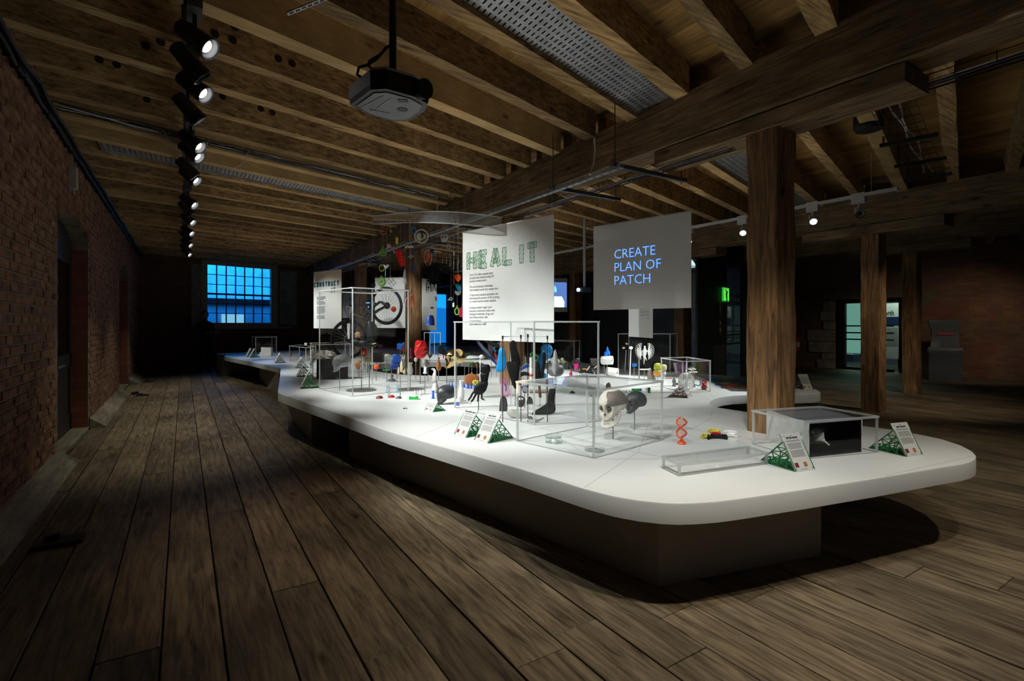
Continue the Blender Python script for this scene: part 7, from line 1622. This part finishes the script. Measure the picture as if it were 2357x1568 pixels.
it = hitem('hanging_skull', 'small white skull-like mask near the top of the mobile', 1023, 547); it.puff('mask', LGREY, [(1013,541),(1019,538),(1030,540),(1032,548),(1027,556),(1017,556),(1015,549)], 4); it.ball('eye', M_INK, 1019, 546, 2, 2, 1, -2); it.ball('eye', M_INK, 1026, 546, 2, 2, 1, -2)
it = hitem('hanging_knot', 'grey knotted print below the white mask', 1032, 568); it.tube('knot', LGREY, [(1026,568),(1030,563),(1036,563),(1038,569),(1033,574),(1029,571),(1033,566)], 1.1, closed=True)
it = hitem('hanging_bead', 'small white double bead', 1045, 583); it.ball('bead', M_PLWH, 1045, 581, 2, 2.4); it.ball('bead', M_PLWH, 1045, 586, 1.8, 2)
it = hitem('hanging_rod', 'thin white horizontal rod right of the orange oval', 1007, 579); it.tube('rod', M_PLWH, [(998,578),(1016,580)], .9)
for k, (u, v) in enumerate(((1019,602),(1028,601),(1045,602),(1056,602),(1035,610))):
    it = hitem('hanging_spike', '%s tiny pale vertical spike left of the large banner' % ('first (leftmost)', 'second', 'fourth', 'last (nearest the banner)', 'third')[k], u, v); it['x'] if False else None; it.tube('spike', CREAM, [(u,v-4),(u,v+4)], .5)
it = hitem('hanging_orange_stick', 'small orange-red stick left of the orange bowl', 1044.5, 648); it.tube('stick', ORANGE, [(1044.5,643),(1044.5,653)], 1.0)

# ================================================================== RIGHT AISLE, FLOOR THINGS, PERSON
t = thing('fire_extinguisher', 'red fire extinguisher with a white label on the brick wall left of the doorway stones', 'fire extinguisher', (XR-.10, 10.35, 1.0-.45))
ru = C('extinguisher_red', .45, .008, .01, .3)
B().lathe([(.085,0),(.09,.02),(.09,.42),(.07,.50),(.03,.54),(.025,.57)], n=20).build('cylinder', ru, t, True); B().cyl((0,0,.56), (0,0,.62), .03).build('valve', M_BLACK, t); B().tube([(-.03,0,.6),(-.11,.03,.56),(-.12,.05,.3),(-.10,.05,.12)], .013).build('hose', M_BLACK, t); B().lathe([(.0915,.14),(.0915,.33)], n=20).build('label', M_PAPER, t)
p = at_z(2174, 875, 0)
t = thing('covered_bin', 'tall box under a creased grey cover with a red stripe, against the right brick wall', 'bin', p, -1.2); cv = C('cover_grey', .06, .063, .07, .45)
def cover(b):
    prof = [(.34,.30,0),(.345,.31,.35),(.34,.31,.72),(.37,.34,.80),(.35,.32,.88),(.30,.28,.92),(.285,.27,1.15),(.28,.27,1.38),(.32,.30,1.50),(.34,.31,1.60),(.34,.31,1.64)]; n = 24; vs = []; random.seed(3)
    for i, (a, c, z) in enumerate(prof):
        for j in range(n):
            th = 2*PI*j/n; k = max(abs(math.cos(th)), abs(math.sin(th))); r = random.uniform(-.008, .008)
            vs.append(((a+r)*math.cos(th)/k, (c+r)*math.sin(th)/k, z+random.uniform(-.01, .01)*(0 < i < 10)))
    fs = [tuple(range((len(prof)-1)*n, len(prof)*n))]
    for i in range(len(prof)-1): fs += [(i*n+j, i*n+(j+1) % n, (i+1)*n+(j+1) % n, (i+1)*n+j) for j in range(n)]
    b.add(vs, fs)
b = B(); cover(b); b.build('cover', cv, t, True); B().box(-.18, -.292, 1.24, .17, -.280, 1.30).build('red_stripe', C('stripe_red', .25, .03, .02), t)
for lb, u, v, k in (('dark metal floor box with its lid up, nearest on the boards at the left', 143, 1252, 1.0), ('small dark floor box far along the left boards, the nearer of two', 330, 911, .8), ('small dark floor box far along the left boards, the farther of two', 343, 879, .8)):
    p = at_z(u, v, 0); t = thing('floor_box', lb, 'floor socket', p, 0); B().box(-.16*k, -.07*k, .001, .12*k, .09*k, .03*k).build('plate', M_BLKM, t); B().box(-.10*k, .02*k, .03*k, -.02*k, .08*k, .06*k).build('lid', M_BLKM, t)
tag(B().box(-.05,-.06,0,.08,.06,.05).build('door_wedge', M_BLKM, loc=(XL+.26, 14.0, 0)), 'black wedge on the floor beside the far arched doorway', 'wedge')
# person standing in the dark by the far window
def skinned(name, verts, edges, radii, m, parent, sub=2):
    me = bpy.data.meshes.new(name); me.from_pydata(verts, edges, []); me.materials.append(m)
    o = bpy.data.objects.new(name, me); COL.objects.link(o); o.parent = parent
    if not me.skin_vertices: 
        bm = bmesh.new(); bm.from_mesh(me); bm.verts.layers.skin.verify(); bm.to_mesh(me); bm.free()
    for i, r in enumerate(radii): me.skin_vertices[0].data[i].radius = (r, r) if not isinstance(r, tuple) else r
    me.skin_vertices[0].data[0].use_root = True
    sk = o.modifiers.new('skin', 'SKIN'); sk.use_smooth_shade = True; sb_ = o.modifiers.new('sub', 'SUBSURF'); sb_.levels = sub; sb_.render_levels = sub
    return o
pp = at_z(474, 0, 0) if False else None
d_ = ray(472, 745); tt = 16.2; pl = Vector((d_[0]*tt, d_[1]*tt, 0))
t = thing('person', 'person in dark clothes standing by the far window reading a sheet of paper', 'person', pl, math.radians(25)); KH = 1.08
V = [(0,0,.98),(0,.0,1.12),(0,.01,1.30),(0,.02,1.45),(0,.01,1.53),(0,-.01,1.60), (.10,0,.94),(.11,-.02,.52),(.12,.02,.10),(.13,-.12,.05), (-.10,0,.94),(-.11,-.02,.52),(-.12,.02,.10),(-.13,-.12,.05),
     (.19,.02,1.43),(.25,-.02,1.15),(.13,-.27,1.16), (-.19,.02,1.43),(-.25,-.02,1.15),(-.13,-.27,1.16)]
V = [(a*KH, b_*KH, c_*KH) for a, b_, c_ in V]
Eg = [(0,1),(1,2),(2,3),(3,4),(4,5),(0,6),(6,7),(7,8),(8,9),(0,10),(10,11),(11,12),(12,13),(3,14),(14,15),(15,16),(3,17),(17,18),(18,19)]
Rr = [(.15,.12),(.14,.11),(.17,.12),(.12,.09),.055,.055,.095,.065,.05,.045,.095,.065,.05,.045,.065,.05,.032,.065,.05,.032]
skinned('body', V, Eg, Rr, C('dark_clothes', .012, .014, .022, .9), t)
sk_ = C('skin_tone', .22, .12, .08, .6)
hd = B(); hd.ball((0, -.02*KH, 1.69*KH), .078*KH, .098*KH, .118*KH, 20, 14, fn=lambda d: 1+.12*math.exp(-((d[0])**2+(d[1]+.95)**2+(d[2]+.1)**2)/.02)-.04*math.exp(-((abs(d[0])-.35)**2+(d[1]+.9)**2+(d[2]-.1)**2)/.03)); 
for sx in (-1, 1): hd.ball((sx*.08*KH, -.01, 1.68*KH), .012, .02, .03, 8, 6)
hd.build('head', sk_, t, True)
b = B(); b.ball((0, .0, 1.72*KH), .086*KH, .10*KH, .10*KH, 18, 10); b.build('hair', C('dark_hair', .01, .008, .007, .8), t, True)
for sx in (-1, 1):
    hx, hy, hz = sx*.13*KH, -.27*KH, 1.16*KH; b = B(); b.ball((hx, hy-.04, hz), .04, .05, .022, 10, 7)
    for k in range(4): b.tube([(hx+(-.025+.017*k), hy-.07, hz), (hx+(-.026+.018*k), hy-.105-.008*(k in (1, 2)), hz+.004), (hx+(-.026+.018*k), hy-.125-.01*(k in (1, 2)), hz-.01)], .0085, 6, r_end=.006)
    b.tube([(hx-sx*.03, hy-.03, hz+.01), (hx-sx*.055, hy-.06, hz+.022), (hx-sx*.06, hy-.085, hz+.024)], .009, 6, r_end=.007); b.build('hand', sk_, t, True)
sh = tag(B().hexa([(-.15,-.30,0),(.15,-.30,0),(.15,.0,.0),(-.15,.0,.0),(-.15,-.30,.004),(.15,-.30,.004),(.15,.0,.004),(-.15,.0,.004)]).build('paper_sheet', M_PAPER, loc=(pl.x, pl.y, 1.285), rot=(0, 0, math.radians(25))), 'white sheet of paper held by the person by the far window', 'paper')
sh.location = Vector((pl.x, pl.y, 1.285))+Matrix.Rotation(math.radians(25), 3, 'Z') @ Vector((0, -.31, 0))
